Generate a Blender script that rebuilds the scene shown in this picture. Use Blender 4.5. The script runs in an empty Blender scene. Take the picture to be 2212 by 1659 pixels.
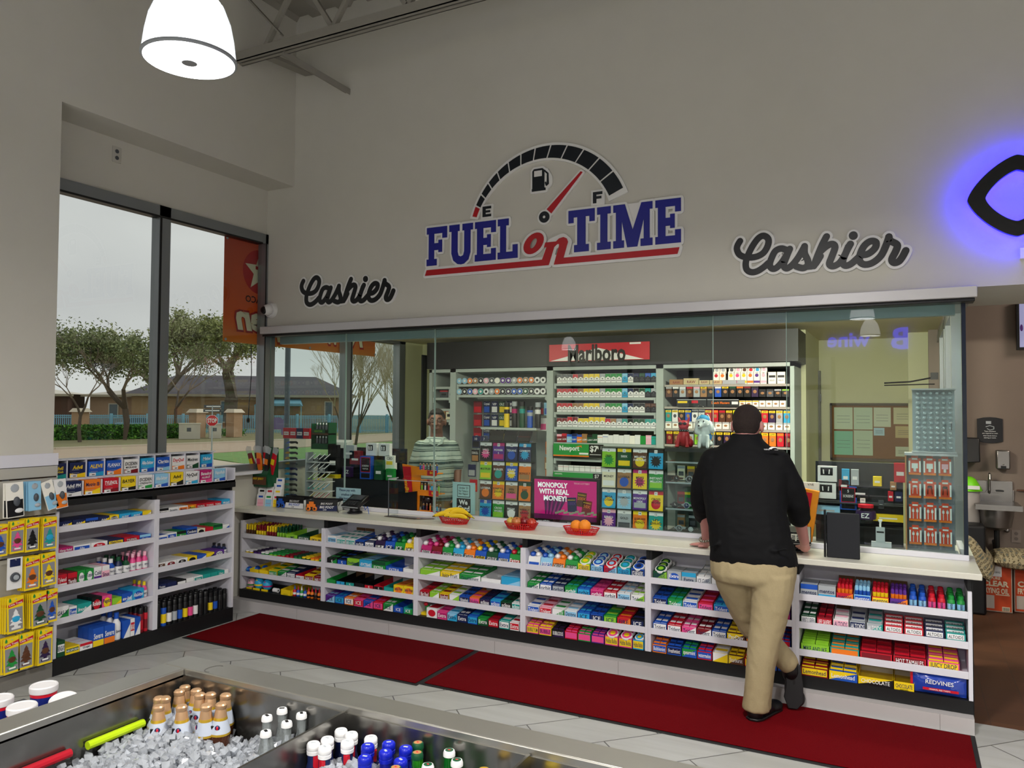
import bpy, bmesh, math, random
from mathutils import Vector as V, Matrix as Mx
random.seed(7)
S = bpy.context.scene
COL = S.collection
PI = math.pi
# ---------------- camera, world, exposure, large lights
cam = bpy.data.objects.new('camera', bpy.data.cameras.new('camera')); COL.objects.link(cam)
cam.data.sensor_width = 36.0; cam.data.lens = 36.0*1657/2212; cam.data.clip_end = 400; cam.data.clip_start = 0.05
_y, _p, _r = math.radians(27.12), math.radians(1.81), math.radians(0.34)
_f = V((-math.sin(_y)*math.cos(_p), math.cos(_y)*math.cos(_p), math.sin(_p)))
_r0 = V((math.cos(_y), math.sin(_y), 0)); _u0 = _r0.cross(_f)
_R = _r0*math.cos(_r)+_u0*math.sin(_r); _U = -_r0*math.sin(_r)+_u0*math.cos(_r)
cam.matrix_world = Mx.Translation((0, 0, 1.70)) @ Mx((_R, _U, -_f)).transposed().to_4x4()
S.camera = cam
S.view_settings.view_transform = 'Standard'; S.view_settings.look = 'None'
S.view_settings.gamma = 1; S.view_settings.use_curve_mapping = False
S.view_settings.exposure = 0.17
S.cycles.max_bounces = 8; S.cycles.transparent_max_bounces = 16; S.cycles.transmission_bounces = 8
S.cycles.sample_clamp_indirect = 4.0; S.cycles.caustics_reflective = False; S.cycles.caustics_refractive = False
W = bpy.data.worlds.new('overcast_sky'); S.world = W; W.use_nodes = True
wn = W.node_tree.nodes; wl = W.node_tree.links
_bg = wn['Background']
_tc = wn.new('ShaderNodeTexCoord'); _no = wn.new('ShaderNodeTexNoise'); _no.inputs['Scale'].default_value = 2.2; _no.inputs['Detail'].default_value = 3
_mp = wn.new('ShaderNodeMapping'); _mp.inputs['Scale'].default_value = (1, 1, 3)
_cr = wn.new('ShaderNodeValToRGB')
_cr.color_ramp.elements[0].position = .35; _cr.color_ramp.elements[0].color = (.54, .53, .53, 1)
_cr.color_ramp.elements[1].position = .7; _cr.color_ramp.elements[1].color = (.70, .69, .67, 1)
wl.new(_tc.outputs['Generated'], _mp.inputs[0]); wl.new(_mp.outputs[0], _no.inputs[0]); wl.new(_no.outputs[0], _cr.inputs[0]); wl.new(_cr.outputs[0], _bg.inputs[0])
_bg.inputs[1].default_value = 1.0
SUN = bpy.data.lights.new('hazy_sun', 'SUN'); SUN.energy = 1.0; SUN.angle = 0.6; SUN.color = (1, .95, .88)
_s = bpy.data.objects.new('hazy_sun', SUN); COL.objects.link(_s); _s.rotation_euler = (math.radians(50), 0, math.radians(150))
LAMP_W = 80.0     # light of each high-bay lamp

# ---------------- materials
_mc = {}
def hexc(h):
    h = h.lstrip('#'); c = [int(h[i:i+2], 16)/255 for i in (0, 2, 4)]
    return tuple((x/12.92 if x < .04045 else ((x+.055)/1.055)**2.4) for x in c)
def mat(h, rough=.5, metal=0, spec=.5, emit=0, noise=0, scale=30, bump=0, trans=0, ior=1.45, alpha=1, coat=0, name=None):
    k = (h, rough, metal, spec, emit, noise, scale, bump, trans, ior, alpha, coat)
    if k in _mc: return _mc[k]
    m = bpy.data.materials.new(name or 'paint_'+h.lstrip('#')); m.use_nodes = True
    n = m.node_tree.nodes; l = m.node_tree.links; b = n['Principled BSDF']; c = hexc(h)
    b.inputs['Base Color'].default_value = (*c, 1); b.inputs['Roughness'].default_value = rough
    b.inputs['Metallic'].default_value = metal; b.inputs['IOR'].default_value = ior
    b.inputs['Specular IOR Level'].default_value = spec
    b.inputs['Transmission Weight'].default_value = trans; b.inputs['Alpha'].default_value = alpha
    b.inputs['Coat Weight'].default_value = coat
    if emit: b.inputs['Emission Color'].default_value = (*c, 1); b.inputs['Emission Strength'].default_value = emit
    if noise or bump:
        t = n.new('ShaderNodeTexCoord'); q = n.new('ShaderNodeTexNoise'); q.inputs['Scale'].default_value = scale; q.inputs['Detail'].default_value = 4
        l.new(t.outputs['Object'], q.inputs['Vector'])
        if noise:
            x = n.new('ShaderNodeMix'); x.data_type = 'RGBA'; x.inputs['A'].default_value = (*[v*(1-noise) for v in c], 1); x.inputs['B'].default_value = (*[min(1, v*(1+noise)) for v in c], 1)
            l.new(q.outputs['Fac'], x.inputs['Factor']); l.new(x.outputs['Result'], b.inputs['Base Color'])
        if bump:
            u = n.new('ShaderNodeBump'); u.inputs['Strength'].default_value = bump; u.inputs['Distance'].default_value = .01
            l.new(q.outputs['Fac'], u.inputs['Height']); l.new(u.outputs[0], b.inputs['Normal'])
    _mc[k] = m; return m
PAL = dict(r='#c4152b', R='#7c0f1e', b='#1c53b8', B='#16224f', c='#2aa3d6', l='#8fc7e8', g='#1f8f3c', G='#0f4a2c', L='#8cc832', y='#f0cf1a', o='#ea7a1d', p='#e64c8f', P='#f2b5c8', m='#b81e6c', u='#5a2a8c', U='#2e1a44', w='#e9e9ea', k='#101114', t='#1c9a93', s='#a9afb5', n='#5a3520', N='#a3764a', d='#4a4e55', e='#e8dfc2', f='#f6f3ea')
NAME = dict(r='red', R='dark-red', b='blue', B='navy', c='bright-blue', l='pale-blue', g='green', G='dark-green', L='lime-green', y='yellow', o='orange', p='pink', P='pale-pink', m='magenta', u='purple', U='dark-purple', w='white', k='black', t='teal', s='silver', n='brown', N='tan', d='grey', e='cream', f='off-white')
def pm(ch, rough=.38): return mat(PAL[ch], rough)
def glassmat(name, tint=(.86, .95, .92), refl=1.0, a=.10):
    m = bpy.data.materials.new(name); m.use_nodes = True; n = m.node_tree.nodes; l = m.node_tree.links
    for x in list(n): n.remove(x)
    o = n.new('ShaderNodeOutputMaterial'); mi = n.new('ShaderNodeMixShader'); tr = n.new('ShaderNodeBsdfTransparent'); gl = n.new('ShaderNodeBsdfGlossy'); fr = n.new('ShaderNodeFresnel')
    tr.inputs[0].default_value = (*tint, 1); gl.inputs['Roughness'].default_value = .01; gl.inputs['Color'].default_value = (refl, refl, refl, 1); fr.inputs['IOR'].default_value = 1.5
    g_ = n.new('ShaderNodeNewGeometry'); iv = n.new('ShaderNodeMath'); iv.operation = 'SUBTRACT'; iv.inputs[0].default_value = 1; mu = n.new('ShaderNodeMath'); mu.operation = 'MULTIPLY'
    l.new(g_.outputs['Backfacing'], iv.inputs[1]); l.new(fr.outputs[0], mu.inputs[0]); l.new(iv.outputs[0], mu.inputs[1]); l.new(mu.outputs[0], mi.inputs[0]); l.new(tr.outputs[0], mi.inputs[1]); l.new(gl.outputs[0], mi.inputs[2]); l.new(mi.outputs[0], o.inputs[0])
    return m

# ---------------- mesh builder
_txt = {}
def text_geo(s, bold, res=2):
    k = (s, bold)
    if k not in _txt:
        c = bpy.data.curves.new('lettering', 'FONT'); c.body = s; c.resolution_u = res; c.offset = bold
        c.align_x = 'CENTER'; c.align_y = 'CENTER'
        o = bpy.data.objects.new('lettering', c); m = o.to_mesh()
        _txt[k] = ([tuple(v.co)[:2] for v in m.vertices], [tuple(p.vertices) for p in m.polygons])
        o.to_mesh_clear(); bpy.data.objects.remove(o); bpy.data.curves.remove(c)
    return _txt[k]
class MB:
    def __init__(s): s.v = []; s.f = []; s.k = []; s.mats = []; s.T = None
    def mi(s, m):
        if m not in s.mats: s.mats.append(m)
        return s.mats.index(m)
    def add(s, vs, fs, m):
        b = len(s.v); T = s.T
        s.v += [tuple(T @ V(p)) for p in vs] if T is not None else [tuple(p) for p in vs]
        i = s.mi(m)
        for f in fs: s.f.append(tuple(b+q for q in f)); s.k.append(i)
        return s
    def box(s, x0, x1, y0, y1, z0, z1, m):
        return s.add([(x, y, z) for x in (x0, x1) for y in (y0, y1) for z in (z0, z1)], [(0, 1, 3, 2), (4, 6, 7, 5), (0, 4, 5, 1), (2, 3, 7, 6), (0, 2, 6, 4), (1, 5, 7, 3)], m)
    def hexa(s, p, m):      # 8 points: bottom 4 (ccw) then top 4
        return s.add(p, [(3, 2, 1, 0), (4, 5, 6, 7), (0, 1, 5, 4), (1, 2, 6, 5), (2, 3, 7, 6), (3, 0, 4, 7)], m)
    def quad(s, a, b, c, d, m): return s.add([a, b, c, d], [(0, 1, 2, 3)], m)
    def prism(s, pts, o, u, v, d, m, cap=True):
        o, u, v = V(o), V(u), V(v); n = u.cross(v).normalized()*d; k = len(pts)
        a = [o+u*x+v*y for x, y in pts]; b = [q+n for q in a]
        fs = [(i, (i+1) % k, k+(i+1) % k, k+i) for i in range(k)]
        if cap: fs += [tuple(range(k))[::-1], tuple(range(k, 2*k))]
        return s.add(a+b, fs, m)
    def lathe(s, prof, c, m, n=16, ax='z', sx=1, sy=1):
        c = V(c); vs = []; fs = []
        for r, h in prof:
            for i in range(n):
                a = 2*PI*i/n; q = (r*math.cos(a)*sx, r*math.sin(a)*sy, h)
                if ax == 'y': q = (q[0], h, -q[1])
                if ax == 'x': q = (h, q[0], q[1])
                vs.append(c+V(q))
        for j in range(len(prof)-1):
            for i in range(n):
                a = j*n+i; b = j*n+(i+1) % n; fs.append((a, b, b+n, a+n))
        fs.append(tuple(range(n))[::-1]); k = (len(prof)-1)*n; fs.append(tuple(range(k, k+n)))
        return s.add(vs, fs, m)
    def cyl(s, c, r, h, m, n=16, ax='z'): return s.lathe([(r, 0), (r, h)], c, m, n, ax)
    def tube(s, pts, r, m, n=8):
        pts = [V(p) for p in pts]; rr = r if isinstance(r, (list, tuple)) else [r]*len(pts); vs = []; fs = []
        up = V((0, 0, 1)); t0 = (pts[1]-pts[0]).normalized()
        if abs(t0.z) > .95: up = V((1, 0, 0))
        a = t0.cross(up).normalized()
        for i, p in enumerate(pts):
            t = ((pts[min(i+1, len(pts)-1)]-pts[max(i-1, 0)])).normalized(); a = (a-t*a.dot(t)).normalized(); b = t.cross(a)
            for j in range(n):
                q = 2*PI*j/n; vs.append(p+(a*math.cos(q)+b*math.sin(q))*rr[i])
        for i in range(len(pts)-1):
            for j in range(n): fs.append((i*n+j, i*n+(j+1) % n, (i+1)*n+(j+1) % n, (i+1)*n+j))
        fs += [tuple(range(n))[::-1], tuple(range((len(pts)-1)*n, len(pts)*n))]
        return s.add(vs, fs, m)
    def bar(s, a, b, w, h, m):
        a, b = V(a), V(b); t = (b-a).normalized(); up = V((0, 0, 1)) if abs(t.z) < .95 else V((0, 1, 0))
        x = t.cross(up).normalized()*w/2; z = x.cross(t).normalized()*h/2
        return s.hexa([a-x-z, a+x-z, b+x-z, b-x-z, a-x+z, a+x+z, b+x+z, b-x+z], m)
    def ell(s, c, r, m, n=12, k=8, rot=None):
        vs = []; fs = []; c = V(c)
        for j in range(1, k):
            th = PI*j/k
            for i in range(n):
                a = 2*PI*i/n; q = V((r[0]*math.sin(th)*math.cos(a), r[1]*math.sin(th)*math.sin(a), r[2]*math.cos(th)))
                vs.append(c+(rot @ q if rot else q))
        t, b = V((0, 0, r[2])), V((0, 0, -r[2])); vs += [c+(rot @ t if rot else t), c+(rot @ b if rot else b)]
        T0, B0 = len(vs)-2, len(vs)-1
        for j in range(k-2):
            for i in range(n): fs.append((j*n+i, (j+1)*n+i, (j+1)*n+(i+1) % n, j*n+(i+1) % n))
        for i in range(n): fs.append((T0, i, (i+1) % n)); fs.append((B0, (k-2)*n+(i+1) % n, (k-2)*n+i))
        return s.add(vs, fs, m)
    def text(s, t, o, u, v, size, m, w=None, bold=.012, off=.0008, shear=0, res=2):
        vs, fs = text_geo(t, bold, res); o, u, v = V(o), V(u).normalized(), V(v).normalized(); n = u.cross(v)
        xs = [p[0] for p in vs]; ys = [p[1] for p in vs]
        if not xs: return s
        W_ = max(xs)-min(xs); H_ = max(ys)-min(ys); cx = (max(xs)+min(xs))/2; cy = (max(ys)+min(ys))/2
        sy = size/.72; sx = sy
        if w and W_*sx > w or (w and w < 0): sx = abs(w)/W_
        return s.add([o+u*((p[0]-cx)*sx+(p[1]-cy)*sy*shear)+v*((p[1]-cy)*sy)+n*off for p in vs], fs, m)
    def build(s, name, parent=None, loc=None, rz=0, smooth=35, bevel=0):
        me = bpy.data.meshes.new(name); me.from_pydata(s.v, [], s.f); me.polygons.foreach_set('material_index', s.k)
        for m in s.mats: me.materials.append(m)
        if smooth:
            me.polygons.foreach_set('use_smooth', [True]*len(s.f)); me.set_sharp_from_angle(angle=math.radians(smooth))
        me.update(); o = bpy.data.objects.new(name, me); COL.objects.link(o)
        if parent: o.parent = parent
        if loc is not None: o.location = loc
        if rz: o.rotation_euler = (0, 0, rz)
        if bevel:
            b = o.modifiers.new('edges', 'BEVEL'); b.width = bevel; b.segments = 2; b.limit_method = 'ANGLE'; b.angle_limit = .7
        return o
LABELS = {}
def tag(o, label, cat, group=None, kind=None):
    n = len(label.split())
    if not 4 <= n <= 16: print('LABEL', n, label)
    if not group and label in LABELS: print('DUPLABEL', label)
    LABELS[label] = 1
    o['label'] = label; o['category'] = cat
    if group: o['group'] = group
    if kind: o['kind'] = kind
    return o
def thing(name, label, cat, loc=(0, 0, 0), rz=0, group=None):
    o = bpy.data.objects.new(name, None); COL.objects.link(o); o.location = loc; o.rotation_euler = (0, 0, rz); o.empty_display_size = .05
    return tag(o, label, cat, group)
def struct(o): o['kind'] = 'structure'; return o
def copy_tree(o, parent=None):
    c = o.copy(); COL.objects.link(c); c.parent = parent
    for ch in list(o.children): copy_tree(ch, c)
    return c
X, Y, Z = V((1, 0, 0)), V((0, 1, 0)), V((0, 0, 1))

# ---------------- the room
WHITE = mat('#c9c6bd', .75, noise=.03, scale=6, bump=.05, name='wall_paint')
WARMW = mat('#cccca6', .7, noise=.03, scale=5, name='cashier_wall_paint')
SINKW = mat('#84766c', .7, noise=.04, scale=5, name='brown_grey_paint')
CEILP = mat('#8f8b83', .7, name='painted_steel')
ALU = mat('#8b8f93', .35, .7, name='anodised_aluminium')
ALUL = mat('#c3c1c4', .4, .2, name='header_metal')
DARK = mat('#0d0e11', .5, name='black_laminate')
LAM = mat('#d9d8e2', .45, name='white_laminate')
BLK = mat('#0b0b0d', .4, name='black_gasket')

def floor_mat():
    m = bpy.data.materials.new('grey_floor_tile'); m.use_nodes = True; n = m.node_tree.nodes; l = m.node_tree.links; b = n['Principled BSDF']
    t = n.new('ShaderNodeTexCoord'); mp = n.new('ShaderNodeMapping'); mp.vector_type = 'POINT'
    mp.inputs['Rotation'].default_value = (0, 0, math.radians(-45)); mp.inputs['Location'].default_value = (-.124, -.218, 0)
    br = n.new('ShaderNodeTexBrick'); br.offset = .5; br.inputs['Scale'].default_value = 1; br.inputs['Brick Width'].default_value = .622; br.inputs['Row Height'].default_value = .311
    br.inputs['Mortar Size'].default_value = .0035; br.inputs['Mortar Smooth'].default_value = .1
    br.inputs['Color1'].default_value = (*hexc('#b9bab8'), 1); br.inputs['Color2'].default_value = (*hexc('#adaeac'), 1); br.inputs['Mortar'].default_value = (*hexc('#5d5c5a'), 1)
    w = n.new('ShaderNodeTexNoise'); w.inputs['Scale'].default_value = 3; w.inputs['Detail'].default_value = 6
    mp2 = n.new('ShaderNodeMapping'); mp2.inputs['Rotation'].default_value = (0, 0, math.radians(-45)); mp2.inputs['Scale'].default_value = (.6, 5, 1)
    x = n.new('ShaderNodeMix'); x.data_type = 'RGBA'; x.blend_type = 'MULTIPLY'; x.inputs['Factor'].default_value = .45
    cr = n.new('ShaderNodeValToRGB'); cr.color_ramp.elements[0].position = .35; cr.color_ramp.elements[0].color = (.72, .71, .7, 1); cr.color_ramp.elements[1].position = .65
    l.new(t.outputs['Object'], mp.inputs[0]); l.new(mp.outputs[0], br.inputs[0]); l.new(t.outputs['Object'], mp2.inputs[0]); l.new(mp2.outputs[0], w.inputs[0]); l.new(w.outputs[0], cr.inputs[0])
    l.new(br.outputs[0], x.inputs['A']); l.new(cr.outputs[0], x.inputs['B']); l.new(x.outputs['Result'], b.inputs['Base Color']); b.inputs['Roughness'].default_value = .33
    return m
fl = MB().box(-10, 6, -10, 4.93, -.1, 0, floor_mat()).build('floor', smooth=0); struct(fl)
def quarry():
    m = bpy.data.materials.new('brown_quarry_tile'); m.use_nodes = True; n = m.node_tree.nodes; l = m.node_tree.links; b = n['Principled BSDF']
    t = n.new('ShaderNodeTexCoord'); br = n.new('ShaderNodeTexBrick'); br.offset = 0; br.inputs['Scale'].default_value = 1; br.inputs['Brick Width'].default_value = .2; br.inputs['Row Height'].default_value = .2; br.inputs['Mortar Size'].default_value = .003
    br.inputs['Color1'].default_value = (*hexc('#5b3a26'), 1); br.inputs['Color2'].default_value = (*hexc('#523422'), 1); br.inputs['Mortar'].default_value = (*hexc('#4a3426'), 1)
    l.new(t.outputs['Object'], br.inputs[0]); l.new(br.outputs[0], b.inputs['Base Color']); b.inputs['Roughness'].default_value = .6; return m
struct(MB().box(-5.1, 6, 4.93, 9, -.1, 0, quarry()).build('floor', smooth=0))

# sign wall bulkhead (z 2.41 up, y 5.10..6.03)
struct(MB().box(-5.1, 6, 5.10, 6.03, 2.41, 5.3, WHITE).build('wall_front'))
# left wall: outer plane x=-4.785, recess plane x=-5.10 (y 3.0..)
for q in ((-5.35, -4.785, -.2, 3.0, 0, 5.3), (-5.35, -4.785, 3.0, 5.1, 3.645, 5.3), (-5.25, -5.1, 3.0, 9, 3.245, 3.645), (-5.25, -5.1, 3.0, 7.25, 0, 1.137)): struct(MB().box(*q, WHITE).build('wall_left'))
struct(MB().box(-5.25, -5.1, 7.24, 9, 0, 3.245, WARMW).box(-5.25, -5.1, 6.03, 7.24, 2.42, 3.245, WARMW).build('wall_left'))
struct(MB().box(-10, -5.0, -.2, -.1, 0, 5.3, WHITE).build('wall_side'))
struct(MB().box(-10.1, -10, -10, -.1, 0, 5.3, WHITE).build('wall_far'))
bk = MB().box(-10, 6, -10.1, -10, 3.0, 5.3, WHITE).box(-10, -8.5, -10.1, -10, 0, 3, WHITE).box(-1.5, 6, -10.1, -10, 0, 3, WHITE)
for x in (-8.5, -6.8, -5.1, -3.3, -1.6): bk.box(x, x+.09, -10.1, -9.95, 0, 3, DARK)
bk.box(-8.5, -1.5, -10.1, -9.95, 2.2, 2.32, DARK); bk.box(-8.5, -1.5, -10.1, -9.95, 0, .2, DARK)
struct(bk.build('wall_back'))
struct(MB().box(6, 6.1, -10, 9, 0, 5.3, WHITE).build('wall_right'))
# cashier room
struct(MB().box(-5.1, -.82, 7.62, 7.72, 0, 2.45, WARMW).box(-.92, -.82, 7.72, 8.85, 0, 2.45, WARMW).box(-.92, .27, 8.85, 8.95, 0, 2.45, WARMW).box(.03, .27, 8.3, 8.85, 0, 2.45, WARMW).build('wall_cashier'))
struct(MB().box(-5.1, .36, 6.03, 8.95, 2.45, 2.5, mat('#dcd3a6', .8, name='olive_ceiling')).box(-5.1, .36, 5.2, 6.03, 2.405, 2.4095, mat('#dcd3a6', .8)).build('ceiling_cashier'))
pt = MB()
for y0, y1 in ((5.7, 5.78), (6.5, 6.56), (6.75, 6.83), (7.55, 7.63), (8.2, 8.3)): pt.box(.27, .34, y0, y1, 0, 2.4, ALU)
pt.box(.27, .34, 5.2, 8.3, 2.33, 2.405, ALU); pt.box(.27, .34, 5.2, 8.3, 0, .12, ALU); pt.box(.275, .335, 5.2, 8.3, 2.405, 3.2, SINKW)
struct(pt.build('wall_partition'))
# sink area
struct(MB().box(.2, 6, 8.08, 8.2, 0, 5.3, SINKW).build('wall_sink'))
# ceiling deck
dk = MB(); x = -10.0; pts = []
while x < 6.05: pts += [(x, 5.12), (x+.12, 5.12), (x+.15, 5.16), (x+.27, 5.16), (x+.30, 5.12)]; x += .30
n_ = len(pts); dk.add([(a, -10, b) for a, b in pts]+[(a, 8.1, b) for a, b in pts], [(i, i+1, n_+i+1, n_+i) for i in range(n_-1)], CEILP)
struct(dk.build('ceiling', smooth=0)); struct(MB().box(-10, 6, -10, 8.2, 5.3, 5.35, CEILP).build('roof_slab'))
# open web joist along the wall
def joist(y, x0, x1, lab):
    t = thing('roof_joist', lab, 'joist', (0, y, 0))
    for nm, z0, z1 in (('bottom_chord', 4.475, 4.55), ('top_chord', 5.04, 5.115)):
        b = MB(); b.box(x0, x1, -.045, -.038, z0, z1, CEILP); b.box(x0, x1, .038, .045, z0, z1, CEILP)
        zz = (z0, z0+.007) if nm[0] == 'b' else (z1-.007, z1)
        b.box(x0, x1, -.045, -.012, *zz, CEILP); b.box(x0, x1, .012, .045, *zz, CEILP); b.build(nm, t)
    k = 0; x = x0+.3
    while x < x1-.6:
        MB().bar((x, 0, 4.55), (x+.34, 0, 5.05), .035, .035, CEILP).build('web_bar', t)
        MB().bar((x+.34, 0, 5.05), (x+.68, 0, 4.55), .035, .035, CEILP).build('web_bar', t); 
        x += .68
    return t
joist(4.44, -4.785, 5.9, 'painted steel roof joist nearest the sign wall')
joist(2.0, -4.785, 5.9, 'painted steel roof joist farther from the sign wall')
tag(MB().bar((-4.33, 4.44, 4.47), (-4.2, 5.1, 4.38), .05, .006, CEILP).bar((-4.305, 4.44, 4.47), (-4.175, 5.1, 4.38), .006, .05, CEILP).build('joist_brace'), 'thin angle brace from the roof joist down to the sign wall', 'brace')
tag(MB().bar((-4.785, 4.42, 5.1), (-4.3, 4.42, 4.6), .04, .012, CEILP).bar((-4.55, 4.44, 4.52), (-4.62, 5.09, 4.62), .09, .03, CEILP).build('joist_bearing'), 'steel bearing bracket at the corner where the roof joist ends', 'bracket')

# windows on the left
fr = MB(); gx0, gx1 = -5.17, -5.08
fr.box(gx0, gx1, 3.0, 5.1, 3.16, 3.245, ALU); fr.box(gx0, gx1, 3.0, 5.1, 1.137, 1.2, ALU)
for y0, y1 in ((2.98, 3.06), (3.97, 4.07), (5.068, 5.11)): fr.box(gx0, gx1, y0, y1, 1.137, 3.245, ALU)
fr.box(gx0+.03, gx1+.004, 3.975, 3.99, 1.2, 3.16, BLK); fr.box(gx0+.02, gx1+.003, 5.07, 5.08, 1.2, 3.16, BLK); fr.box(gx0+.02, gx1+.003, 3.06, 5.03, 3.15, 3.165, BLK)
w1 = struct(fr.build('window_1')); WG = glassmat('window_glass', (.93, .96, .95))
struct(MB().box(-5.132, -5.126, 3.0, 5.1, 1.18, 3.2, WG).build('pane', w1))
fr = MB()
fr.box(gx0, gx1, 5.11, 7.24, 1.137, 1.2, ALU); fr.box(gx0, gx1, 5.11, 7.24, 2.42, 2.5, ALU)
for y0, y1 in ((5.11, 5.2), (6.2, 6.3), (7.13, 7.24)): fr.box(gx0, gx1, y0, y1, 1.137, 2.5, ALU)
fr.box(gx0+.02, gx1+.003, 6.27, 6.285, 1.2, 2.42, BLK)
w2 = struct(fr.build('window_2')); struct(MB().box(-5.132, -5.126, 5.2, 7.2, 1.18, 2.45, WG).build('pane', w2))
struct(MB().box(-5.25, -5.0, 4.47, 5.1, 1.12, 1.145, LAM).build('window_sill'))

# header, track, curb, counter
struct(MB().box(-5.1, .37, 5.03, 5.2, 2.345, 2.41, ALUL).box(-5.1, .36, 5.06, 5.18, 2.325, 2.345, BLK).build('trim_header', bevel=.004))
struct(MB().box(-5.06, .27, 5.24, 5.30, 2.27, 2.345, mat('#8fa6ac', .4, .1)).build('trim_track'))
# ---------------- counter
QUARTZ = mat('#d3d1c6', .28, noise=.05, scale=60)
PLINTH = mat('#b9b5b6', .35, noise=.06, scale=3)
top = thing('countertop', 'long white stone countertop with rounded front edge running along the glass', 'countertop', (0, 0, .84))
MB().box(-5.098, .355, 4.75, 5.195, -.034, 0, QUARTZ).build('slab', top, bevel=.004); MB().box(.23, .355, 5.195, 5.98, -.034, 0, QUARTZ).build('end_slab', top)
tag(MB().box(-5.08, .32, 5.13, 5.165, .84, .872, LAM).box(.285, .32, 5.165, 5.9, .84, .872, LAM).build('glass_curb', bevel=.002), 'low white curb holding the glass screen on the countertop', 'curb')
pl = MB(); pl.box(-5.1, .31, 4.735, 5.0, 0, .083, PLINTH)
for x in (-4.35, -3.45, -2.55, -1.65, -.75, .15): pl.box(x, x+.002, 4.7345, 4.736, 0, .083, mat('#77736f', .8))
struct(pl.build('baseboard_counter'))
struct(MB().box(-5.1, .31, 5.095, 5.19, 0, .805, mat('#6e6a73', .7)).build('wall_counter'))
struct(MB().box(.312, .318, 4.86, 5.98, 0, .806, DARK).build('trim_counter_end'))
BX = [-5.05, -4.143, -3.255, -2.365, -1.4735, -.583, .31]
SH = [.625, .464, .305]          # lip tops
ORD = ['first', 'second', 'third', 'fourth', 'fifth', 'sixth', 'seventh', 'eighth', 'ninth', 'tenth', 'eleventh', 'twelfth', 'thirteenth', 'fourteenth', 'fifteenth', 'sixteenth', 'seventeenth', 'eighteenth', 'nineteenth', 'twentieth']
BAYN = ['bay nearest the window', 'second counter bay', 'third counter bay', 'fourth counter bay', 'bay behind the customer', 'rightmost counter bay']
SHN = ['top shelf', 'second shelf', 'third shelf', 'bottom shelf']
def shelf_unit(w, h, label, name='shelf_unit', d=.285, shelves=None, base=(.085, .155), loc=(0, 0, 0), rz=0, toph=.075):
    # local x to the right, y back, front at y=0
    t = thing(name, label, 'shelf unit', loc, rz, None)
    for a_ in (0, w-.02): MB().box(a_, a_+.02, 0, d, base[1], h-toph, LAM).box(a_, a_+.02, .03, d, h-toph, h, DARK).build('side_panel', t, bevel=.001)
    MB().box(.02, w-.02, d-.01, d, base[1], h, LAM).build('back_panel', t)
    MB().box(0, w, 0, d, base[0], base[1], DARK).build('base', t)
    MB().box(0, w, .004, .03, h-toph, h, DARK).build('top_rail', t) if toph > .1 else None
    for z in shelves:
        b = MB(); b.box(.02, w-.02, .012, d-.01, z-.037, z-.019, LAM); b.box(.02, w-.02, 0, .012, z-.038, z, LAM); b.build('shelf', t, bevel=.0012)
    return t
for i in range(6):
    shelf_unit(BX[i+1]-BX[i], .806, 'white snack shelf unit with black base under the counter, %s' % BAYN[i], loc=(BX[i], 4.80, 0), shelves=SH)
# left units (front plane x=-4.77, going back to x=-5.08)
LY = [3.02, 3.755, 4.47]
LSH = [[.933, .767, .557, .354], [.932, .742, .544, .386]]
for i in range(2):
    shelf_unit(LY[i+1]-LY[i], 1.06, ['white medicine shelf unit beside the slatwall', 'white medicine shelf unit nearest the counter'][i], loc=(-4.77, LY[i], 0), rz=PI/2, shelves=LSH[i], d=.30, base=(0, .108), toph=.03)
def frontf(x, y, z): return V((-4.77-y, x, z))
rk = thing('medicine_rack', 'white two-step counter rack holding a line of medicine boxes', 'display rack', (-4.77, 3.02, 1.06), PI/2)
MB().box(0, 1.45, -.005, .33, 0, .04, DARK).build('base', rk)
MB().box(0, 1.45, 0, .10, .04, .055, LAM).box(0, 1.45, 0, .006, .04, .06, LAM).box(0, 1.45, .10, .11, .04, .15, LAM).box(0, 1.34, .11, .24, .15, .165, LAM).box(0, 1.34, .20, .24, .165, .285, LAM).box(0, 1.34, .10, .24, .282, .288, LAM).build('step', rk)
for k in range(12):
    x = .0+k*1.45/11-.008 if k else .0
    MB().box(max(0, x+.045*(k > 0)*(k < 11)), max(0, x+.045*(k > 0)*(k < 11))+.008, 0, .11, .04, .152, LAM).build('divider', rk)
    if k < 11: MB().box(max(0, x), max(0, x)+.008, .10, .21, .16, .284, LAM).build('divider', rk)
# ---------------- generic printed graphics on a front (local x right, z up, facing -y)
def front_art(b, x0, x1, z0, z1, y, c2, tx, tc, style=0, top=None):
    w, h = x1-x0, z1-z0; P = [(x0, y-.0004), (x1, y-.0004)]
    def rect(a0, a1, b0, b1, m, o=.0004): b.quad((x0+w*a0, y-o, z0+h*b0), (x0+w*a1, y-o, z0+h*b0), (x0+w*a1, y-o, z0+h*b1), (x0+w*a0, y-o, z0+h*b1), m)
    m2 = pm(c2)
    if style == 0: rect(0, 1, 0, .33, m2)
    elif style == 1: rect(.06, .94, .3, .78, m2)
    elif style == 2: b.add([(x0, y-.0004, z0), (x1, y-.0004, z0), (x1, y-.0004, z0+h*.75)], [(0, 1, 2)], m2)
    elif style == 3: b.add([((x0+x1)/2+w*.36*math.cos(a*PI/7), y-.0004, z0+h*.48+h*.36*math.sin(a*PI/7)) for a in range(14)], [tuple(range(14))], m2)
    elif style == 4: rect(0, 1, .62, 1, m2)
    if tx:
        ls = tx.split('/'); n = len(ls)
        for i, q in enumerate(ls):
            zc = z0+h*((.56 if style in (0, 3) else .52) + (.5*(n-1)-i)*.26)
            if style == 4 and n == 1: zc = z0+h*.36
            b.text(q, ((x0+x1)/2, y, zc), X, Z, h*(.30 if n == 1 else .21), tc, w=w*.86, bold=.02, off=.001, shear=.15 if style == 2 else 0)
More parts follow.
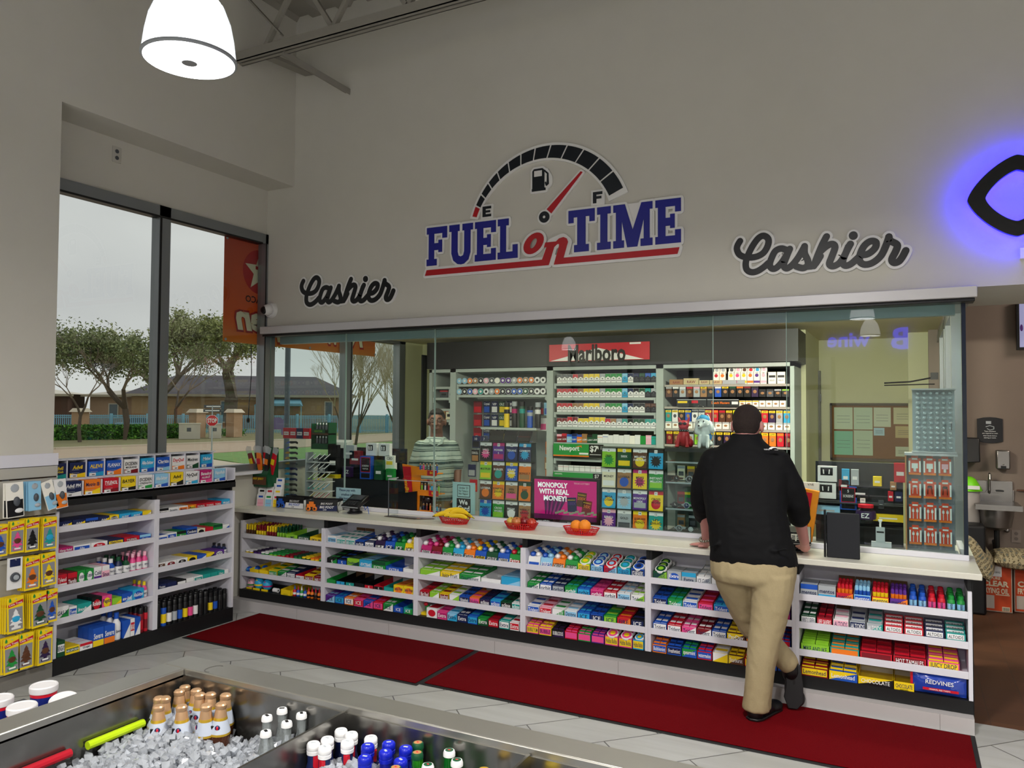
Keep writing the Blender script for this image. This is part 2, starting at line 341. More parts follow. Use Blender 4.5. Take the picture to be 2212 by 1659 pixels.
BROWN = mat('#6b4d33', .8)
# ---------------- things on the shelves
_mesh = {}
PACKS = {}
STUFF = MB()
def put(name, mesh_key, maker, loc, rz, label, cat, group):
    if mesh_key in _mesh:
        o = bpy.data.objects.new(name, _mesh[mesh_key]); COL.objects.link(o); o.location = loc; o.rotation_euler = (0, 0, rz) if not isinstance(rz, tuple) else rz
    else:
        o = maker().build(name, None, loc); o.rotation_euler = (0, 0, rz) if not isinstance(rz, tuple) else rz; _mesh[mesh_key] = o.data
    return tag(o, label, cat, group)
def pack(name, size, c1, c2, M, label, group, limit=290, style=0):
    w, d, h = size; key = (name, round(w, 4), round(d, 4), round(h, 4), c1, c2, style)
    def mk():
        b = MB(); b.box(-w/2, w/2, 0, d, 0, h, pm(c1))
        if style == 0:
            b.quad((-w/2*.9, d*.3, h+.0005), (w/2*.9, d*.3, h+.0005), (w/2*.9, d*.72, h+.0005), (-w/2*.9, d*.72, h+.0005), pm(c2))
            b.quad((-w/2, -.0005, h*.25), (w/2, -.0005, h*.25), (w/2, -.0005, h*.75), (-w/2, -.0005, h*.75), pm(c2))
        elif style == 1:
            b.quad((-w/2*.86, -.0005, h*.18), (w/2*.86, -.0005, h*.18), (w/2*.86, -.0005, h*.85), (-w/2*.86, -.0005, h*.85), pm(c2))
            b.text('ALTOIDS', (0, 0, h*.5), X, Z, h*.42, pm('k'), w=w*.75, off=.001)
        return b
    PACKS[name] = PACKS.get(name, 0)+1
    if PACKS[name] > limit:
        b = mk(); T = M; kk = len(STUFF.v); STUFF.v += [tuple(T @ V(p)) for p in b.v]
        for f, i in zip(b.f, b.k): STUFF.f.append(tuple(q+kk for q in f)); STUFF.k.append(STUFF.mi(b.mats[i]))
        return
    if key not in _mesh:
        o = mk().build(name); _mesh[key] = o.data
    else:
        o = bpy.data.objects.new(name, _mesh[key]); COL.objects.link(o)
    o.matrix_world = M; tag(o, label, 'gum' if 'gum' in name else 'candy', group)
CTX = {}
def item(code, w, c1, c2, tx, loc, rz, where, depth=.25, headroom=.12):
    """one product display standing at loc (front left corner), w wide"""
    n1 = NAME[c1]+(' and '+NAME[c2] if c2 != c1 else ''); g = .004
    M0 = Mx.Translation(loc) @ Mx.Rotation(rz, 4, 'Z')
    tc = pm('w') if c2 in 'rRbBgGutmkUnd' or (c2 == c1) else pm('k')
    if c1 in 'wfyelPLs' and code in 'TtE': pass
    if code in ('T', 't', 'E'):
        hf, hb = (.054, .086) if code != 'E' else (.044, .06); nm = {'T': 'gum_carton', 't': 'gum_carton', 'E': 'empty_carton'}[code]
        t = put(nm, ('T', code, round(w, 3), c1, c2, tx, depth), lambda: tray_mesh(w-g, depth, hf, hb, c1, c2, tx, code), loc, rz, '%s open %s, %s' % (n1, 'empty display tray' if code == 'E' else 'gum tray', where), 'display carton', None)
        if code == 'E': return
        cols = 2 if code == 'T' else 1; pw = (w-.012)/cols; rows = 3 if depth > .2 else 2
        for r in range(rows):
            if code == 't' and r == 2 and random.random() < .3: continue
            for c in range(cols):
                y = .012+r*.078+random.uniform(0, .002); z = hf-.014+r*.0105
                Mt = M0 @ Mx.Translation((.006+pw*(c+.5), y, z)) @ Mx.Rotation(.125, 4, 'X') @ Mx.Rotation(random.uniform(-.03, .03), 4, 'Z')
                pack('gum_pack', (pw-.004, .072, .018), c1, c2 if c2 != c1 else 'w', Mt, '%s gum pack, %s%s of tray %s' % (NAME[c1], ['front', 'middle', 'rear'][r], ['', ''][c] if cols == 1 else [' left', ' right'][c], where), 'gum packs in the trays')
        return
    if code in ('C', 'B', 'S'):     # closed carton / medicine box / stack of identical boxes
        h = {'C': .07, 'B': headroom, 'S': .045}[code]; d = min(depth, {'C': .24, 'B': .05, 'S': .06}[code]); nn = {'C': 1, 'B': 3, 'S': 3}[code]
        nm = 'carton' if code == 'C' else 'medicine_box'; st = (ord(c1)+ord(c2)+len(tx)) % 5
        for k in range(nn):
            def mk():
                b = MB(); b.box(0, w-g, 0, d, 0, h, pm(c1)); front_art(b, 0, w-g, 0, h, 0, c2, tx, tcol(c1, c2, st), st)
                if code == 'C':
                    b.quad((.006, d*.08, h+.0006), (w-g-.006, d*.08, h+.0006), (w-g-.006, d*.8, h+.0006), (.006, d*.8, h+.0006), pm(c2))
                    if tx: b.text(tx.split('/')[0], ((w-g)/2, d*.3, h+.0004), X, Y, .02, tc, w=w*.75, off=.001)
                return b
            o = M0 @ V((0, k*(d+.004), 0))
            put(nm, ('C', code, round(w, 3), round(h, 3), c1, c2, tx), mk, o, rz, '%s%s %s, %s' % (['', 'middle ', 'rear '][k], n1, 'carton' if code == 'C' else 'medicine box', where), 'box', None)
        return
    if code == 'P':      # tall bag-filled carton, front stands high
        h = .108
        def mk():
            b = MB(); ww = w-g; m1 = pm(c1)
            b.hexa([(0, 0, 0), (ww, 0, 0), (ww, .22, 0), (0, .22, 0), (0, .02, h*.62), (ww, .02, h*.62), (ww, .22, h), (0, .22, h)], m1)
            for i in range(4):
                for j in (0, 1): b.ell((ww*(.27+.46*j), .045+i*.05, h*.62+.013+i*.007), (ww*.24, .03, .020), pm(c1) if (i+j) % 2 else pm(c2), 8, 6)
            b.quad((ww*.08, -.0006, .006), (ww*.92, -.0006, .006), (ww*.92, .0085, h*.3), (ww*.08, .0085, h*.3), pm(c2))
            if tx: b.text(tx, (ww/2, .004, h*.24), X, V((0, .37, 1)), h*.26, tc, w=ww*.85, off=.006)
            return b
        put('gum_carton', ('P', round(w, 3), c1, c2, tx), mk, loc, rz, '%s tall carton of gum bottles, %s' % (n1, where), 'display carton', None); return
    if code == 'D':      # carton of round tins
        t = put('mint_carton', ('D', round(w, 3), c1, c2, tx), lambda: tray_mesh(w-g, .2, .06, .07, c1, c2, tx, 'T', flat=True), loc, rz, '%s mint tin carton, %s' % (n1, where), 'display carton', None)
        for r in range(3):
            k = ('tin', c1, c2, round(w, 3))
            def mk():
                rr = (w-.016)/2; return MB().lathe([(rr*.97, 0), (rr, .004), (rr, .013), (rr*.95, .016)], (0, 0, 0), pm('w'), 20).lathe([(rr*.8, .0162), (rr*.8, .0168)], (0, 0, 0), pm(c1), 20).lathe([(rr*.45, .017), (rr*.45, .0174)], (0, 0, 0), pm(c2), 16)
            put('mint_tin', k, mk, M0 @ V(((w-g)/2, .035+r*.055, .060+r*.012)), (.45, 0, rz), '%s round mint tin, %s in carton %s' % (NAME[c1], ['front', 'middle', 'rear'][r], where), 'mint tin', 'round mint tins, %s' % where)
        return
    if code == 'J':      # rows of small lidded tubs
        for c in range(2):
            for r in range(5):
                def mk():
                    rr = w/4-.003; return MB().lathe([(rr*.95, 0), (rr*.95, .024)], (0, 0, 0), pm(c2), 12).lathe([(rr, .024), (rr, .033), (rr*.9, .035)], (0, 0, 0), pm(c1), 12)
                put('candy_tub', ('J', c1, c2, round(w, 3)), mk, M0 @ V((w/4+w/2*c, .02+r*.045, 0)), rz, '%s-lidded candy tub, %s row %s, %s' % (NAME[c1], ORD[r], ['left', 'right'][c], where), 'candy', '%s-lidded candy tubs, %s' % (NAME[c1], where))
        return
    if code == 'N':      # clear tray of capped candy bottles
        def mk():
            return MB().box(0, w-g, 0, .24, 0, .002, CLEAR).box(0, w-g, 0, .002, 0, .03, CLEAR).box(w-g-.002, w-g, 0, .24, 0, .07, CLEAR).box(w*.2, w*.8, -.002, 0, .002, .018, pm('k'))
        put('candy_tray', ('N', round(w, 3)), mk, loc, rz, 'clear tray of %s-capped candy bottles, %s' % (NAME[c1], where), 'tray', None)
        for c in range(4):
            for r in range(5):
                def mk():
                    return MB().lathe([(.009, 0), (.011, .02), (.010, .045)], (0, 0, 0), pm(c2), 10).lathe([(.0085, .045), (.0075, .075), (.009, .078), (.008, .09)], (0, 0, 0), pm(c1), 10)
                put('candy_bottle', ('Nb', c1, c2), mk, M0 @ V((.014+(w-.03)/3*c, .02+r*.045, .003)), rz, '%s-capped candy bottle, %s row %s column, %s' % (NAME[c1], ORD[r], ORD[c], where), 'candy', '%s-capped candy bottles, %s' % (NAME[c1], where))
        return
    if code == 'V':      # column of gum bottles
        for r in range(4):
            def mk():
                rr = w/2-.004; b = MB().lathe([(rr*.9, 0), (rr, .01), (rr, .058), (rr*.8, .066)], (0, 0, 0), pm(c1), 14).lathe([(rr*.72, .066), (rr*.75, .084), (rr*.5, .088)], (0, 0, 0), pm(c1), 14).lathe([(rr*1.01, .016), (rr*1.01, .045)], (0, 0, 0), pm(c2), 14)
                return b.text(tx, (0, -rr-.001, .031), Z, -X, .016, pm('B'), w=.036, off=.001)
            put('gum_bottle', ('V', c1, c2, round(w, 3)), mk, M0 @ V((w/2, .03+r*.052, r*.004)), rz, '%s gum bottle, %s in its column, %s' % (NAME[c1], ORD[r], where), 'gum', '%s gum bottles, %s' % (NAME[c1], where))
        return
    if code == 'A':      # leaning stack of mint tins
        for r in range(4):
            Mt = M0 @ Mx.Translation((w/2, .004+r*.05, .012+r*.009)) @ Mx.Rotation(-.12, 4, 'X')
            pack('mint_tin', (w-.008, .044, .040), c1, 'w', Mt, '%s flat mint tin, %s step, %s' % (NAME[c1], ORD[r], where), '%s flat mint tins, %s' % (NAME[c1], where), style=1)
        return
    if code == 'M':      # carton with standing rolls
        t = put('candy_carton', ('M', round(w, 3), c1, c2, tx), lambda: tray_mesh(w-g, .2, .045, .085, c1, c2, tx, 'T', flat=True), loc, rz, '%s carton of candy rolls, %s' % (n1, where), 'display carton', None)
        for r in range(3):
            for c in range(4):
                def mk(): return MB().lathe([(.007, 0), (.0095, .006), (.0095, .078), (.007, .085)], (0, 0, 0), pm(c1), 8).lathe([(.0097, .03), (.0097, .06)], (0, 0, 0), pm(c2), 8)
                put('candy_roll', ('Mr', c1, c2), mk, M0 @ V((.014+(w-.032)/3*c, .03+r*.05, .012+r*.006)), (.25, 0, rz), '%s candy roll, %s row %s column, %s' % (NAME[c1], ORD[r], ORD[c], where), 'candy', '%s candy rolls, %s' % (NAME[c1], where))
        return
    if code == 'K':      # double column of candy boxes
        t = put('candy_carton', ('K', round(w, 3), c1, c2, tx), lambda: tray_mesh(w-g, .24, .050, .08, c1, c2, tx, 'T', flat=True), loc, rz, '%s carton of boxed candy, %s' % (n1, where), 'display carton', None)
        for r in range(4):
            for c in range(2):
                pw = (w-.012)/2
                Mt = M0 @ Mx.Translation((.005+pw*(c+.5), .010+r*.056, .044+r*.011)) @ Mx.Rotation(.12, 4, 'X')
                pack('candy_box', (pw-.004, .052, .018), c1, c2, Mt, '%s candy box, %s row %s, %s' % (NAME[c1], ORD[r], ['left', 'right'][c], where), '%s candy boxes, %s' % (NAME[c1], where))
        return
    if code == 'b' or code == 'h':      # bottles (medicine / spray can)
        hh = headroom; nn = 3
        for r in range(nn):
            def mk():
                rr = w/2-.003; b = MB()
                if code == 'b': b.lathe([(rr*.95, 0), (rr, .006), (rr, hh*.6), (rr*.45, hh*.76), (rr*.42, hh*.8)], (0, 0, 0), pm(c1), 14).lathe([(rr*.55, hh*.78), (rr*.55, hh)], (0, 0, 0), pm(c2), 12)
                else: b.lathe([(rr, 0), (rr, hh*.72), (rr*.9, hh*.76)], (0, 0, 0), pm(c1), 14).lathe([(rr*.86, hh*.76), (rr*.86, hh*.97), (rr*.7, hh)], (0, 0, 0), pm('k'), 12)
                b.lathe([(rr*1.01, hh*.12), (rr*1.01, hh*.5)], (0, 0, 0), pm(c2 if code == 'h' else 'w'), 14)
                if tx: b.text(tx, (0, -rr-.001, hh*.32), X, Z, hh*.1, pm('B') if code == 'b' else pm('w'), w=rr*1.5, off=.0015)
                return b
            put('medicine_bottle' if code == 'b' else 'spray_can', (code, c1, c2, round(w, 3), round(hh, 3), tx), mk, M0 @ V((w/2, .035+r*(w+.006), 0)), rz, '%s%s %s, %s' % (['', 'middle ', 'rear '][r], n1, 'medicine bottle' if code == 'b' else 'spray can', where), 'bottle' if code == 'b' else 'spray can', None)
        return
CLEAR = glassmat('clear_plastic', (.93, .95, .95), .6)
def tcol(c1, c2, st):
    c = c2 if st in (1, 3) else c1
    return pm('w') if c in 'rRbBgGutmkUndc' else pm('B')
def tray_mesh(w, d, hf, hb, c1, c2, tx, code, flat=False):
    b = MB(); m1 = pm(c1); t = .0015; inn = BROWN if (ord(c1)+len(tx)) % 3 == 0 else mat('#c9c9c9', .7)
    b.box(0, w, 0, t, 0, hf, m1); b.box(0, w, d-t, d, 0, hb+(.022 if code != 'E' else .01), inn)
    for x in (0, w-t): b.hexa([(x, 0, 0), (x+t, 0, 0), (x+t, d, 0), (x, d, 0), (x, 0, hf), (x+t, 0, hf), (x+t, d, hb), (x, d, hb)], m1)
    if code == 'E':
        b.box(t, w-t, t, d-t, .001, .004, m1)
        b.box(w*.3, w*.7, -.004, 0, 0, .012, CLEAR)
    else: b.hexa([(t, t, .002), (w-t, t, .002), (w-t, d-t, .002), (t, d-t, .002), (t, t, hf-.014), (w-t, t, hf-.014), (w-t, d-t, hf-.004), (t, d-t, hf-.004)], inn)
    if code != 'E' or tx:
        st = (ord(c1)+ord(c2)) % 3
        b.quad((w*.05, -.0005, hf*.12), (w*.95, -.0005, hf*.12), (w*.95, -.0005, hf*.88), (w*.05, -.0005, hf*.88), pm(c2)) if st else b.add([(0, -.0005, 0), (w, -.0005, 0), (w, -.0005, hf)], [(0, 1, 2)], pm(c2))
        if tx: b.text(tx, (w/2, 0, hf*.5), X, Z, hf*.5, pm('w') if c2 in 'rRbBgGutmkUnd' else pm('B'), w=w*.82, off=.001)
    return b
def row(spec, x0, x1, place, rz, wherefmt, headroom=.12, depth=.25):
    its = [q.strip().split() for q in spec.split('|')]
    tot = sum(float(q[1]) for q in its); x = x0
    for i, q in enumerate(its):
        w = float(q[1])/tot*(x1-x0); tx = ' '.join(q[3:]).replace('_', ' ') if len(q) > 3 else ''
        c = q[2]; hr = headroom; code = q[0]
        if ':' in code: code, hr = code.split(':'); hr = float(hr)
        if code != '-': item(code, w, c[0], c[-1], tx, place(x), rz, wherefmt % ORD[i], depth, hr)
        x += w
# ---------------- what stands on the counter shelves, left to right (code, width, colours, print)
R = {}
R[3] = ['P 1 wb | P 1 lb VIBES | P 1 ow VIBES | P 1 gw VIBES | D 1 Ly ICE BREAKERS | D 1 bl ICE BREAKERS | D 1 rl ICE BREAKERS | D 1 tc ICE BREAKERS | D 1 bB ICE BREAKERS',
 'T 1 gw orbit | T 1 bw orbit | T 1 Bs orbit | T 1 gt orbit | T 1 bc orbit | T 1 pm orbit | T 1 rw orbit | T 1 wl Trident | T 1 wL Trident',
 't 1 wb Trident | t 1 Pr Trident | t 1 wg WHITE | t 1 wl Dentyne | T 1 bc ICE | T 1 bB ICE | t 1 gL ICE | t 1 ro FIRE | t 1 kB ICE',
 'K 1 py BUBBLE YUM | K 1 yp BUBBLE | K 1 kU BUBBLICIOUS | K 1 rp | K 1 gp | K 1 up | D 1 py Hubba_Bubba | D 1 py Hubba_Bubba | D .8 cy Hubba_Bubba']
R[4] = ['D 1 GL ICE BREAKERS | B:.07 1 sb Extra | B:.07 1 sc Extra | T 1 ws ICE CUBES | T 1 ws | T 1 wg | T 1 ws | T 1 bw | T 1 gw',
 'T 1 bB Trident | T 1 gt Trident | t 1 wb Trident | t 1 rp Trident | T 1 cb Trident | T 1 uB | T 1 bw | T 1 gw | T .7 um',
 'T 1 bw Trident | T 1 rw Trident | T 1 pw Trident | T 1 Rw Trident | T 1 bw Trident | K 1.2 yn PayDay | K 1 ko | K 1 rb | K .8 br',
 'K 1 ob Bubblemint | K 1 bB freshmint | K 1 gb spearmint | K 1 rb watermelon | t 1 wy | K 1 yn Starburst | K 1 ry | K 1 Rb | K .8 Bb']
R[5] = ['B:.075 1.05 sb mentos | B:.075 1.05 sc mentos | M 1 ro mentos | M 1 lb mentos | M 1 ry mentos | M 1 uo mentos | V .5 bl mentos | V .5 bl mentos | V .5 rp mentos | V .5 rp mentos | V .5 gl mentos | V .5 gl mentos',
 'T 1 Gw WINT_O_GREEN | T 1 Rr LIFE SAVERS | t 1 wP ALTOIDS | t 1 sB ALTOIDS | t 1 st ALTOIDS | A 1.15 r | A 1.15 r | A 1.15 B | A 1.15 t',
 'K 1.6 LL MIKE AND IKE | K 1.6 to | K 1.7 rR | K 1.7 rR HOT TAMALES | K 1.6 py JUICY DROP | - .3 w',
 'K 1.6 Ry Lemonhead | K 1.6 yb Lemonhead | E 1.9 yk CHOCOLATE | E 1.1 yy CHOCOLATE | - 2.6 b']
R[2] = ['P 1 mw Trident | P 1 Rp Trident | P 1 gw Extra | P 1 cw Extra | P 1 ow Extra | P 1 by orbit | P 1 Gw orbit | P 1 bw Trident | P 1 gr Extra',
 'T 1.4 Lw | T 1.3 yw Juicy_Fruit | T 1.4 gw Doublemint | E 1.3 wb | C 1.2 cl',
 'T 1 rR Big Red | T 1 Lw | t 1 yR JuicyFruit | t 1 wL | T 1 bB Winterfresh | t 1 op Hubba | T 1 BU eclipse | t 1 cb eclipse | T 1 Gk eclipse | T .8 wt eclipse',
 '- .8 y | C 1.1 wr | t 1 pm Extra | t 1 lc Extra | T 1 BB Extra | t 1 bc Extra | t 1 gG Extra | t 1 Rr Extra | t 1 tw Extra | t .9 wr Extra']
R[1] = ['C 1 wl LISTERINE | T 1 wt REV GUM | T 1 wt REV GUM | t 1 bB orbit | t 1 Bw orbit | P 1 Uw ICE | P 1 bB ICE | P 1 gG ICE | P 1 yw ICE',
 'T 1 kg 5 | T 1 kb 5 | C 1.2 LG Doublemint | C 1.2 cl EXTRA | C 1.3 gG EXTRA | E 1.6 bb EXTRA | E 1 wr',
 'E 1 gG | E 1 kc 5 | E 1 kt 5 | E 1 kk | E 1 kr 5 | E 1 rk 5 | E 1 tt | C 1 yo Juicy_Fruit | C 1 yo Juicy_Fruit',
 'T 1 ul ICE | T 1 bc ICE | T 1 ow ICE | T 1 pr ICE | T 1 bp ICE | T 1 rp ICE | T 1 gw ICE | E 1 bb ICE | E .9 tg ICE']
R[0] = ['N 1 yn | N 1 Ry | N 1 yR | N 1 GL | E 1.1 LL LIME | E 1.1 GG PICKLE LEMON | E 1.1 yy LEMON LIME',
 'J 1 wy | J 1 Uu | J 1 wg | J 1 gL | J 1 gr | J 1 Rr | J 1 Gg | J 1 yG | J 1 oy | J .5 Lg',
 '- .7 b | E 1.1 yn | E 1.1 yn | t 1 yg HALLS | t 1 gw HALLS | t 1 Bw HALLS | E 1 rw HALLS | t 1 yR HALLS | t .8 RR HALLS',
 '- 4.2 b | E 1.1 yn | - 3 b']
for b in (5, 4, 3, 2, 1, 0):
    for s in (3, 2, 1, 0):
        z = (SH[s]-.0185) if s < 3 else .1555
        row(R[b][s], BX[b]+.028, BX[b+1]-.026, lambda x, z=z: V((x, 4.818 if s < 3 else 4.806, z)), 0, '%s from left, %s, '.replace('from left, %s', 'from left, '+SHN[s]) % '%s' + BAYN[b], .1)
# licorice bag, toys, bottles on the lowest shelves
t = thing('licorice_bag', 'blue and red glossy licorice bag at right end of the bottom shelf', 'candy bag', (.153, 4.825, .157))
b = MB(); pts = []
N_, K_ = 12, 7
for i in range(N_+1):
    for j in range(K_+1):
        u, v = i/N_-.5, j/K_-.5; th = .022*max(0, (1-(2*u)**4)*(1-(2*v)**4))+.002*math.sin(i*2.1+j)
        pts.append((u*.255, -th, .053+v*.104))
b.add(pts, [(i*(K_+1)+j, (i+1)*(K_+1)+j, (i+1)*(K_+1)+j+1, i*(K_+1)+j+1) for i in range(N_) for j in range(K_)], mat('#1f3fa6', .18, coat=.6))
b.box(-.1275, .1275, .0, .01, .001, .105, mat('#1f3fa6', .2)); b.text('REDVINES', (0, -.0285, .070), X, Z, .022, pm('w'), w=.19); b.quad((-.08, -.0262, .024), (.09, -.0262, .024), (.09, -.0265, .038), (-.08, -.0265, .038), pm('r')); b.text('ORIGINAL RED TWISTS', (0, -.0275, .031), X, Z, .007, pm('w'), w=.12)
b.add([(-.1275, -.004, 0), (-.1275, -.004, .105), (-.14, -.002, .1), (-.14, -.002, .004)], [(0, 1, 2, 3)], pm('r')); b.build('bag', t)
for i, (x, c, w_) in enumerate(((-4.99, 'c', 'first'), (-4.95, 'b', 'second'), (-4.91, 'b', 'third'))):
    tag(MB().ell((0, 0, .026), (.026, .03, .026), mat(PAL['b'], .25), 14, 10).ell((0, -.02, .03), (.01, .012, .012), pm('c')).build('toy_ball', None, (x, 4.85+.05*i, SH[2]-.018)), 'shiny blue toy ball, %s in the line on third shelf of the window bay' % w_, 'toy')
for i, (x, r_, c1, c2, l_) in enumerate(((-4.97, .036, 'P', 'g', 'pale pink toy egg with a green top'), (-4.88, .045, 'c', 'y', 'big bright blue surprise egg'), (-4.79, .042, 'c', 'm', 'blue surprise egg with magenta spots'), (-4.915, .03, 'u', 'U', 'small purple toy ball'))):
    b = MB().ell((0, 0, r_*1.12), (r_, r_, r_*1.12), pm(c1), 16, 12).lathe([(r_*1.01, r_*.8), (r_*1.01, r_*1.1)], (0, 0, 0), pm(c2), 16)
    b.ell((0, -r_*.55, r_*1.7), (r_*.35, r_*.3, r_*.25), pm(c2)); b.box(-r_*.8, r_*.8, -r_*.9, -r_*.7, 0, r_*.35, pm('y'))
    tag(b.build('surprise_egg', None, (x, 4.86+(.05 if i == 3 else 0), .1555)), l_+' on bottom shelf, bay nearest the window', 'toy')
tag(MB().lathe([(.018, 0), (.018, .05)], (0, 0, .018), pm('w'), 16, 'x').lathe([(.007, -.001), (.007, .051)], (0, 0, .018), pm('k'), 12, 'x').build('tape_roll', None, (-4.7, 4.84, .1555)), 'white roll lying on bottom shelf of the window bay', 'roll')
for i, (c1, c2, w_) in enumerate((('r', 'b', 'first'), ('b', 'r', 'second'), ('g', 'w', 'third'), ('b', 'B', 'fourth'), ('o', 'r', 'fifth'), ('o', 'r', 'sixth'), ('n', 'r', 'seventh'), ('o', 'r', 'eighth'))):
    b = MB().lathe([(.013, 0), (.016, .006), (.016, .04), (.008, .052)], (0, 0, 0), pm(c1), 12).lathe([(.008, .052), (.003, .08), (.002, .086)], (0, 0, 0), pm(c2), 10).lathe([(.0163, .012), (.0163, .03)], (0, 0, 0), pm('w' if i < 4 else 'k'), 12)
    tag(b.build('candy_bottle', None, (-4.465+i*.037, 4.835, .1555)), '%s nozzle-topped candy bottle, %s from left on window bay bottom shelf' % (NAME[c1], w_), 'candy')
b = MB().box(-.04, .04, 0, .1, 0, .02, pm('y')).ell((0, .03, .045), (.02, .02, .028), pm('g')).ell((-.01, .02, .078), (.018, .014, .014), pm('r')).ell((.02, .05, .05), (.016, .016, .02), pm('w'))
tag(b.build('toy_candy', None, (-3.19, 4.84, .1555)), 'green and red toy candy in a yellow tray, third counter bay', 'toy')
# left units
L = {}
L[0] = ['S 1 By Advil | S 1 By Advil | S 1 Bb Advil | S .9 By Advil | S .8 yk BAYER | S 1 cb ALEVE | S 1 cb ALEVE | S .8 ye',
 'S:0 1 mp Allergy_Relief | S 1.2 wb Alka | S 1.2 wr Sinus | S 1.2 By NightTime | S 1.2 rR TYLENOL | S .9 bl Claritin',
 'B:.085 .7 rw Tylenol | B:.085 .7 Rr Theraflu | B:.088 .6 gw Tussin | B:.088 .6 gw Tussin | B:.09 .6 wu Cold | B:.09 .6 Pw Sinus | b:.12 .6 bw NyQuil | b:.125 .6 BG NyQuil | b:.12 .6 Gk NyQuil | b:.13 .5 pP PEPTO | b:.13 .5 pP PEPTO | b:.13 .5 pP PEPTO',
 'B:.085 .9 wg GAS-X | B:.07 .6 wb Tums | B:.075 1.1 tw Imodium | B:.095 .8 kr Rolaids | B:.09 .8 py Pepto | B:.06 .8 Ly | B:.075 .9 bl ex-lax | B:.085 1 cb AlkaSeltzer | b:.12 .5 py PEPTO',
 'B:.10 .6 Gw BENGAY | S 1.1 yG NEOSPORIN | S 1 wr Orajel | B:.12 .9 by Severe | B:.12 .9 bo Severe | b:.18 .7 wb Epsom | B:.12 .6 bw | B:.12 .4 wr BAND-AID | B:.12 .5 bw | h:.17 .5 Rr | h:.17 .4 rR']
L[1] = ['S 1 wk Excedrin | S 1 wg Excedrin | S 1 wo Motrin | S .9 oy Motrin | S 1 rR TYLENOL | S 1 rw TYLENOL | S .8 rw TYLENOL | B:.055 1 cl Midol',
 'S 1 bw Centrum | B:.05 1.1 wb Alka | B:.05 1.1 gk Plus | B:.065 1.3 bB Condoms | S 1 ek | S 1 ry | B:.055 1.2 gG | S .9 wb',
 'S .7 wn BC | S 1 wR BC | S 1 wk BC | S .9 yk | S .9 bw | S .8 yB | B:.05 1 uw DayQuil | b:.085 .5 Bk NyQuil',
 'S 1 BB Trojan | S 1 BB | S 1 kw | S .8 wB | S 1 wt Visine | S .9 tw | S .8 tr | S .8 tw Clear | S .5 wt',
 'h:.17 .5 kk | h:.17 .5 by | h:.17 .5 kw | h:.17 .5 ks | h:.17 .5 kb | h:.17 .5 ky | h:.17 .5 kp | h:.17 .5 kw | h:.17 .5 kk | h:.17 .5 kk | h:.15 .5 ky | h:.15 .5 kb | h:.15 .5 kk | h:.15 .5 kk']
UN = ['unit by the slatwall', 'unit near the counter']
for u in (0, 1):
    for s in range(5):
        z = (LSH[u][s]-.0185) if s < 4 else .1085; hr = [.05, .07, .1, .08, .12][s]
        row(L[u][s].replace(':0 ', ' '), LY[u]+.03, LY[u+1]-.03, lambda x, z=z: V((-4.79 if s < 4 else -4.775, x, z)), PI/2, '%s from left, ' + (SHN[s] if s < 3 else ['fourth shelf', 'bottom shelf'][s-3]) + ', ' + UN[u], hr, .2)
D2 = 'Bw Advil_PM|oy Motrin_IB|rR TYLENOL|yk BAYER|wg EXCEDRIN/STRENGTH|lb Alka-Seltzer|yk Advil|wc NyQuil|mp Benadryl/ALLERGY|lb VapoRub'.split('|')
D1 = 'Bt Advil/LiquiGels|By Advil|bc ALEVE|bo FLANAX|wR EXCEDRIN/MIGRAINE|cb Alka-Seltzer|bl Claritin|wo DayQuil|wG Mucinex|cb Midol'.split('|')
TXT = {'Bw': 'w', 'oy': 'B', 'rR': 'w', 'yk': 'k', 'wg': 'k', 'lb': 'w', 'wc': 'k', 'mp': 'w', 'Bt': 'y', 'By': 'y', 'bc': 'y', 'bo': 'w', 'wR': 'k', 'cb': 'w', 'bl': 'w', 'wo': 'r', 'wG': 'k'}
for r_, (D, yy, zz, y0) in enumerate(((D2, .004, 1.116, .045), (D1, .105, 1.226, .005))):
    for i, q in enumerate(D):
        c, tx = q.split(' '); w = .107; h = .098; b = MB(); b.box(0, w, 0, .07, 0, h, pm(c[0]))
        st = (i*2+r_) % 5
        if st in (1, 3, 4): st = 0
        b.add([(0, -.0004, 0), (w, -.0004, 0), (w, -.0004, h*(.42 if st else .3)), (w*.4, -.0004, h*.22), (0, -.0004, h*.3)], [(0, 1, 2, 3, 4)], pm(c[-1]))
        for k, l_ in enumerate(tx.replace('_', ' ').split('/')): b.text(l_, (w/2, 0, h*(.68-k*.26)), X, Z, h*(.24 if k == 0 else .14), pm(TXT[c]), w=w*.88, bold=.025, off=.001, shear=.1)
        for k in (0, 1): b.quad((w*.12, -.0008, h*(.5-.06*k)-k*.014), (w*.6, -.0008, h*(.5-.06*k)-k*.014), (w*.6, -.0008, h*(.5-.06*k)-k*.014+.002), (w*.12, -.0008, h*(.5-.06*k)-k*.014+.002), pm('s')) if '/' not in tx else None
        b.box(.004, .05, -.0012, 0, .002, .022, pm('w')); b.box(.022, .042, -.0016, -.001, .008, .013, pm('k'))
        yc = LY[0]+y0+i*1.45/11+.012
        tag(b.build('medicine_box', None, (-4.77-yy, yc, zz), PI/2), '%s medicine box with price tag, %s on the %s step of the rack' % (NAME[c[0]]+(' and '+NAME[c[-1]]), ORD[i], ['lower', 'upper'][r_]), 'box')
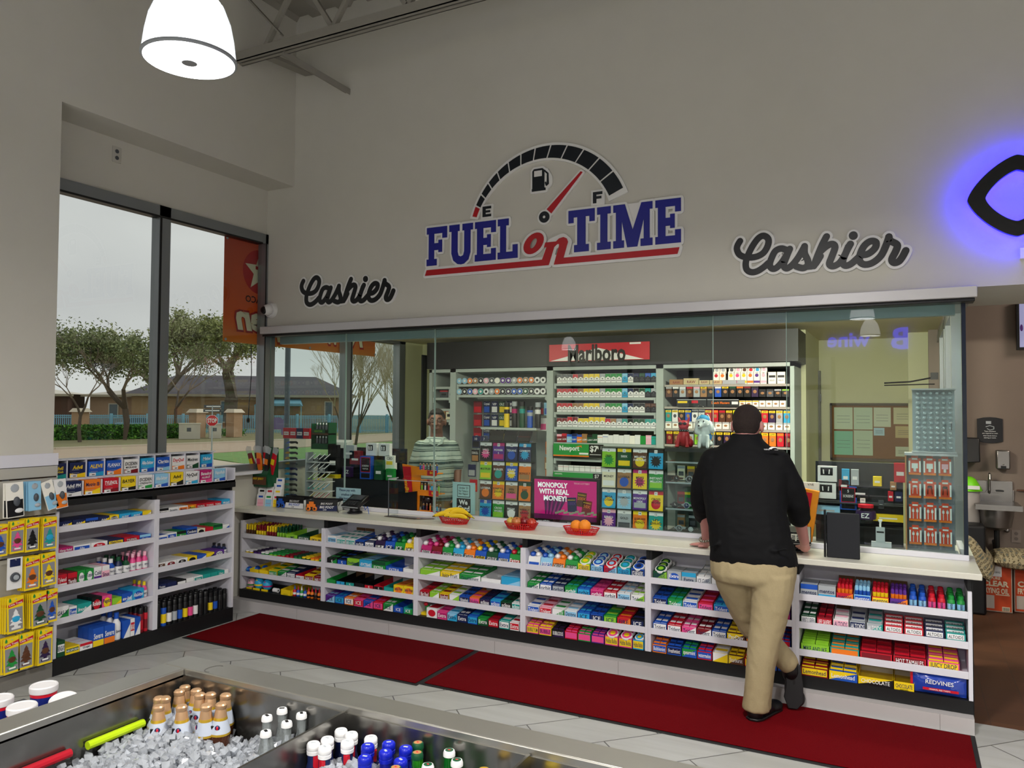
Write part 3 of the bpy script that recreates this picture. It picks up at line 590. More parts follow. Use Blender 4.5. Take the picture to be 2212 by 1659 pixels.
# ---------------- slatwall with car air fresheners (faces +x; local x -> +Y)
SL = mat('#b3b0a8', .5, noise=.04, scale=8)
t = thing('slatwall', 'grey slatwall panel with dark grooves on the wall beside the medicine shelves', 'slatwall', (-4.785, 2.3, 0), PI/2)
zs = [.088, .317, .551, .782, 1.017, 1.251, 1.325]
for i in range(6): MB().box(0, .722, -.014, .0, zs[i]+.006, zs[i+1]-.004, SL).build('slat', t)
MB().box(0, .722, -.004, .0, .088, 1.325, mat('#35261c', .8)).build('backing', t); MB().box(0, .724, -.016, .0, 1.325, 1.40, LAM).build('top_cap', t)
MB().box(0, .722, -.012, .0, 0, .088, mat('#77746f', .6)).build('base', t)
TREE = [(0, 1), (.16, .8), (.1, .8), (.26, .62), (.17, .62), (.36, .42), (.2, .40), (.42, .24), (.12, .22), (.12, .1), (.3, .1), (.3, 0)]
TREE = TREE+[(-x, y) for x, y in TREE[::-1][:-1]]
GREYC = mat('#8b8b90', .25)
def freshener(y, z, w, h, c, band='y', n=3, dz=0, label='', tilt=0, kind=0, x=-4.70):
    for k in range(n):
        b = MB(); b.box(-w/2, w/2, 0, .006, -h, 0, pm(band))
        if kind == 0:
            b.quad((-w*.42, -.0006, -h*.94), (w*.42, -.0006, -h*.94), (w*.42, -.0006, -h*.30), (-w*.42, -.0006, -h*.30), GREYC)
            b.prism([(px*w*.9, py*h*.56) for px, py in TREE], (0, -.0006, -h*.90), X, Z, .003, pm(c))
            b.ell((0, -.003, -h*.62), (w*.26, .002, h*.09), pm('c' if c in 'tw' else 'n' if c != 'k' else 'k'), 12, 6)
            b.quad((-w*.22, -.0045, -h*.88), (w*.22, -.0045, -h*.88), (w*.22, -.0045, -h*.83), (-w*.22, -.0045, -h*.83), pm('w'))
            b.add([(-w*.44, -.001, -h*.27), (w*.46, -.001, -h*.20), (w*.46, -.001, -h*.10), (-w*.44, -.001, -h*.19)], [(0, 1, 2, 3)], pm('r'))
            b.text('Little Trees', (0, -.001, -h*.19), V((1, 0, .1)), V((-.1, 0, 1)), h*.055, pm('w'), w=w*.8, off=.001)
            b.prism([(px*w*.22, py*h*.11) for px, py in TREE], (-w*.33, -.0006, -h*.12), X, Z, .002, pm('g'))
        elif kind == 1:
            b.quad((-w*.46, -.0006, -h*.98), (w*.46, -.0006, -h*.98), (w*.46, -.0006, -h*.5), (-w*.46, -.0006, -h*.5), pm(c))
            b.ell((w*.08, -.004, -h*.55), (w*.2, .012, h*.14), pm('d'), 12, 8); b.ell((w*.2, -.003, -h*.82), (w*.25, .008, h*.07), pm('s' if c != 'k' else 'w'), 12, 8)
            b.ell((0, -.002, -h*.16), (w*.25, .002, w*.25), pm('s'), 12, 6)
        else:
            b.lathe([(w*.3, -.014), (w*.34, -.003)], (0, 0, -h*.62), pm('d'), 14, 'y'); b.lathe([(w*.16, -.02), (w*.2, -.01)], (0, 0, -h*.62), pm('s'), 14, 'y'); b.box(-w*.35, w*.35, -.003, 0, -h*.28, -h*.04, pm('B'))
        o = b.build('air_freshener' if kind < 2 else 'phone_charger', None, (x-k*.014, y+k*-.004, z), PI/2)
        o.rotation_euler = (0, tilt*(1 if k == 0 else .3), PI/2)
        tag(o, label+(', hanging in front' if k == 0 else ', %s behind on the same hook' % ORD[k]), 'air freshener' if kind < 2 else 'charger')
    hk = MB().tube([(x+.012, y, z-.012), (-4.786, y, z-.008)], .0025, pm('s'), 6).box(-4.788, -4.78, y-.02, y+.02, z-.025, z+.01, pm('d')).build('display_hook')
    tag(hk, 'metal slatwall hook carrying the '+label.replace(' card', '').replace(' in yellow packet', ''), 'hook')
FR = [(2.712, 1.243, .10, .205, 'k', 'f', 2, 'black and white air freshener card, top row', -.06, 1), (2.83, 1.24, .075, .175, 'l', 'l', 4, 'pale blue vent freshener card, top row', -.04, 1), (2.90, 1.235, .072, .18, 'l', 'f', 1, 'tilted pale blue vent freshener card, top row', -.3, 1), (2.985, 1.24, .075, .18, 'o', 'w', 3, 'orange vent freshener card, top row', -.12, 1),
 (2.64, 1.005, .085, .185, 'b', 'y', 3, 'blue tree in yellow packet, second row', 0, 0), (2.737, 1.015, .082, .19, 'p', 'y', 2, 'pink tree in yellow packet, second row', 0, 0), (2.825, 1.02, .082, .2, 'k', 'y', 4, 'black tree in yellow packet, second row', 0, 0), (2.93, 1.012, .088, .195, 't', 'y', 6, 'teal tree in yellow packet, second row', 0, 0),
 (2.728, .80, .085, .185, 'd', 'w', 1, 'car phone charger card, third row', 0, 2), (2.83, .79, .09, .2, 'o', 'y', 4, 'orange tree in yellow packet, third row', 0, 0), (2.925, .795, .09, .2, 'y', 'y', 2, 'yellow tree in yellow packet, third row', -.05, 0),
 (2.735, .568, .095, .21, 'w', 'y', 5, 'white tree in yellow packet, fourth row', -.04, 0), (2.878, .565, .10, .21, 'G', 'y', 8, 'dark green tree in yellow packet, fourth row', -.04, 0), (2.955, .568, .07, .2, 'b', 'y', 2, 'blue daisy tree in yellow packet, fourth row', 0, 0),
 (2.718, .335, .09, .21, 'g', 'y', 3, 'green tree in yellow packet, bottom row', -.04, 0), (2.805, .338, .088, .21, 'n', 'y', 2, 'brown tree in yellow packet, bottom row', 0, 0), (2.92, .336, .088, .215, 'U', 'y', 5, 'dark purple tree in yellow packet, bottom row', 0, 0)]
for y, z, w, h, c, bd, n, lb, ti, kd in FR: freshener(y, z, w, h, c, bd, n, 0, lb, ti, kd, -4.69)
# ---------------- on the counter
def basket(x, y, lab):
    b = MB(); RED = mat('#c8141c', .3); n = 44
    def ring(r, z, k=1.0): return [(r*1.35*math.cos(2*PI*i/n), r*.80*math.sin(2*PI*i/n)*k, z) for i in range(n)]
    for z0, z1, r0, r1 in ((.0, .006, .078, .080), (.018, .021, .084, .086), (.029, .032, .089, .091), (.041, .047, .095, .100)):
        A, B_, = ring(r0, z0), ring(r1, z1); Ai, Bi = ring(r0-.003, z0), ring(r1-.003, z1)
        b.add(A+B_+Ai+Bi, [(i, (i+1) % n, n+(i+1) % n, n+i) for i in range(n)]+[(2*n+(i+1) % n, 2*n+i, 3*n+i, 3*n+(i+1) % n) for i in range(n)]+[(n+i, n+(i+1) % n, 3*n+(i+1) % n, 3*n+i) for i in range(n)], RED)
    for i in range(n):
        if i % 1 == 0:
            a = 2*PI*i/n; c0 = V((.078*1.35*math.cos(a), .078*.8*math.sin(a), .003)); c1 = V((.097*1.35*math.cos(a), .097*.8*math.sin(a), .044)); b.bar(c0, c1, .005, .002, RED)
    b.add(ring(.078, .003), [tuple(range(n))], RED)
    return tag(b.build('fruit_basket', None, (x, y, .841), -.05), lab, 'basket')
basket(-3.0, 4.93, 'oval red plastic basket holding bananas on the countertop')
basket(-2.445, 4.93, 'oval red plastic basket holding apples on the countertop')
basket(-1.985, 4.93, 'oval red plastic basket holding two oranges on the countertop')
BAN = mat('#e8c21c', .45, noise=.15, scale=14); TIP = mat('#4b3a1a', .7)
def banana(x, y, z, rot, L, lab, bend=.5, ti=0, r=.017, c=BAN):
    b = MB(); pts = []; rr = []
    for i in range(11):
        t_ = i/10; a = (t_-.5)*2*bend; R_ = L/(2*bend); pts.append((R_*math.sin(a), 0, -R_*math.cos(a)+R_)); rr.append(r*min(1, .38+1.9*min(t_*1.2, (1-t_)*1.1)))
    b.tube(pts, rr, c, 7); p0, p1 = V(pts[0]), V(pts[-1])
    b.tube([p0+(p0-V(pts[1]))*.5, p0], [.004, .006], TIP, 6); b.tube([p1, p1+(p1-V(pts[-2]))*1.4], [.006, .004], mat('#9a9a2a', .6), 6)
    o = b.build('banana', None, (x, y, z)); o.rotation_euler = (ti, 0, rot); return tag(o, lab, 'banana')
for q in ((-3.085, 4.925, .905, .5, .17, 'banana at the left sticking out of the red basket', .5, 2.5), (-3.05, 4.895, .915, .25, .18, 'long banana lying low at the front left of the basket', .55, 2.7), (-3.015, 4.94, .935, .45, .18, 'banana rising behind the low front left one', .55, 2.9), (-2.975, 4.93, .942, .2, .17, 'upper middle banana of the bunch', .6, 2.6), (-2.935, 4.905, .936, .0, .165, 'upper right banana of the bunch', .55, 2.3), (-2.93, 4.885, .905, -.05, .165, 'lower right banana of the bunch at the basket front', .5, 2.1), (-3.0, 4.89, .905, .1, .12, 'short banana at the basket front', .5, 2.1), (-2.95, 4.965, .91, .05, .17, 'banana at the back of the basket', .5, 2.8)): banana(*q, r=.0185)
def apple(x, y, z, r, c, lab, nm='apple'):
    b = MB(); b.lathe([(r*.12, -r*.82), (r*.5, -r*.88), (r*.85, -r*.5), (r, 0), (r*.95, r*.4), (r*.6, r*.75), (r*.25, r*.78), (r*.05, r*.6)] if nm == 'apple' else [(r*.1, -r), (r*.5, -r*.87), (r*.87, -r*.5), (r, 0), (r*.87, r*.5), (r*.5, r*.87), (r*.12, r*.99), (r*.04, r*.95)], (0, 0, 0), c, 18)
    b.tube([(0, 0, r*.6), (r*.08, 0, r*.95)], r*.05, TIP, 5) if nm == 'apple' else b.cyl((0, 0, r*.94), r*.07, r*.05, mat('#4c6b22', .8), 6)
    o = b.build(nm, None, (x, y, z)); o.rotation_euler = (.3, .2, 0); tag(o, lab, nm)
apple(-2.52, 4.92, .889, .033, mat('#c9b04e', .35, noise=.3, scale=20), 'yellow green apple at the left of the red basket')
apple(-2.47, 4.905, .892, .036, mat('#b8703c', .35, noise=.4, scale=16), 'yellow and red apple at the front of the basket'); apple(-2.42, 4.935, .893, .037, mat('#7c101c', .3), 'dark red apple in the middle of the basket')
apple(-2.355, 4.915, .891, .035, mat('#b0301e', .35, noise=.4, scale=16), 'red apple at the right of the basket'); apple(-2.45, 4.965, .889, .034, mat('#a8402a', .35, noise=.3), 'red apple at the back of the basket')
OR = mat('#ee8a1e', .5, bump=.3, scale=300)
apple(-2.02, 4.925, .894, .041, OR, 'orange at the left in its red basket', 'orange'); apple(-1.955, 4.92, .898, .044, OR, 'larger orange at the right in its red basket', 'orange')
def terminal(x, y, rz, lab):
    t = thing('card_terminal', lab, 'card reader', (x, y, .841), rz)
    K = mat('#15161a', .3)
    MB().lathe([(.062, 0), (.062, .010), (.045, .018), (.040, .05), (.052, .06), (.052, .066)], (0, 0, 0), K, 24).build('stand', t)
    b = MB(); T = Mx.Translation((0, 0, .085)) @ Mx.Rotation(.42, 4, 'X'); b.T = T
    b.hexa([(-.085, -.07, -.018), (.085, -.07, -.018), (.085, .085, -.018), (-.085, .085, -.018), (-.088, -.075, .012), (.088, -.075, .012), (.088, .09, .022), (-.088, .09, .022)], K); b.build('body', t, bevel=.006)
    b = MB(); b.T = T; b.box(-.06, .06, .01, .078, .0195, .0235, mat('#3b4048', .08)); b.build('screen', t)
    b = MB(); b.T = T
    for i in range(4):
        for j in range(3): b.box(-.05+i*.027, -.03+i*.027, -.062+j*.02, -.049+j*.02, .012, .019, mat('#2b2d33', .4))
    b.build('keypad', t); b = MB(); b.T = T; b.box(-.089, .089, -.077, -.074, -.004, .003, pm('s')); b.build('trim_strip', t)
    return t
terminal(-3.99, 5.0, -.05, 'black card terminal on a round stand beside the toy car boxes'); terminal(-.60, 4.99, .1, 'black card terminal on a stand at the customer\'s right')
tag(MB().tube([(-4.08, 5.06, .93), (-4.16, 5.03, .93), (-4.17, 5.0, .87), (-4.13, 4.96, .845), (-4.11, 4.94, .843)], .003, BLK, 6).build('cable'), 'thin black cable curving down left of the window-side card terminal', 'cable')
tag(MB().tube([(-3.93, 5.04, .9), (-3.9, 5.02, .87), (-3.87, 5.01, .90), (-3.84, 4.99, .845)], .003, pm('b'), 6).build('cable'), 'blue cable tangled right of the window-side card terminal', 'cable')
def big_foot(pts, c, tx1, lab, k):
    b = MB(); (x0, y0), (x1, y1) = pts; u = (V((x1, y1, 0))-V((x0, y0, 0))); L_ = u.length; u.normalize(); z0 = .841; h = .095; n = V((u.y, -u.x, 0))
    t = thing('toy_car_box', lab, 'toy box', (x0, y0, z0), math.atan2(u.y, u.x))
    b.box(0, L_, 0, .004, 0, h, pm('k')); b.box(0, L_, .12, .124, 0, h, pm('k')); b.box(0, .003, 0, .124, 0, h*.8, pm('w')); b.box(L_-.003, L_, 0, .124, 0, h*.8, pm('w')); b.box(0, L_, 0, .124, 0, .003, pm('w'))
    b.quad((L_*.3, -.0006, .004), (L_*.98, -.0006, .004), (L_*.98, -.0006, h*.5), (L_*.36, -.0006, h*.5), pm('B' if k else 'w'))
    b.text('BIG FOOT', (L_*.66, 0, h*.66), X, Z, h*.17, pm('w'), w=L_*.45, shear=.3); b.text('BIG FOOT', (L_*.66, 0, h*.36), X, Z, h*.2, pm('b' if not k else 'w'), w=L_*.55, shear=.3, off=.0014, bold=.03); b.text('CAR', (L_*.6, 0, h*.14), X, Z, h*.12, pm('w' if k else 'B'), off=.0014, shear=.3); b.build('carton', t)
    c_ = MB()
    for wx in (.02, .075):
        for yy in (.0,): c_.lathe([(.014, 0), (.02, .004), (.02, .008), (.014, .01)], (L_*.02+wx, -.012+yy, .021), pm(c), 14, 'y'); c_.lathe([(.009, -.001), (.009, .002)], (L_*.02+wx, -.013, .021), pm('k'), 10, 'y')
    c_.box(.012, .085, -.008, 0, .035, .058, pm(c)); c_.box(.03, .07, -.007, 0, .058, .078, pm(c)); c_.build('printed_truck', t)
    for i in range(2):
        v = MB(); v.box(-.03, .03, -.02, .02, .018, .04, pm('w' if i else 'r')); v.box(-.018, .018, -.016, .016, .04, .06, pm('w'))
        for wx in (-.028, .028):
            for wy in (-.026, .018): v.lathe([(.017, 0), (.017, .012)], (wx, wy, .017), pm('d'), 12, 'y')
        o = v.build('toy_truck', None, V((x0, y0, z0+.02)) + u*(L_*(.35+.35*i)) + V((-u.y, u.x, 0))*.062, .5+i); tag(o, '%s toy truck standing inside the %s toy car box' % (['red and white', 'white'][i], lab.split(' toy')[0]), 'toy')
big_foot([(-4.80, 4.955), (-4.50, 4.965)], 'b', '', 'black and white toy car box with a blue truck beside the card racks', 0)
big_foot([(-4.42, 4.90), (-4.16, 4.99)], 'o', '', 'navy toy car box with an orange truck nearest the card terminal', 1)
# phone card racks
k_ = 0
for r in range(4):
    for c in range(3):
        x = -5.06+c*.082+r*.022; y = 5.07-r*.035+c*.01; z = .99-r*.045; b = MB(); w, h = .07, .175
        b.box(-w/2, w/2, 0, .02, -.1, h-.1, pm('w'))
        pc = ['P', 'p', 'o', 'P', 'l', 'y'][(r*3+c) % 6]
        b.quad((-w*.4, -.0006, -.09), (w*.4, -.0006, -.09), (w*.4, -.0006, h-.14), (-w*.4, -.0006, h-.14), pm(pc)) if r == 3 else None
        for i in range(4): b.quad((-w*.34, -.001, -.08+i*.026), (w*.34, -.001, -.08+i*.026), (w*.34, -.001, -.078+i*.026), (-w*.34, -.001, -.078+i*.026), pm('r')) if r == 3 else None
        b.box(-w*.28, w*.3, -.001, 0, h-.128, h-.112, pm(['r', 'b', 'g', 'y', 'k', 'r', 'b'][(k_*3) % 7]))
        o = b.build('prepaid_card', None, (x, y, z+.01), .25); o.rotation_euler = (-.14, 0, .28)
        tag(o, '%s prepaid card stack, %s in the %s step of the white card rack' % (['white and pink', 'white', 'white and orange'][c], ORD[c], ['back', 'second', 'third', 'front'][r]), 'card'); k_ += 1
t = thing('card_rack', 'clear stepped rack for prepaid cards on the window end of the countertop', 'rack', (-5.07, 5.10, .841), .28)
for r in range(4): MB().box(.0+r*.015, .26+r*.015, -.035*r-.004, -.035*r+.03, 0, .10-r*.025, CLEAR).build('step', t)
# jerky caddy on the sill
t = thing('snack_caddy', 'green snack display of meat stick bags standing on the window sill corner', 'display box', (-5.02, 5.05, 1.0))
b = MB(); b.hexa([(-.11, -.06, 0), (.09, -.06, 0), (.09, .06, 0), (-.11, .06, 0), (-.11, -.075, .11), (.09, -.075, .11), (.09, .06, .34), (-.11, .06, .34)], pm('G')); b.quad((-.1, -.0745, .02), (.08, -.0745, .02), (.08, -.0755, .09), (-.1, -.0755, .09), pm('n')); b.text('BEEF JERKY', (-.01, -.0752, .07), X, Z, .018, pm('y'), w=.15, off=.002); b.build('carton', t)
for i in range(6):
    b = MB(); b.hexa([(-.02, -.004, -.02), (.02, -.004, -.02), (.02, .004, -.02), (-.02, .004, -.02), (-.022, -.011, .09), (.022, -.011, .09), (.022, .011, .09), (-.022, .011, .09)], pm(['R', 'n', 'o', 'r', 'k', 'r'][i])); b.hexa([(-.022, -.011, .09), (.022, -.011, .09), (.022, .011, .09), (-.022, .011, .09), (-.024, -.002, .17), (.024, -.002, .17), (.024, .002, .17), (-.024, .002, .17)], pm(['R', 'n', 'o', 'r', 'k', 'r'][i])); b.add([(-.03, .0, .17), (.03, -.004, .165), (.034, .006, .22), (.0, -.008, .235), (-.036, .004, .215)], [(0, 1, 2, 3, 4)], mat('#c9cdd0', .1, alpha=.55)); b.box(-.018, .018, -.0145, -.011, .07, .12, pm(['y', 'w', 'r', 'w', 'o', 'y'][i]))
    o = b.build('snack_bag', None, (-5.10+i*.034, 5.0+(i % 2)*.03, 1.13)); o.rotation_euler = (.1, -.30+i*.12, 0); tag(o, '%s meat stick bag, %s from left in the green snack display' % (['dark red', 'brown', 'orange', 'red', 'black', 'bright red'][i], ORD[i]), 'snack')
# notebook / folder screen, mouse
t = thing('tablet_stand', 'black folder standing upright on the countertop in front of the glass', 'folder', (-.33, 4.86, .841), .02)
MB().box(-.085, .093, 0, .012, 0, .262, mat('#10131b', .55)).build('cover', t, bevel=.005); MB().box(-.10, -.088, -.004, .03, 0, .275, mat('#0a0b10', .3)).build('spine', t, bevel=.004)
tag(MB().ell((0, 0, 0), (.07, .04, .03), mat('#101114', .5), 16, 8).build('pin_pad', None, (-1.0, 4.88, .869)), 'black rounded device lying on the countertop beside the customer\'s hand', 'device')
# transaction box and lighters
GL = glassmat('counter_glass', (.925, .975, .955)); GL2 = glassmat('acrylic', (.93, .96, .96))
t = thing('transaction_box', 'small clear acrylic box around the pass-through in front of the cashier', 'transaction box', (-3.66, 5.0, .841))
MB().box(0, .004, 0, .13, 0, .29, GL2).build('side', t); MB().box(.44, .444, 0, .13, 0, .29, GL2).build('side', t); MB().box(0, .444, 0, .13, .288, .292, GL2).build('top', t)
MB().box(0, .006, 0, .13, .286, .296, pm('s')).box(0, .006, -.002, .004, 0, .29, pm('d')).box(0, .444, -.003, .002, .286, .29, pm('s')).box(.438, .444, -.002, .004, 0, .29, pm('s')).build('edge_trim', t)
MB().prism([(.0, -.05), (.3, -.07), (.42, .02), (.4, .06), (.02, .05)], (.0, 0, .001), X, Y, .004, mat('#6a5a50', .15, .8)).build('tray', t)
t = thing('lighter_rack', 'orange three-tier lighter display rack behind the pass-through', 'display rack', (-3.56, 5.33, .80), -.12)
OG = mat('#f08a18', .45); MB().prism([(-.14, 0), (-.02, .0), (.0, .40), (-.21, .42)], (-.06, .06, 0), X, Z, .006, OG).prism([(-.135, .03), (-.07, .02), (-.11, .40), (-.20, .40)], (-.06, .05, .0), X, Z, .003, pm('r')).text('BIC lighter', (-.205, .046, .2), V((-.2, 0, 1)), V((-1, 0, -.2)), .035, pm('y'), w=.26).build('side_panel', t)
lc = 'bByrkmpLcgkbdwBsuUkrRwdkrcoBLs'
for r in range(3):
    z = .375-r*.165; x0 = -.06+r*.02
    MB().box(x0, x0+.21, 0, .09, z-.02, z-.012, OG).box(x0, x0+.21, -.004, 0, z-.035, z+.012, OG).box(x0+.12, x0+.22, -.008, -.004, z-.03, z+.012, pm('r')).text('BIC', (x0+.17, -.008, z-.008), X, Z, .02, pm('y'), w=.05).build('tier', t)
    for i in range(11):
        c = lc[(i*3+r*7) % len(lc)]
        def mk(): return MB().lathe([(.0075, 0), (.0075, .055), (.0065, .058)], (0, 0, 0), pm(c), 8, sy=1).box(-.006, .006, -.004, .004, .058, .072, pm('N')).cyl((0, 0, .07), .004, .006, pm('s'), 6)
        o = put('lighter', ('lighter', c), mk, t.matrix_world @ V((0, 0, 0)), 0, '%s pocket lighter, %s on the %s tier of the orange rack' % (NAME[c], ORD[i], ['top', 'middle', 'lowest'][r]), 'lighter', None)
        o.location = Mx.Translation((-3.56, 5.33, .80)) @ Mx.Rotation(-.12, 4, 'Z') @ V((x0+.014+i*.018, .03+(i % 2)*.02, z-.012))
# glass screen
GS = [(-5.08, -4.225), (-4.215, -3.33), (-3.32, -1.135), (-.668, .31)]
for (a, c), n_ in zip(GS, ('pane at the window end', 'pane left of the clerk', 'wide middle pane', 'rightmost pane')):
    t = thing('glass_screen', 'tall clear glass cashier screen, '+n_, 'glass screen', (a, 5.143, .872))
    MB().box(0, c-a, 0, .008, 0 if a != -4.215 else .27, 1.46, GL).build('pane', t)
    [MB().box(q, q+.003, -.001, .009, 0, 1.46, mat('#9fb8b2', .2)).build('polished_edge', t) for q in (-.003, c-a)]
t = thing('glass_screen', 'tall clear glass cashier screen on the return at the counter end', 'glass screen', (.30, 5.16, .872)); MB().box(0, .008, 0, .54, 0, 1.46, GL).build('pane', t); MB().box(-.004, .018, -.02, .02, -.03, 1.46, mat('#101c2c', .2)).build('corner_post', t)
tag(MB().box(-.0, .006, 0, .05, 0, .1, BLK).build('door_pull', None, (-3.70, 5.151, 1.25)), 'small black handle block on the glass near the cashier', 'handle')
# ---------------- ticket dispensers
def dispenser(x0, x1, z0, z1, cols, lab, tks, n0, sgn):
    t = thing('ticket_dispenser', lab, 'ticket dispenser', (x0, 5.20, z0)); w = (x1-x0)/4; h = (z1-z0)/4
    MB().box(0, x1-x0, .09, .10, 0, z1-z0, mat('#55605f', .5)).box(0, .003, 0, .10, 0, z1-z0, CLEAR).box(x1-x0-.003, x1-x0, 0, .10, 0, z1-z0, CLEAR).build('housing', t)
    for r in range(5): MB().box(0, x1-x0, 0, .09, r*h-.002 if r else 0, r*h+.002, mat('#39443f', .3)).build('shelf', t) if r < 5 else 0
    for r in range(4):
        for c in range(4):
            q = tks[r*4+c]; b = MB(); ww, hh = w*.88, h*.76; b.box(-ww/2, ww/2, 0, .004, 0, hh, pm(q[0])); a = q[2:].replace('_', ' ').split('/')
            cc = pm(q[1])
            b.box(-ww/2, ww/2, 0, .004, hh, h*.93, pm('w')) if (r+c) % 2 == 0 else b.box(-ww/2, ww/2, 0, .004, hh, h*.93, pm(q[1]))
            k = (r*4+c)*7 % 3
            if k == 0: b.add([(ww*.42*math.cos(i*PI/12)*(1 if i % 2 else .6), -.0006, hh*.45+ww*.42*math.sin(i*PI/12)*(1 if i % 2 else .6)) for i in range(24)], [tuple(range(24))], cc)
            elif k == 1: b.quad((-ww*.42, -.0006, hh*.12), (ww*.42, -.0006, hh*.12), (ww*.42, -.0006, hh*.45), (-ww*.42, -.0006, hh*.45), cc)
            else: b.add([(ww*.33*math.cos(i*PI/8), -.0006, hh*.4+ww*.33*math.sin(i*PI/8)) for i in range(16)], [tuple(range(16))], cc)
            for i, l_ in enumerate(a): b.text(l_, (0, 0, hh*(.72-.2*i)), X, Z, hh*.14, pm('k' if q[0] in 'wyPlLcetosN' else 'w'), w=ww*.9, off=.0014, bold=.02)
            b.box(-.011, .011, -.004, -.001, h*.74, h*.9, pm('w')); num = str(n0+sgn*(c)+r*4) if n0 < 17 else str(20-c+r*4); num = str((4-c)+r*4+n0)
            b.text(num, (0, -.004, h*.82), X, Z, h*.09, pm('k'), off=.001)
            o = b.build('scratch_ticket', None, (x0+w*(c+.5), 5.205+(3-r)*.0, z1-h*(r+1)+.005)); o.rotation_euler = (-.08, 0, 0)
            tag(o, '%s and %s scratch ticket in slot %s of the %s dispenser' % (NAME[q[0]], NAME[q[1]], num, 'left' if n0 else 'right'), 'scratch ticket')
dispenser(-2.95, -2.50, .85, 1.44, 4, 'clear sixteen-slot scratch ticket dispenser left of the pink poster', ['kpWILD/CLUB', 'umPOWER/5', 'BbTEXANS', 'BcCOWBOYS', 'LyMULTIPLIER', 'ntBURGER', 'by$50,000/POKER', 'oN/BONUS_7', 'noLOTERIA', 'oyFUNKY_5s/$30,000', 'NpWIN/CASH', 'oG$500', 'cbMONOPOLY', 'gLCROSS/WORD', 'kwBREAK/$20,000', 'NrWEEKLY/GRAND'], 16, -1)
dispenser(-1.945, -1.485, .845, 1.425, 4, 'clear sixteen-slot scratch ticket dispenser right of the pink poster', ['Lg500X', 'Gy500X', 'nyMILLION/FORTUNE', 'ckPREMIER/PLAY', 'ewMONEY', 'NbLOTERIA', 'ymMOVE/$100/$200', 'gLINSTANT/MILLION', 'cyMEGA/LOTERIA', 'lsDIAMOND', 'usMONOPOLY/100X', 'yrCROSS/WORD', 'uPBINGO', 'sdGOLD', 'oy$100,000/FRENZY', 'tyHIT/$500,000'], 0, 1)
# wallets on top
t = thing('wallet_tray', 'clear tray on top of the left ticket dispenser', 'tray', (-2.90, 5.2, 1.442))
MB().box(0, .38, 0, .16, 0, .003, CLEAR).box(0, .38, 0, .003, 0, .05, CLEAR).box(0, .003, 0, .16, 0, .09, CLEAR).box(.377, .38, 0, .16, 0, .09, CLEAR).build('tray', t)
for i, c in enumerate(('#2a2623', '#15161a', '#1a1517')):
    o = MB().box(-.055, .055, 0, .012, 0, .09, mat(c, .45)).box(-.055, .055, -.001, .0, .04, .043, mat('#8a1f22' if i == 2 else '#3b3733', .5)).build('wallet', None, (-2.82+i*.118, 5.23, 1.447), bevel=.003); o.rotation_euler = (-.5, 0, .1-i*.1); tag(o, '%s wallet in the clear tray, %s' % (['dark brown', 'black', 'black red-striped'][i], ['left', 'middle', 'right'][i]), 'wallet')
# poster screen
t = thing('lottery_screen', 'pink and purple lottery advertising screen behind the glass between the ticket dispensers', 'screen', (-2.49, 5.2, .85))
MB().box(0, .535, 0, .03, 0, .345, BLK).build('bezel', t, bevel=.003)
b = MB(); MG = mat('#b3136a', .2, emit=.35); 
b.quad((.02, -.001, .07), (.515, -.001, .07), (.515, -.001, .325), (.02, -.001, .325), MG)
for i in range(9): b.add([(.11+i*.012, -.0015, .07), (.118+i*.012, -.0015, .07), (.13+i*.02, -.0015, .2), (.10+i*.02, -.0015, .2)], [(0, 1, 2, 3)], mat(['#45104a', '#8a1c6a'][i % 2], .3, emit=.2))
b.quad((.02, -.0012, .035), (.515, -.0012, .035), (.515, -.0012, .07), (.02, -.0012, .07), mat('#5a1248', .3, emit=.2))
WM = mat('#e8e6ea', .3, emit=.35)
for i, l_ in enumerate(('MONOPOLY', 'WITH REAL', 'MONEY!')): b.text(l_, (.17+.01*i, -.001, .285-i*.048), X, Z, .036, WM, w=.24, bold=.04, off=.002)
b.text('TEXAS LOTTERY', (.40, -.001, .305), X, Z, .012, pm('P'), w=.15, off=.002)
for x, z, c, r_, s_ in ((.40, .19, 'n', -.1, '200X'), (.325, .15, 'B', .06, '100X'), (.44, .135, 'R', -.15, '50X')):
    u = V((math.cos(r_), 0, math.sin(r_))); v = V((-math.sin(r_), 0, math.cos(r_))); o_ = V((x, -.003, z)); hw, hh = .036, .052
    b.add([o_-u*hw-v*hh, o_+u*hw-v*hh, o_+u*hw+v*hh, o_-u*hw+v*hh], [(0, 1, 2, 3)], pm(c)); b.text('MONOPOLY', o_+v*.034+V((0, -.0005, 0)), u, v, .009, pm('y'), w=.06); b.text(s_, o_+v*.008+V((0, -.0005, 0)), u, v, .022, pm('o' if c != 'B' else 'u'), w=.062)
for i in range(14): b.add([(.19+i*.023+dx, -.002-(.002 if i % 2 else 0), .075+dz+(i*7 % 5)*.004) for dx, dz in ((0, 0), (.03, .006), (.026, .02), (-.002, .014))], [(0, 1, 2, 3)], mat('#8f9a80', .5))
b.text('ower of Dallas', (.10, -.001, .018), X, Z, .012, WM, w=.10, off=.002); b.text('Failed building demo', (.36, -.001, .014), X, Z, .012, WM, w=.17, off=.002); b.build('picture', t)
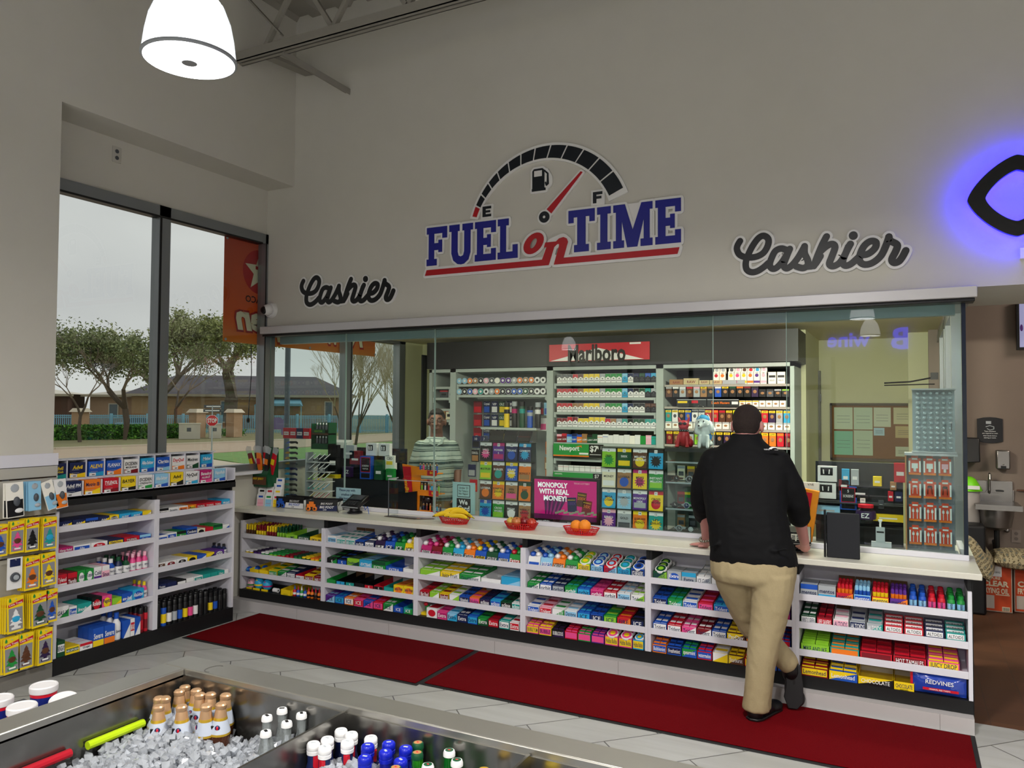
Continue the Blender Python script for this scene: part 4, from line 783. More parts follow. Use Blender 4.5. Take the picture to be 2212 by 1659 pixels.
# we card sign
t = thing('age_sign', 'pale blue paper age limit sign behind the banana basket', 'sign', (-3.185, 5.2, .872))
b = MB(); b.box(0, .205, 0, .003, 0, .245, mat('#a9cdd2', .5)); b.box(.045, .16, -.002, 0, .13, .225, pm('k')); b.box(.05, .155, -.003, -.001, .135, .22, mat('#a9cdd2', .5))
for i, l_ in enumerate(('Under 21', 'No Tobacco', 'No Vapor')): b.text(l_, (.1025, -.003, .202-i*.024), X, Z, .016, pm('k'), w=.085, off=.001)
b.box(.04, .165, -.002, 0, .01, .12, pm('k')); b.text('We', (.1, -.002, .09), X, Z, .036, pm('w'), bold=.04); b.text('Card', (.1025, -.002, .042), X, Z, .04, pm('w'), w=.11, bold=.04); b.build('paper', t)
t = thing('payment_notice', 'pale blue payment notice on the glass left of the card terminal', 'sign', (-4.30, 5.135, .872))
b = MB(); b.box(0, .26, 0, .003, 0, .15, mat('#9fc4cc', .5))
for i, l_ in enumerate(('Please pay with', 'smallest bill', 'We keep a $20', 'bill or smaller')): b.text(l_, (.12, 0, .128-i*.034), X, Z, .02, pm('B'), w=.2)
b.build('paper', t)
tag(MB().tube([(.0, 0, 0), (0, 0, .02)], .03, mat('#1a0a10', .1), 20).ell((0, 0, .13), (.062, .05, .068), mat('#1a0a10', .08), 20, 12).box(-.045, .045, -.03, .03, .0, .075, BLK).build('scanner', None, (-3.56, 5.42, .80)), 'dark round-topped barcode scanner standing beside the lighter rack', 'scanner')
# ---------------- back wall fixtures behind the cashier (front plane y=7.1)
GW = mat('#aeb8b4', .5); CB = mat('#1c2123', .5)
cn = thing('canopy', 'black canopy box above the cigarette shelves', 'canopy', (-4.66, 7.05, 2.125))
MB().box(0, 3.84, 0, .57, 0, .285, mat('#15181a', .45)).build('box', cn)
MB().box(1.475, 2.515, -.012, 0, .045, .215, pm('r')).add([(1.49, -.0125, .05), (2.46, -.0125, .05), (2.0, -.0125, .17)], [(0, 1, 2)], pm('w')).build('sign_panel', cn)
b = MB(); b.text('Marlboro', (1.98, -.014, .118), X, Z, .17, mat('#14110f', .4), w=-.60, bold=.03, off=.002); b.box(2.32, 2.43, -.016, -.013, .195, .212, pm('w')); b.build('lettering', cn)
UX = [-4.66, -4.355, -3.205, -2.065, -.86]
UL = ['narrow wall shelf unit at the left behind the clerk', 'wall unit with snuff tins and hanging cards', 'wall unit holding the cigarette pack rows', 'wall unit with cigarillo pouches and rolling papers']
units = []
for i in range(4):
    w = UX[i+1]-UX[i]; t = thing('wall_unit', UL[i], 'shelf unit', (UX[i], 7.1, 0)); units.append(t)
    [MB().box(a_, a_+.035, 0, .5, 0, 2.12, GW).build('side_panel', t) for a_ in (0, w-.035)]; MB().box(.035, w-.035, .48, .5, 0, 2.12, CB if i in (0, 2, 3) else GW).build('back_panel', t); MB().box(0, w, 0, .5, 2.085, 2.12, GW).build('top_panel', t)
def wshelf(i, z, d=.34, th=.025, c=GW, br=True, y0=.02):
    w = UX[i+1]-UX[i]; b = MB().box(.04, w-.04, y0, d, z-th, z, c)
    if br: b.box(.04, .06, y0-.005, y0+.02, z-th-.03, z, c).box(w-.06, w-.04, y0-.005, y0+.02, z-th-.03, z, c)
    b.build('shelf', units[i])
for z in (1.93, 1.81, 1.69, 1.57): wshelf(0, z)
for z in (1.955, 1.84): wshelf(1, z)
for z in (1.955, 1.81, 1.665, 1.515, 1.36, 1.20, 1.075): wshelf(2, z)
for z in (1.93, 1.725, 1.52, 1.37, 1.1): wshelf(3, z, .42, .02, mat('#a8a29a', .5), False)
def cigpack(x, z, c1, c2, h, lab, st=0, grp=None):
    def mk():
        b = MB().box(-.0265, .0265, 0, .022, 0, h, pm(c1)); 
        if st == 0: b.add([(-.0265, -.0006, h*.52), (0, -.0006, h*.70), (.0265, -.0006, h*.52), (.0265, -.0006, h*.98), (-.0265, -.0006, h*.98)], [(0, 1, 2, 3, 4)], pm(c2)).box(-.022, .022, -.001, 0, h*.22, h*.28, pm('d')).ell((0, -.0005, h*.45), (.007, .001, .006), pm('d'), 8, 5).box(-.0265, .0265, -.0012, 0, h*.78, h*.79, pm('s'))
        elif st == 1: b.text('L&M', (0, -.0003, h*.35), X, Z, .018, pm('w'), w=.045, off=.001); b.quad((-.0265, -.0006, h*.72), (.0265, -.0006, h*.72), (.0265, -.0006, h), (-.0265, -.0006, h), pm(c2))
        else: b.quad((-.0265, -.0006, h*.7), (.0265, -.0006, h*.7), (.0265, -.0006, h*.75), (-.0265, -.0006, h*.75), pm(c2))
        return b
    put('cigarette_pack', ('cig', c1, c2, round(h, 3), st), mk, (x, 7.115, z), 0, lab, 'cigarettes', grp)
rows = [('wd wd wd wr wn wy wy wy ws wg wg wg cl wB kB kG kb kc'.split(), 1.957), ('wr wr wr wr wN wy wy wy ws wg wg wg cl wB wk wG kt ks'.split(), 1.812), ('wr wr wr wN wN wy wy wy ws wg wg wg cl wB wk wk kn kn'.split(), 1.667), ('wR wR wr wR wy wy wy wy wy wr wN ws wt wk wG wG wt wt'.split(), 1.517)]
RN = ['top', 'second', 'third', 'fourth', 'fifth']
for r, (cs, z) in enumerate(rows):
    for i, c in enumerate(cs):
        h = .088 if r != 3 or i not in (2, 3, 6, 7, 8) else .1
        cigpack(-3.205+.10+i*.0575, z, c[0], c[1], h, '%s pack with %s top, %s from left in the %s cigarette row' % (NAME[c[0]], NAME[c[1]], ORD[i], RN[r]))
for i, c in enumerate('RP Rr lb bB ob NN Gk GG wo wb ww ww ww ww fw wf gg Pw tg'.split()):
    cigpack(-3.205+.10+i*.0545, 1.362, c[0], c[1], .088 if i % 2 else .08, '%s pack, %s from left in the fifth cigarette row' % (NAME[c[0]], ORD[i]), 1 if i < 8 else 2)
for i in range(10): cigpack(-3.09+i*.058, 1.077, 'w', 'r' if i in (0, 1, 6, 7) else 'G', .055, 'white menthol cigarette pack, %s from left in the lowest row' % ORD[i], 2)
def panel(x0, x1, z0, z1, y, label, name, cat, draw):
    t = thing(name, label, cat, (x0, y, z0)); b = MB(); draw(b, x1-x0, z1-z0); b.build('panel', t); return t
def np_(b, w, h):
    b.box(0, w*.72, 0, .012, 0, h, pm('g')).box(0, w*.72, -.001, 0, 0, h*.1, pm('o')).box(w*.72, w, 0, .012, 0, h, pm('k')); b.text('Newport', (w*.33, -.001, h*.6), X, Z, h*.38, pm('w'), w=w*.4, bold=.03)
    b.text('$7', (w*.82, 0, h*.62), X, Z, h*.45, pm('w'), bold=.03); b.text('4 1', (w*.92, 0, h*.74), X, Z, h*.25, pm('w')); b.box(w*.74, w*.96, -.001, 0, h*.18, h*.22, pm('w')); b.box(w*.53, w*.71, -.002, 0, h*.18, h*.32, pm('w'))
    b.add([(w*.45, -.001, h*.78), (w*.57, -.001, h*.9), (w*.585, -.001, h*.7), (w*.55, -.001, h*.8)], [(0, 1, 2, 3)], pm('o'))
panel(-3.15, -2.62, 1.225, 1.35, 7.07, 'green cigarette price sign with black price panel', 'price_sign', 'sign', np_)
panel(-3.15, -2.62, 1.01, 1.065, 7.07, 'narrow green shelf strip below the menthol packs', 'price_sign', 'sign', lambda b, w, h: (b.box(0, w*.8, 0, .01, 0, h, pm('g')).box(0, w*.8, -.001, 0, 0, h*.12, pm('o')).box(w*.8, w, 0, .01, 0, h, pm('k')), b.text('ORIGINAL', (w*.11, 0, h*.7), X, Z, h*.24, pm('w')), b.text('$7', (w*.88, 0, h*.5), X, Z, h*.6, pm('w'))))
# snuff tins
for r, (cs, z) in enumerate((('lloNkPdfuusoNoww', 1.957), ('lkbPtwsokUbbGkww', 1.842))):
    for i, c in enumerate(cs):
        def mk(): return MB().cyl((0, 0, .034), .034, .02, pm('s'), 20, 'y').lathe([(.029, -.0012), (.029, 0)], (0, 0, .034), pm(c), 18, 'y').lathe([(.014, -.002), (.014, -.001)], (0, 0, .034), pm('w' if c != 'w' else 'k'), 12, 'y')
        put('snuff_tin', ('snuff', c), mk, (-4.29+i*.0665, 7.125, z), 0, '%s round snuff tin, %s from left on the %s row' % (NAME[c], ORD[i], ['upper', 'lower'][r]), 'tin', None)
# small boxes in narrow unit
for i, (x, z, w, h, c, c2, n_) in enumerate(((-4.49, 1.812, .1, .075, 'd', 'r', 'left camera-print'), (-4.385, 1.812, .09, .075, 's', 'r', 'right camera-print'), (-4.42, 1.572, .08, .1, 'e', 'r', 'cream cigarillo'), (-4.50, 1.572, .06, .12, 'N', 'n', 'tan cigarillo'))):
    tag(MB().box(-w/2, w/2, 0, .06, 0, h, pm(c)).box(-w/2, w/2, -.001, 0, h*.85, h, pm(c2)).box(-w*.3, w*.3, -.001, 0, h*.3, h*.6, pm('k')).build('small_box', None, (x, 7.13, z+.001)), '%s box on the narrow shelf unit behind the clerk' % n_, 'box')
# hanging cards
def card(x, z, w, h, c, c2, tx, lab, y=7.3, n='blister_card', cat='packaged goods'):
    b = MB().box(-w/2, w/2, 0, .012, -h, 0, pm(c)); b.quad((-w*.42, -.0006, -h*.92), (w*.42, -.0006, -h*.92), (w*.42, -.0006, -h*.45), (-w*.42, -.0006, -h*.45), pm(c2))
    if tx: b.text(tx, (0, 0, -h*.25), X, Z, h*.2, pm('w' if c in 'kBbRrGgUdu' else 'k'), w=w*.85)
    b.box(-.004, .004, -.001, .04, -.002, .006, pm('s')); tag(b.build(n, None, (x, y, z)), lab, cat)
for r in range(3):
    for i, (c, c2, tx) in enumerate((('R', 'r', ''), ('B', 'b', 'Crystal'), ('B', 'w', 'VIP'), ('G', 'y', 'OLD'), ('B', 'w', 'VIP'))):
        if r == 2 and i > 3: continue
        card(-4.16+i*.095+(.02 if i else 0), 1.775-r*.145, .078 if i else .10, .13, c, c2, tx, '%s scented card, %s on the %s hanging row of the back wall' % (NAME[c], ORD[i], ORD[r]))
for i, (c, c2, h) in enumerate((('y', 'k', .26), ('k', 'm', .27), ('G', 't', .27), ('b', 's', .22), ('k', 'w', .26))):
    tag(MB().lathe([(.03, 0), (.03, h*.8), (.028, h*.82)], (0, 0, 0), pm(c), 12).lathe([(.029, h*.82), (.029, h)], (0, 0, 0), pm('k' if c != 'k' else 's'), 12).lathe([(.0305, h*.55), (.0305, h*.72)], (0, 0, 0), pm(c2), 12).build('torch_lighter', None, (-3.72+i*.09, 7.15, 1.5)), '%s tall torch lighter, %s in the row on the back unit' % (NAME[c], ORD[i]), 'lighter')
sh_ = MB().box(.35, 1.0, .0, .2, 1.475, 1.498, GW).build('shelf', units[1])
for i, (x, z, c, c2, tx) in enumerate(((-3.36, 1.76, 'd', 'r', ''), (-3.27, 1.76, 'l', 'b', ''), (-3.33, 1.6, 'w', 'p', ''), (-4.12, 1.40, 'B', 'k', '10'), (-4.02, 1.40, 'B', 'k', '7'), (-4.13, 1.25, 'k', 'N', 'DURACELL'), (-4.02, 1.25, 'k', 'N', 'DURACELL'), (-3.91, 1.40, 'R', 'r', ''), (-4.17, 1.09, 'B', 's', ''), (-3.25, 1.36, 'o', 'd', ''), (-3.26, 1.20, 'N', 'e', ''), (-3.25, 1.08, 'o', 'b', ''), (-4.15, .93, 'r', 'o', ''), (-3.62, 1.40, 'B', 'b', ''))):
    card(x, z, .09, .13, c, c2, tx, '%s and %s blister card, hanging %s' % (NAME[c], NAME[c2], ['top right of the snuff unit', 'at the right edge of the snuff unit', 'below the top right cards', 'left above the batteries', 'second above the batteries', 'as the left battery pack', 'as the right battery pack', 'red above the batteries', 'under the battery packs', 'beside the unit post at right', 'below the orange card at right', 'lowest at the right post', 'lowest beside the clerk', 'behind the wallets'][i]), 7.2)
# papers, pouches
def pouch(x, z, w, h, c, c2, lab, name='tobacco_pouch', cat='pouch'):
    def mk():
        b = MB().box(-w/2, w/2, 0, .03, 0, h, pm(c)).quad((-w/2, -.0006, h*.78), (w/2, -.0006, h*.78), (w/2, -.0006, h*.96), (-w/2, -.0006, h*.96), pm(c2)); b.ell((0, -.0008, h*.48), (w*.28, .001, h*.16), pm('N' if c not in 'Nwe' else 'd'), 10, 5)
        if c2 == 'y': b.text('2/99', (0, -.0003, h*.87), X, Z, h*.12, pm('k'), w=w*.8, off=.001)
        return b
    put(name, ('pouch', c, c2, round(w, 3), round(h, 3)), mk, (x, 7.13, z), 0, lab, cat, None)
x = -1.98
for i, (w, c) in enumerate(((.135, 'n'), (.145, 'e'), (.10, 'N'), (.115, 'N'), (.13, 'l'), (.075, 's'))):
    h = .05 if c != 'e' else .06; b = MB().box(0, w-.006, 0, .05, 0, h*(.95 if i < 2 else .75), mat('#c9b68a' if c in 'eN' else PAL['s' if c != 'n' else 'N'], .6))
    if i < 4: b.text('RAW', (w/2, 0, h*.4), X, Z, h*.42, pm('R'), w=w*.6)
    tag(b.build('rolling_papers', None, (x, 7.13, 1.932)), '%s rolling paper box, %s on the top paper shelf' % (NAME[c], ORD[i]), 'rolling papers'); x += w
for i in range(8):
    for lv in range(2):
        if lv and i == 99: continue
        c = 'roypyouP'[i] if not lv else 'ssdPnrcP'[i]
        b = MB().box(-.026, .026, 0, .03, 0, .115 if not lv else .05, pm('f')); b.lathe([(.014, -.001), (.016, -.0005)], (0, 0, .078 if not lv else .03), pm(c), 14, 'y'); b.box(-.026, .026, -.001, 0, .01, .03, pm(c)) if not lv else None
        b.text('GEEK', (0, -.0004, .10), X, Z, .008, pm('k'), off=.001) if not lv else None
        tag(b.build('vape_box', None, (-1.545+i*.057+(.02 if i > 1 else 0), 7.14+(.035 if lv else 0), 1.932+(.10 if lv else 0))), 'white vape box with %s mark, %s in the %s row' % (NAME[c], ORD[i], ['front', 'back raised'][lv]), 'vape box')
for i in range(2): tag(MB().box(-.033, .033, 0, .04, 0, .105, pm('f')).box(-.028, .028, -.001, 0, .055, .075, pm('k')).text('KILO', (0, 0, .03), X, Z, .013, pm('k')).build('vape_box', None, (-1.05+i*.076, 7.13, 1.932)), 'white box with black band, %s of the two beside the vape boxes' % ['left', 'right'][i], 'vape box')
for i, (c, c2) in enumerate('ns kw sw nr sP Ny kN bw ky kG ko kR Nk kk dk ks kL'.split() if 0 else [q for q in 'ns kw sw nr sP Ny kN bw ky kG ko kR Uk kk dk ks kL'.split()]):
    pouch(-1.985+i*.0655, 1.815, .058, .10 if i < 13 else .07, c, c2, '%s tobacco pouch with %s strip, %s from left, second pouch shelf' % (NAME[c], NAME[c2], ORD[i]))
b = MB().box(-.0, .275, -.03, .0, 0, .065, CB).box(.01, .10, -.032, -.03, .03, .05, pm('y')).box(.14, .2, -.032, -.03, .03, .055, pm('r')).box(0, .275, -.032, -.03, .06, .066, pm('s')); tag(b.build('cigarillo_tray', None, (-1.90, 7.12, 1.727)), 'black cigarillo tray with yellow labels on the second shelf', 'tray')
b = MB().box(-.0, .28, -.03, .0, 0, .065, CB).box(0, .28, -.032, -.03, .06, .066, pm('s')).box(.22, .275, -.032, -.03, .02, .045, pm('w')).text('Dutch Masters', (.12, -.03, .034), X, Z, .022, pm('o'), w=.16, off=.003); tag(b.build('cigarillo_tray', None, (-1.615, 7.12, 1.727)), 'black cigarillo tray with gold lettering on the second shelf', 'tray')
for i in range(7): pouch(-1.31+i*.058, 1.727, .052, .055, 'f', 'y' if i < 3 else 'f', 'off-white cigarillo pouch, %s in the low row beside the trays' % ORD[i])
for i, c2 in enumerate('ty wy ky by wd wd ry ro nr ny Ly ky ky wy ry Uy sy cy'.split()): pouch(-1.99+i*.0625, 1.60 if i < 0 else 1.585, .054, .11, c2[0], c2[1], '%s cigarillo pouch with %s top, %s from left on the third pouch shelf' % (NAME[c2[0]], NAME[c2[1]], ORD[i]))
for i in range(17): pouch(-1.99+i*.0665, 1.522, .058, .062, 'f', 's', 'white warning-label pouch, %s from left on the third shelf front' % ORD[i])
for i, c2 in enumerate('Ry ny wy sk Ly Uy dy ky Uy ky sy ry Ly oy oy ro Rr'.split()): pouch(-1.98+i*.0665, 1.375, .056, .12, c2[0], c2[1], '%s cigarillo pouch with %s top, %s from left on the fourth pouch shelf' % (NAME[c2[0]], NAME[c2[1]], ORD[i]))
# rack lights / standing clock banner
tag(MB().box(0, .015, 0, .09, 0, .93, mat('#171c1c', .5)).build('wall_banner', None, (-4.72, 7.03, 1.35)), 'tall narrow black banner at the left of the wall units', 'banner')
# ---------------- watch case with dogs on top
WC = thing('watch_case', 'glass display case with watches and cigarillos beside the right ticket dispenser', 'display case', (-1.475, 5.19, .85))
MB().box(0, .56, 0, .003, 0, .56, GL2).box(0, .003, 0, .28, 0, .56, GL2).box(.557, .56, 0, .28, 0, .56, GL2).build('glass', WC)
MB().box(0, .56, 0, .28, .56, .585, CB).box(0, .56, 0, .28, -.005, .01, CB).box(0, .56, .275, .28, 0, .56, mat('#6a766c', .5)).build('frame', WC)
for z in (.17, .35, .49): MB().box(.005, .555, .01, .27, z-.006, z, GL2).box(.005, .555, .008, .012, z-.008, z+.003, pm('s')).build('shelf', WC)
def watch(x, y, z, c1, c2, lab):
    b = MB().lathe([(.019, 0), (.022, .003), (.022, .009), (.018, .011)], (0, 0, 0), pm(c1), 18, 'y'); b.lathe([(.017, -.0006), (.017, 0)], (0, 0, 0), pm(c2), 16, 'y'); b.box(-.001, .001, -.0015, 0, 0, .012, pm('w')); b.box(0, .009, -.0015, 0, -.001, .001, pm('w'))
    b.tube([(-.022, .006, 0), (-.034, .02, 0), (-.034, .045, 0), (0, .06, 0), (.034, .045, 0), (.034, .02, 0), (.022, .006, 0)], .006, pm(c1), 6); tag(b.build('watch', None, (x, y, z)), lab, 'watch')
for i, (x, z, c, c2) in enumerate(((-1.40, 1.225, 'n', 'k'), (-1.31, 1.225, 's', 'k'), (-1.22, 1.225, 'k', 'd'), (-1.14, 1.225, 's', 'k'), (-1.41, 1.045, 'k', 'k'), (-1.33, 1.045, 's', 'B'), (-1.25, 1.045, 'k', 'd'), (-1.38, .887, 's', 'd'), (-1.13, .887, 's', 'k'), (-1.05, .887, 'd', 's'), (-1.30, .887, 'k', 's'))): watch(x, 5.21, z, c, c2, '%s wristwatch with %s dial, %s' % (NAME[c], NAME[c2], ['first on the upper glass shelf', 'second on the upper glass shelf', 'third on the upper glass shelf', 'fourth on the upper glass shelf', 'first on the middle glass shelf', 'second on the middle glass shelf', 'third on the middle glass shelf', 'first on the case floor', 'behind the leaning forearm', 'at the right end of the case', 'second on the case floor'][i]))
for i, (x, z, c, c2) in enumerate(((-1.40, 1.205, 'e', 's'), (-1.33, 1.205, 'N', 'y'), (-1.27, 1.205, 'B', 'y'), (-1.2, 1.205, 'r', 'y'), (-1.35, 1.025, 'g', 'y'), (-1.28, 1.025, 'o', 'y'), (-1.4, 1.025, 'R', 'r'), (-1.21, 1.025, 'n', 'y'), (-1.40, .865, 'N', 's'), (-1.32, .865, 'k', 's'), (-1.1, .865, 's', 'w'), (-1.02, .865, 's', 'w'))):
    b = MB().box(-.026, .026, 0, .02, 0, .1, pm(c)).box(-.026, .026, -.001, 0, .08, .097, pm(c2)).box(-.018, .018, -.001, 0, .03, .06, pm('d')); tag(b.build('cigarillo_pouch', None, (x, 5.34, z)), '%s pouch with %s strip standing behind the watches, %s of them' % (NAME[c], NAME[c2], ORD[i]), 'pouch')
def metaobj(name, prims, mt, voxel, parent=None, smooth=6, paint=None, keep=1.0, loc=None, wr=None):
    """one continuous body grown from tapered limbs and rounded masses"""
    b = MB()
    for p in prims:
        if p[0] == 'e':
            rot = None
            if len(p) > 3: rot = Mx.Rotation(p[3][2], 3, 'Z') @ Mx.Rotation(p[3][1], 3, 'Y') @ Mx.Rotation(p[3][0], 3, 'X')
            b.ell(p[1], p[2], mt, 16, 12, rot)
        elif p[0] == 't':
            a, c, r0, r1 = V(p[1]), V(p[2]), p[3], p[4]; n = max(2, int((c-a).length/.02)); b.tube([a.lerp(c, i/n) for i in range(n+1)], [r0+(r1-r0)*i/n for i in range(n+1)], mt, 14); b.ell(a, (r0,)*3, mt, 14, 10); b.ell(c, (r1,)*3, mt, 14, 10)
        elif p[0] == 's':      # swept flattened sections: list of (center, rx, ry, rz_angle)
            vs = []; fs = []; n = 20
            for (c, rx, ry, an) in p[1]:
                for i in range(n):
                    a = 2*PI*i/n; q = V((rx*math.copysign(abs(math.cos(a))**.85, math.cos(a)), ry*math.copysign(abs(math.sin(a))**.85, math.sin(a)), 0)); vs.append(V(c)+Mx.Rotation(an, 3, 'Z') @ q)
            k = len(p[1])
            for j in range(k-1):
                for i in range(n): fs.append((j*n+i, j*n+(i+1) % n, (j+1)*n+(i+1) % n, (j+1)*n+i))
            fs += [tuple(range(n))[::-1], tuple(range((k-1)*n, k*n))]; b.add(vs, fs, mt)
    o = b.build('grow'); m = o.modifiers.new('r', 'REMESH'); m.mode = 'VOXEL'; m.voxel_size = voxel; m.use_smooth_shade = True
    s_ = o.modifiers.new('s', 'SMOOTH'); s_.factor = .5; s_.iterations = smooth
    dg = bpy.context.evaluated_depsgraph_get(); dg.update(); ev = o.evaluated_get(dg); me = bpy.data.meshes.new_from_object(ev); bpy.data.objects.remove(o)
    me.name = name; me.materials.clear(); me.materials.append(mt)
    if paint:
        for f in paint[0]: me.materials.append(f)
        for p in me.polygons: p.material_index = paint[1](p.center, p.normal)
    if wr:      # cloth creases
        from mathutils import noise
        for v in me.vertices:
            c = v.co; q = noise.noise(V((c.x*wr[1], c.y*wr[1], c.z*wr[2])))*.6+.4*(1-2*abs(noise.noise(V((c.x*wr[1]*1.7+c.z*9, c.y*wr[1]*1.7, c.z*wr[2]*1.6-c.x*5)))))
            v.co = c+v.normal*(q*wr[0])
    for p in me.polygons: p.use_smooth = True
    o = bpy.data.objects.new(name, me); COL.objects.link(o)
    if parent: o.parent = parent
    if loc is not None: o.location = loc
    return o
# red dog bank and white plush-like dog
t = thing('dog_figurine', 'red bulldog figurine wearing sunglasses and a studded collar on the watch case', 'figurine', (-1.37, 5.30, 1.436))
RD = mat('#b3202f', .45)
metaobj('body', [('e', (0, 0, .07), (.042, .038, .06)), ('e', (0, .02, .035), (.05, .045, .035)), ('e', (.045, .01, .03), (.02, .035, .03)), ('e', (-.045, .01, .03), (.02, .035, .03)), ('t', (-.028, -.03, .075), (-.034, -.04, .01), .012, .012), ('t', (.028, -.03, .075), (.034, -.04, .01), .012, .012), ('e', (-.036, -.05, .008), (.016, .02, .008)), ('e', (.036, -.05, .008), (.016, .02, .008)), ('t', (0, 0, .1), (0, -.005, .14), .03, .03), ('e', (0, -.005, .155), (.038, .034, .034)), ('e', (0, -.03, .142), (.024, .02, .018)), ('t', (-.028, 0, .18), (-.038, 0, .205), .012, .006), ('t', (.028, 0, .18), (.038, 0, .205), .012, .006)], RD, .004, t, 3)
MB().ell((-.016, -.037, .165), (.014, .006, .010), BLK, 12, 8).ell((.016, -.037, .165), (.014, .006, .010), BLK, 12, 8).box(-.004, .004, -.042, -.036, .165, .168, BLK).build('sunglasses', t)
b = MB().lathe([(.032, 0), (.034, .007), (.032, .014)], (0, -.003, .110), BLK, 20)
for i in range(5): b.ell((.034*math.sin((i-2)*.5), -.003-.034*math.cos((i-2)*.5), .117), (.003, .003, .003), pm('s'), 6, 4)
b.build('collar', t)
t = thing('dog_figurine', 'white spaniel figurine with blue cap and vest in clear wrapping on the watch case', 'figurine', (-1.225, 5.30, 1.436))
WD = mat('#dfe6e6', .6)
metaobj('body', [('e', (0, 0, .07), (.045, .04, .065)), ('e', (0, .02, .03), (.05, .045, .03)), ('t', (-.025, -.03, .08), (-.028, -.045, .01), .014, .013), ('t', (.025, -.03, .08), (.028, -.045, .01), .014, .013), ('t', (0, 0, .12), (-.01, -.01, .15), .03, .03), ('e', (-.01, -.012, .175), (.044, .042, .045)), ('t', (-.015, -.04, .165), (-.022, -.062, .15), .022, .015), ('t', (-.05, -.005, .17), (-.05, -.01, .11), .016, .022), ('t', (.03, 0, .175), (.052, -.005, .125), .016, .024)], WD, .004, t, 3)
MB().ell((-.01, -.005, .195), (.045, .042, .032), mat('#2d9bd0', .6), 16, 10).build('cap', t); MB().ell((0, .004, .075), (.05, .043, .045), mat('#2b7fc0', .6), 16, 10).build('vest', t)
MB().ell((-.03, -.050, .178), (.005, .004, .006), BLK, 8, 6).ell((.004, -.052, .183), (.005, .004, .006), BLK, 8, 6).ell((-.023, -.077, .153), (.007, .005, .006), BLK, 8, 6).build('face', t)
b = MB(); b.ell((0, 0, .12), (.075, .075, .13), CLEAR, 14, 10); b.ell((-.03, 0, .265), (.03, .02, .03), CLEAR, 9, 6); b.build('wrapping', t)
# ---------------- window side interior: knives, eyewear, register display
t = thing('interior_counter', 'inner cashier counter running behind the glass', 'counter', (-5.08, 5.2, 0)); MB().box(0, 5.28, 0, .45, 0, .80, mat('#26272b', .6)).build('cabinet', t); MB().box(0, 5.28, 0, .47, .80, .83, mat('#8f8d8a', .4)).build('top', t)
t = thing('knife_stand', 'clear stand of folding knives in front of the window', 'display stand', (-5.0, 5.34, .83)); MB().box(-.10, .14, .03, .035, 0, .60, GL2).box(-.10, .14, -.05, .07, 0, .008, GL2).box(-.12, .15, -.02, .08, .575, .58, GL2).build('stand', t)
for i in range(11):
    c = ['u', 'u', 'y', 'y', 'y', 'c', 'c', 'c', 't', 't', 'c'][i]; hc = ['k', 'k', 'd', 'd', 'd', 'B', 'B', 'B', 'k', 'k', 'B'][i]; z = 1.375-i*.048
    b = MB(); b.prism([(-.095, -.004), (-.06, .012), (-.02, .012), (-.02, -.006), (-.06, -.008)] if i > 1 else [(-.09, -.02), (-.05, .008), (-.02, .012), (-.02, -.004), (-.05, -.006)], (0, 0, 0), X, Z, .003, mat({'y': '#d8b060', 'c': '#2a9fe0', 'u': '#5a6fd0', 't': '#4aa8a0'}[c], .2, .6)); b.prism([(-.022, .013), (.05, .014), (.068, .004), (.065, -.012), (.04, -.004), (.0, -.010), (-.022, -.008)], (0, -.002, 0), X, Z, .008, pm(hc, .4))
    tag(b.build('folding_knife', None, (-4.985, 5.34, z)), '%s-bladed folding knife, %s from the top of the clear stand' % ({'y': 'gold', 'c': 'blue', 'u': 'purple', 't': 'green-blue'}[c], ORD[i]), 'knife')
t = thing('eyewear_rack', 'clear rack of slanted mirrored glasses behind the glass', 'display stand', (-4.70, 5.38, .83)); MB().box(-.13, .13, .06, .065, 0, .46, GL2).box(-.13, -.125, -.04, .06, 0, .46, pm('s')).build('frame', t)
for r in range(5):
    MB().box(-.13, .13, -.03, .06, .03+r*.085, .034+r*.085, pm('w')).build('shelf', t)
    for i in range(4):
        c = ['r', 't', 'L', 'd', 'k'][r] if (i+r) % 4 else ['y', 'c', 'y', 's', 's'][r]
        def mk(): return MB().bar((0, 0, 0), (.05, .03, .05), .02, .012, pm(c, .15)).bar((.02, -.01, .012), (.065, .02, .06), .012, .006, pm('w'))
        put('sunglasses', ('sg', c), mk, (-4.81+i*.056, 5.36, .88+r*.085), 0, '%s sunglasses, %s on the %s level of the clear rack' % (NAME[c], ORD[i], ORD[r]), 'sunglasses', None)
t = thing('shot_display', 'dark green energy shot display with bottles on top of the eyewear rack', 'display box', (-4.80, 5.38, 1.32)); b = MB(); b.box(0, .2, .1, .11, 0, .24, pm('G')).box(.0, .006, 0, .1, 0, .23, pm('G')).box(.194, .2, 0, .1, 0, .24, pm('G')).box(0, .2, 0, .1, 0, .05, pm('G')).box(0, .2, 0, .1, .13, .145, pm('n')).box(.01, .16, -.004, 0, .145, .18, pm('G')).text('KRATOM', (.085, -.004, .162), X, Z, .016, pm('L'), off=.001); b.build('carton', t)
for i in range(8):
    o = MB().lathe([(.013, 0), (.013, .035), (.006, .05)], (0, 0, 0), pm('d'), 10).lathe([(.007, .05), (.007, .065)], (0, 0, 0), pm('w'), 8).build('shot_bottle', None, (-4.765+(i % 4)*.035, 5.42, 1.372+(.12 if i > 3 else 0))); tag(o, 'grey shot bottle, %s in the %s row of the green display' % (ORD[i % 4], ['lower', 'upper'][i > 3]), 'bottle')
for i, c in enumerate('rrBr'): tag(MB().box(0, .078, 0, .05, 0, .095, pm(c)).box(.01, .068, -.001, 0, .03, .06, pm('w')).text('AIRMAX', (.039, -.001, .045), X, Z, .014, pm(c), w=.055).build('ear_plug_box', None, (-5.12+i*.08, 5.36, 1.412)), '%s travel kit box, %s from left above the knife stand' % (NAME[c], ORD[i]), 'box')
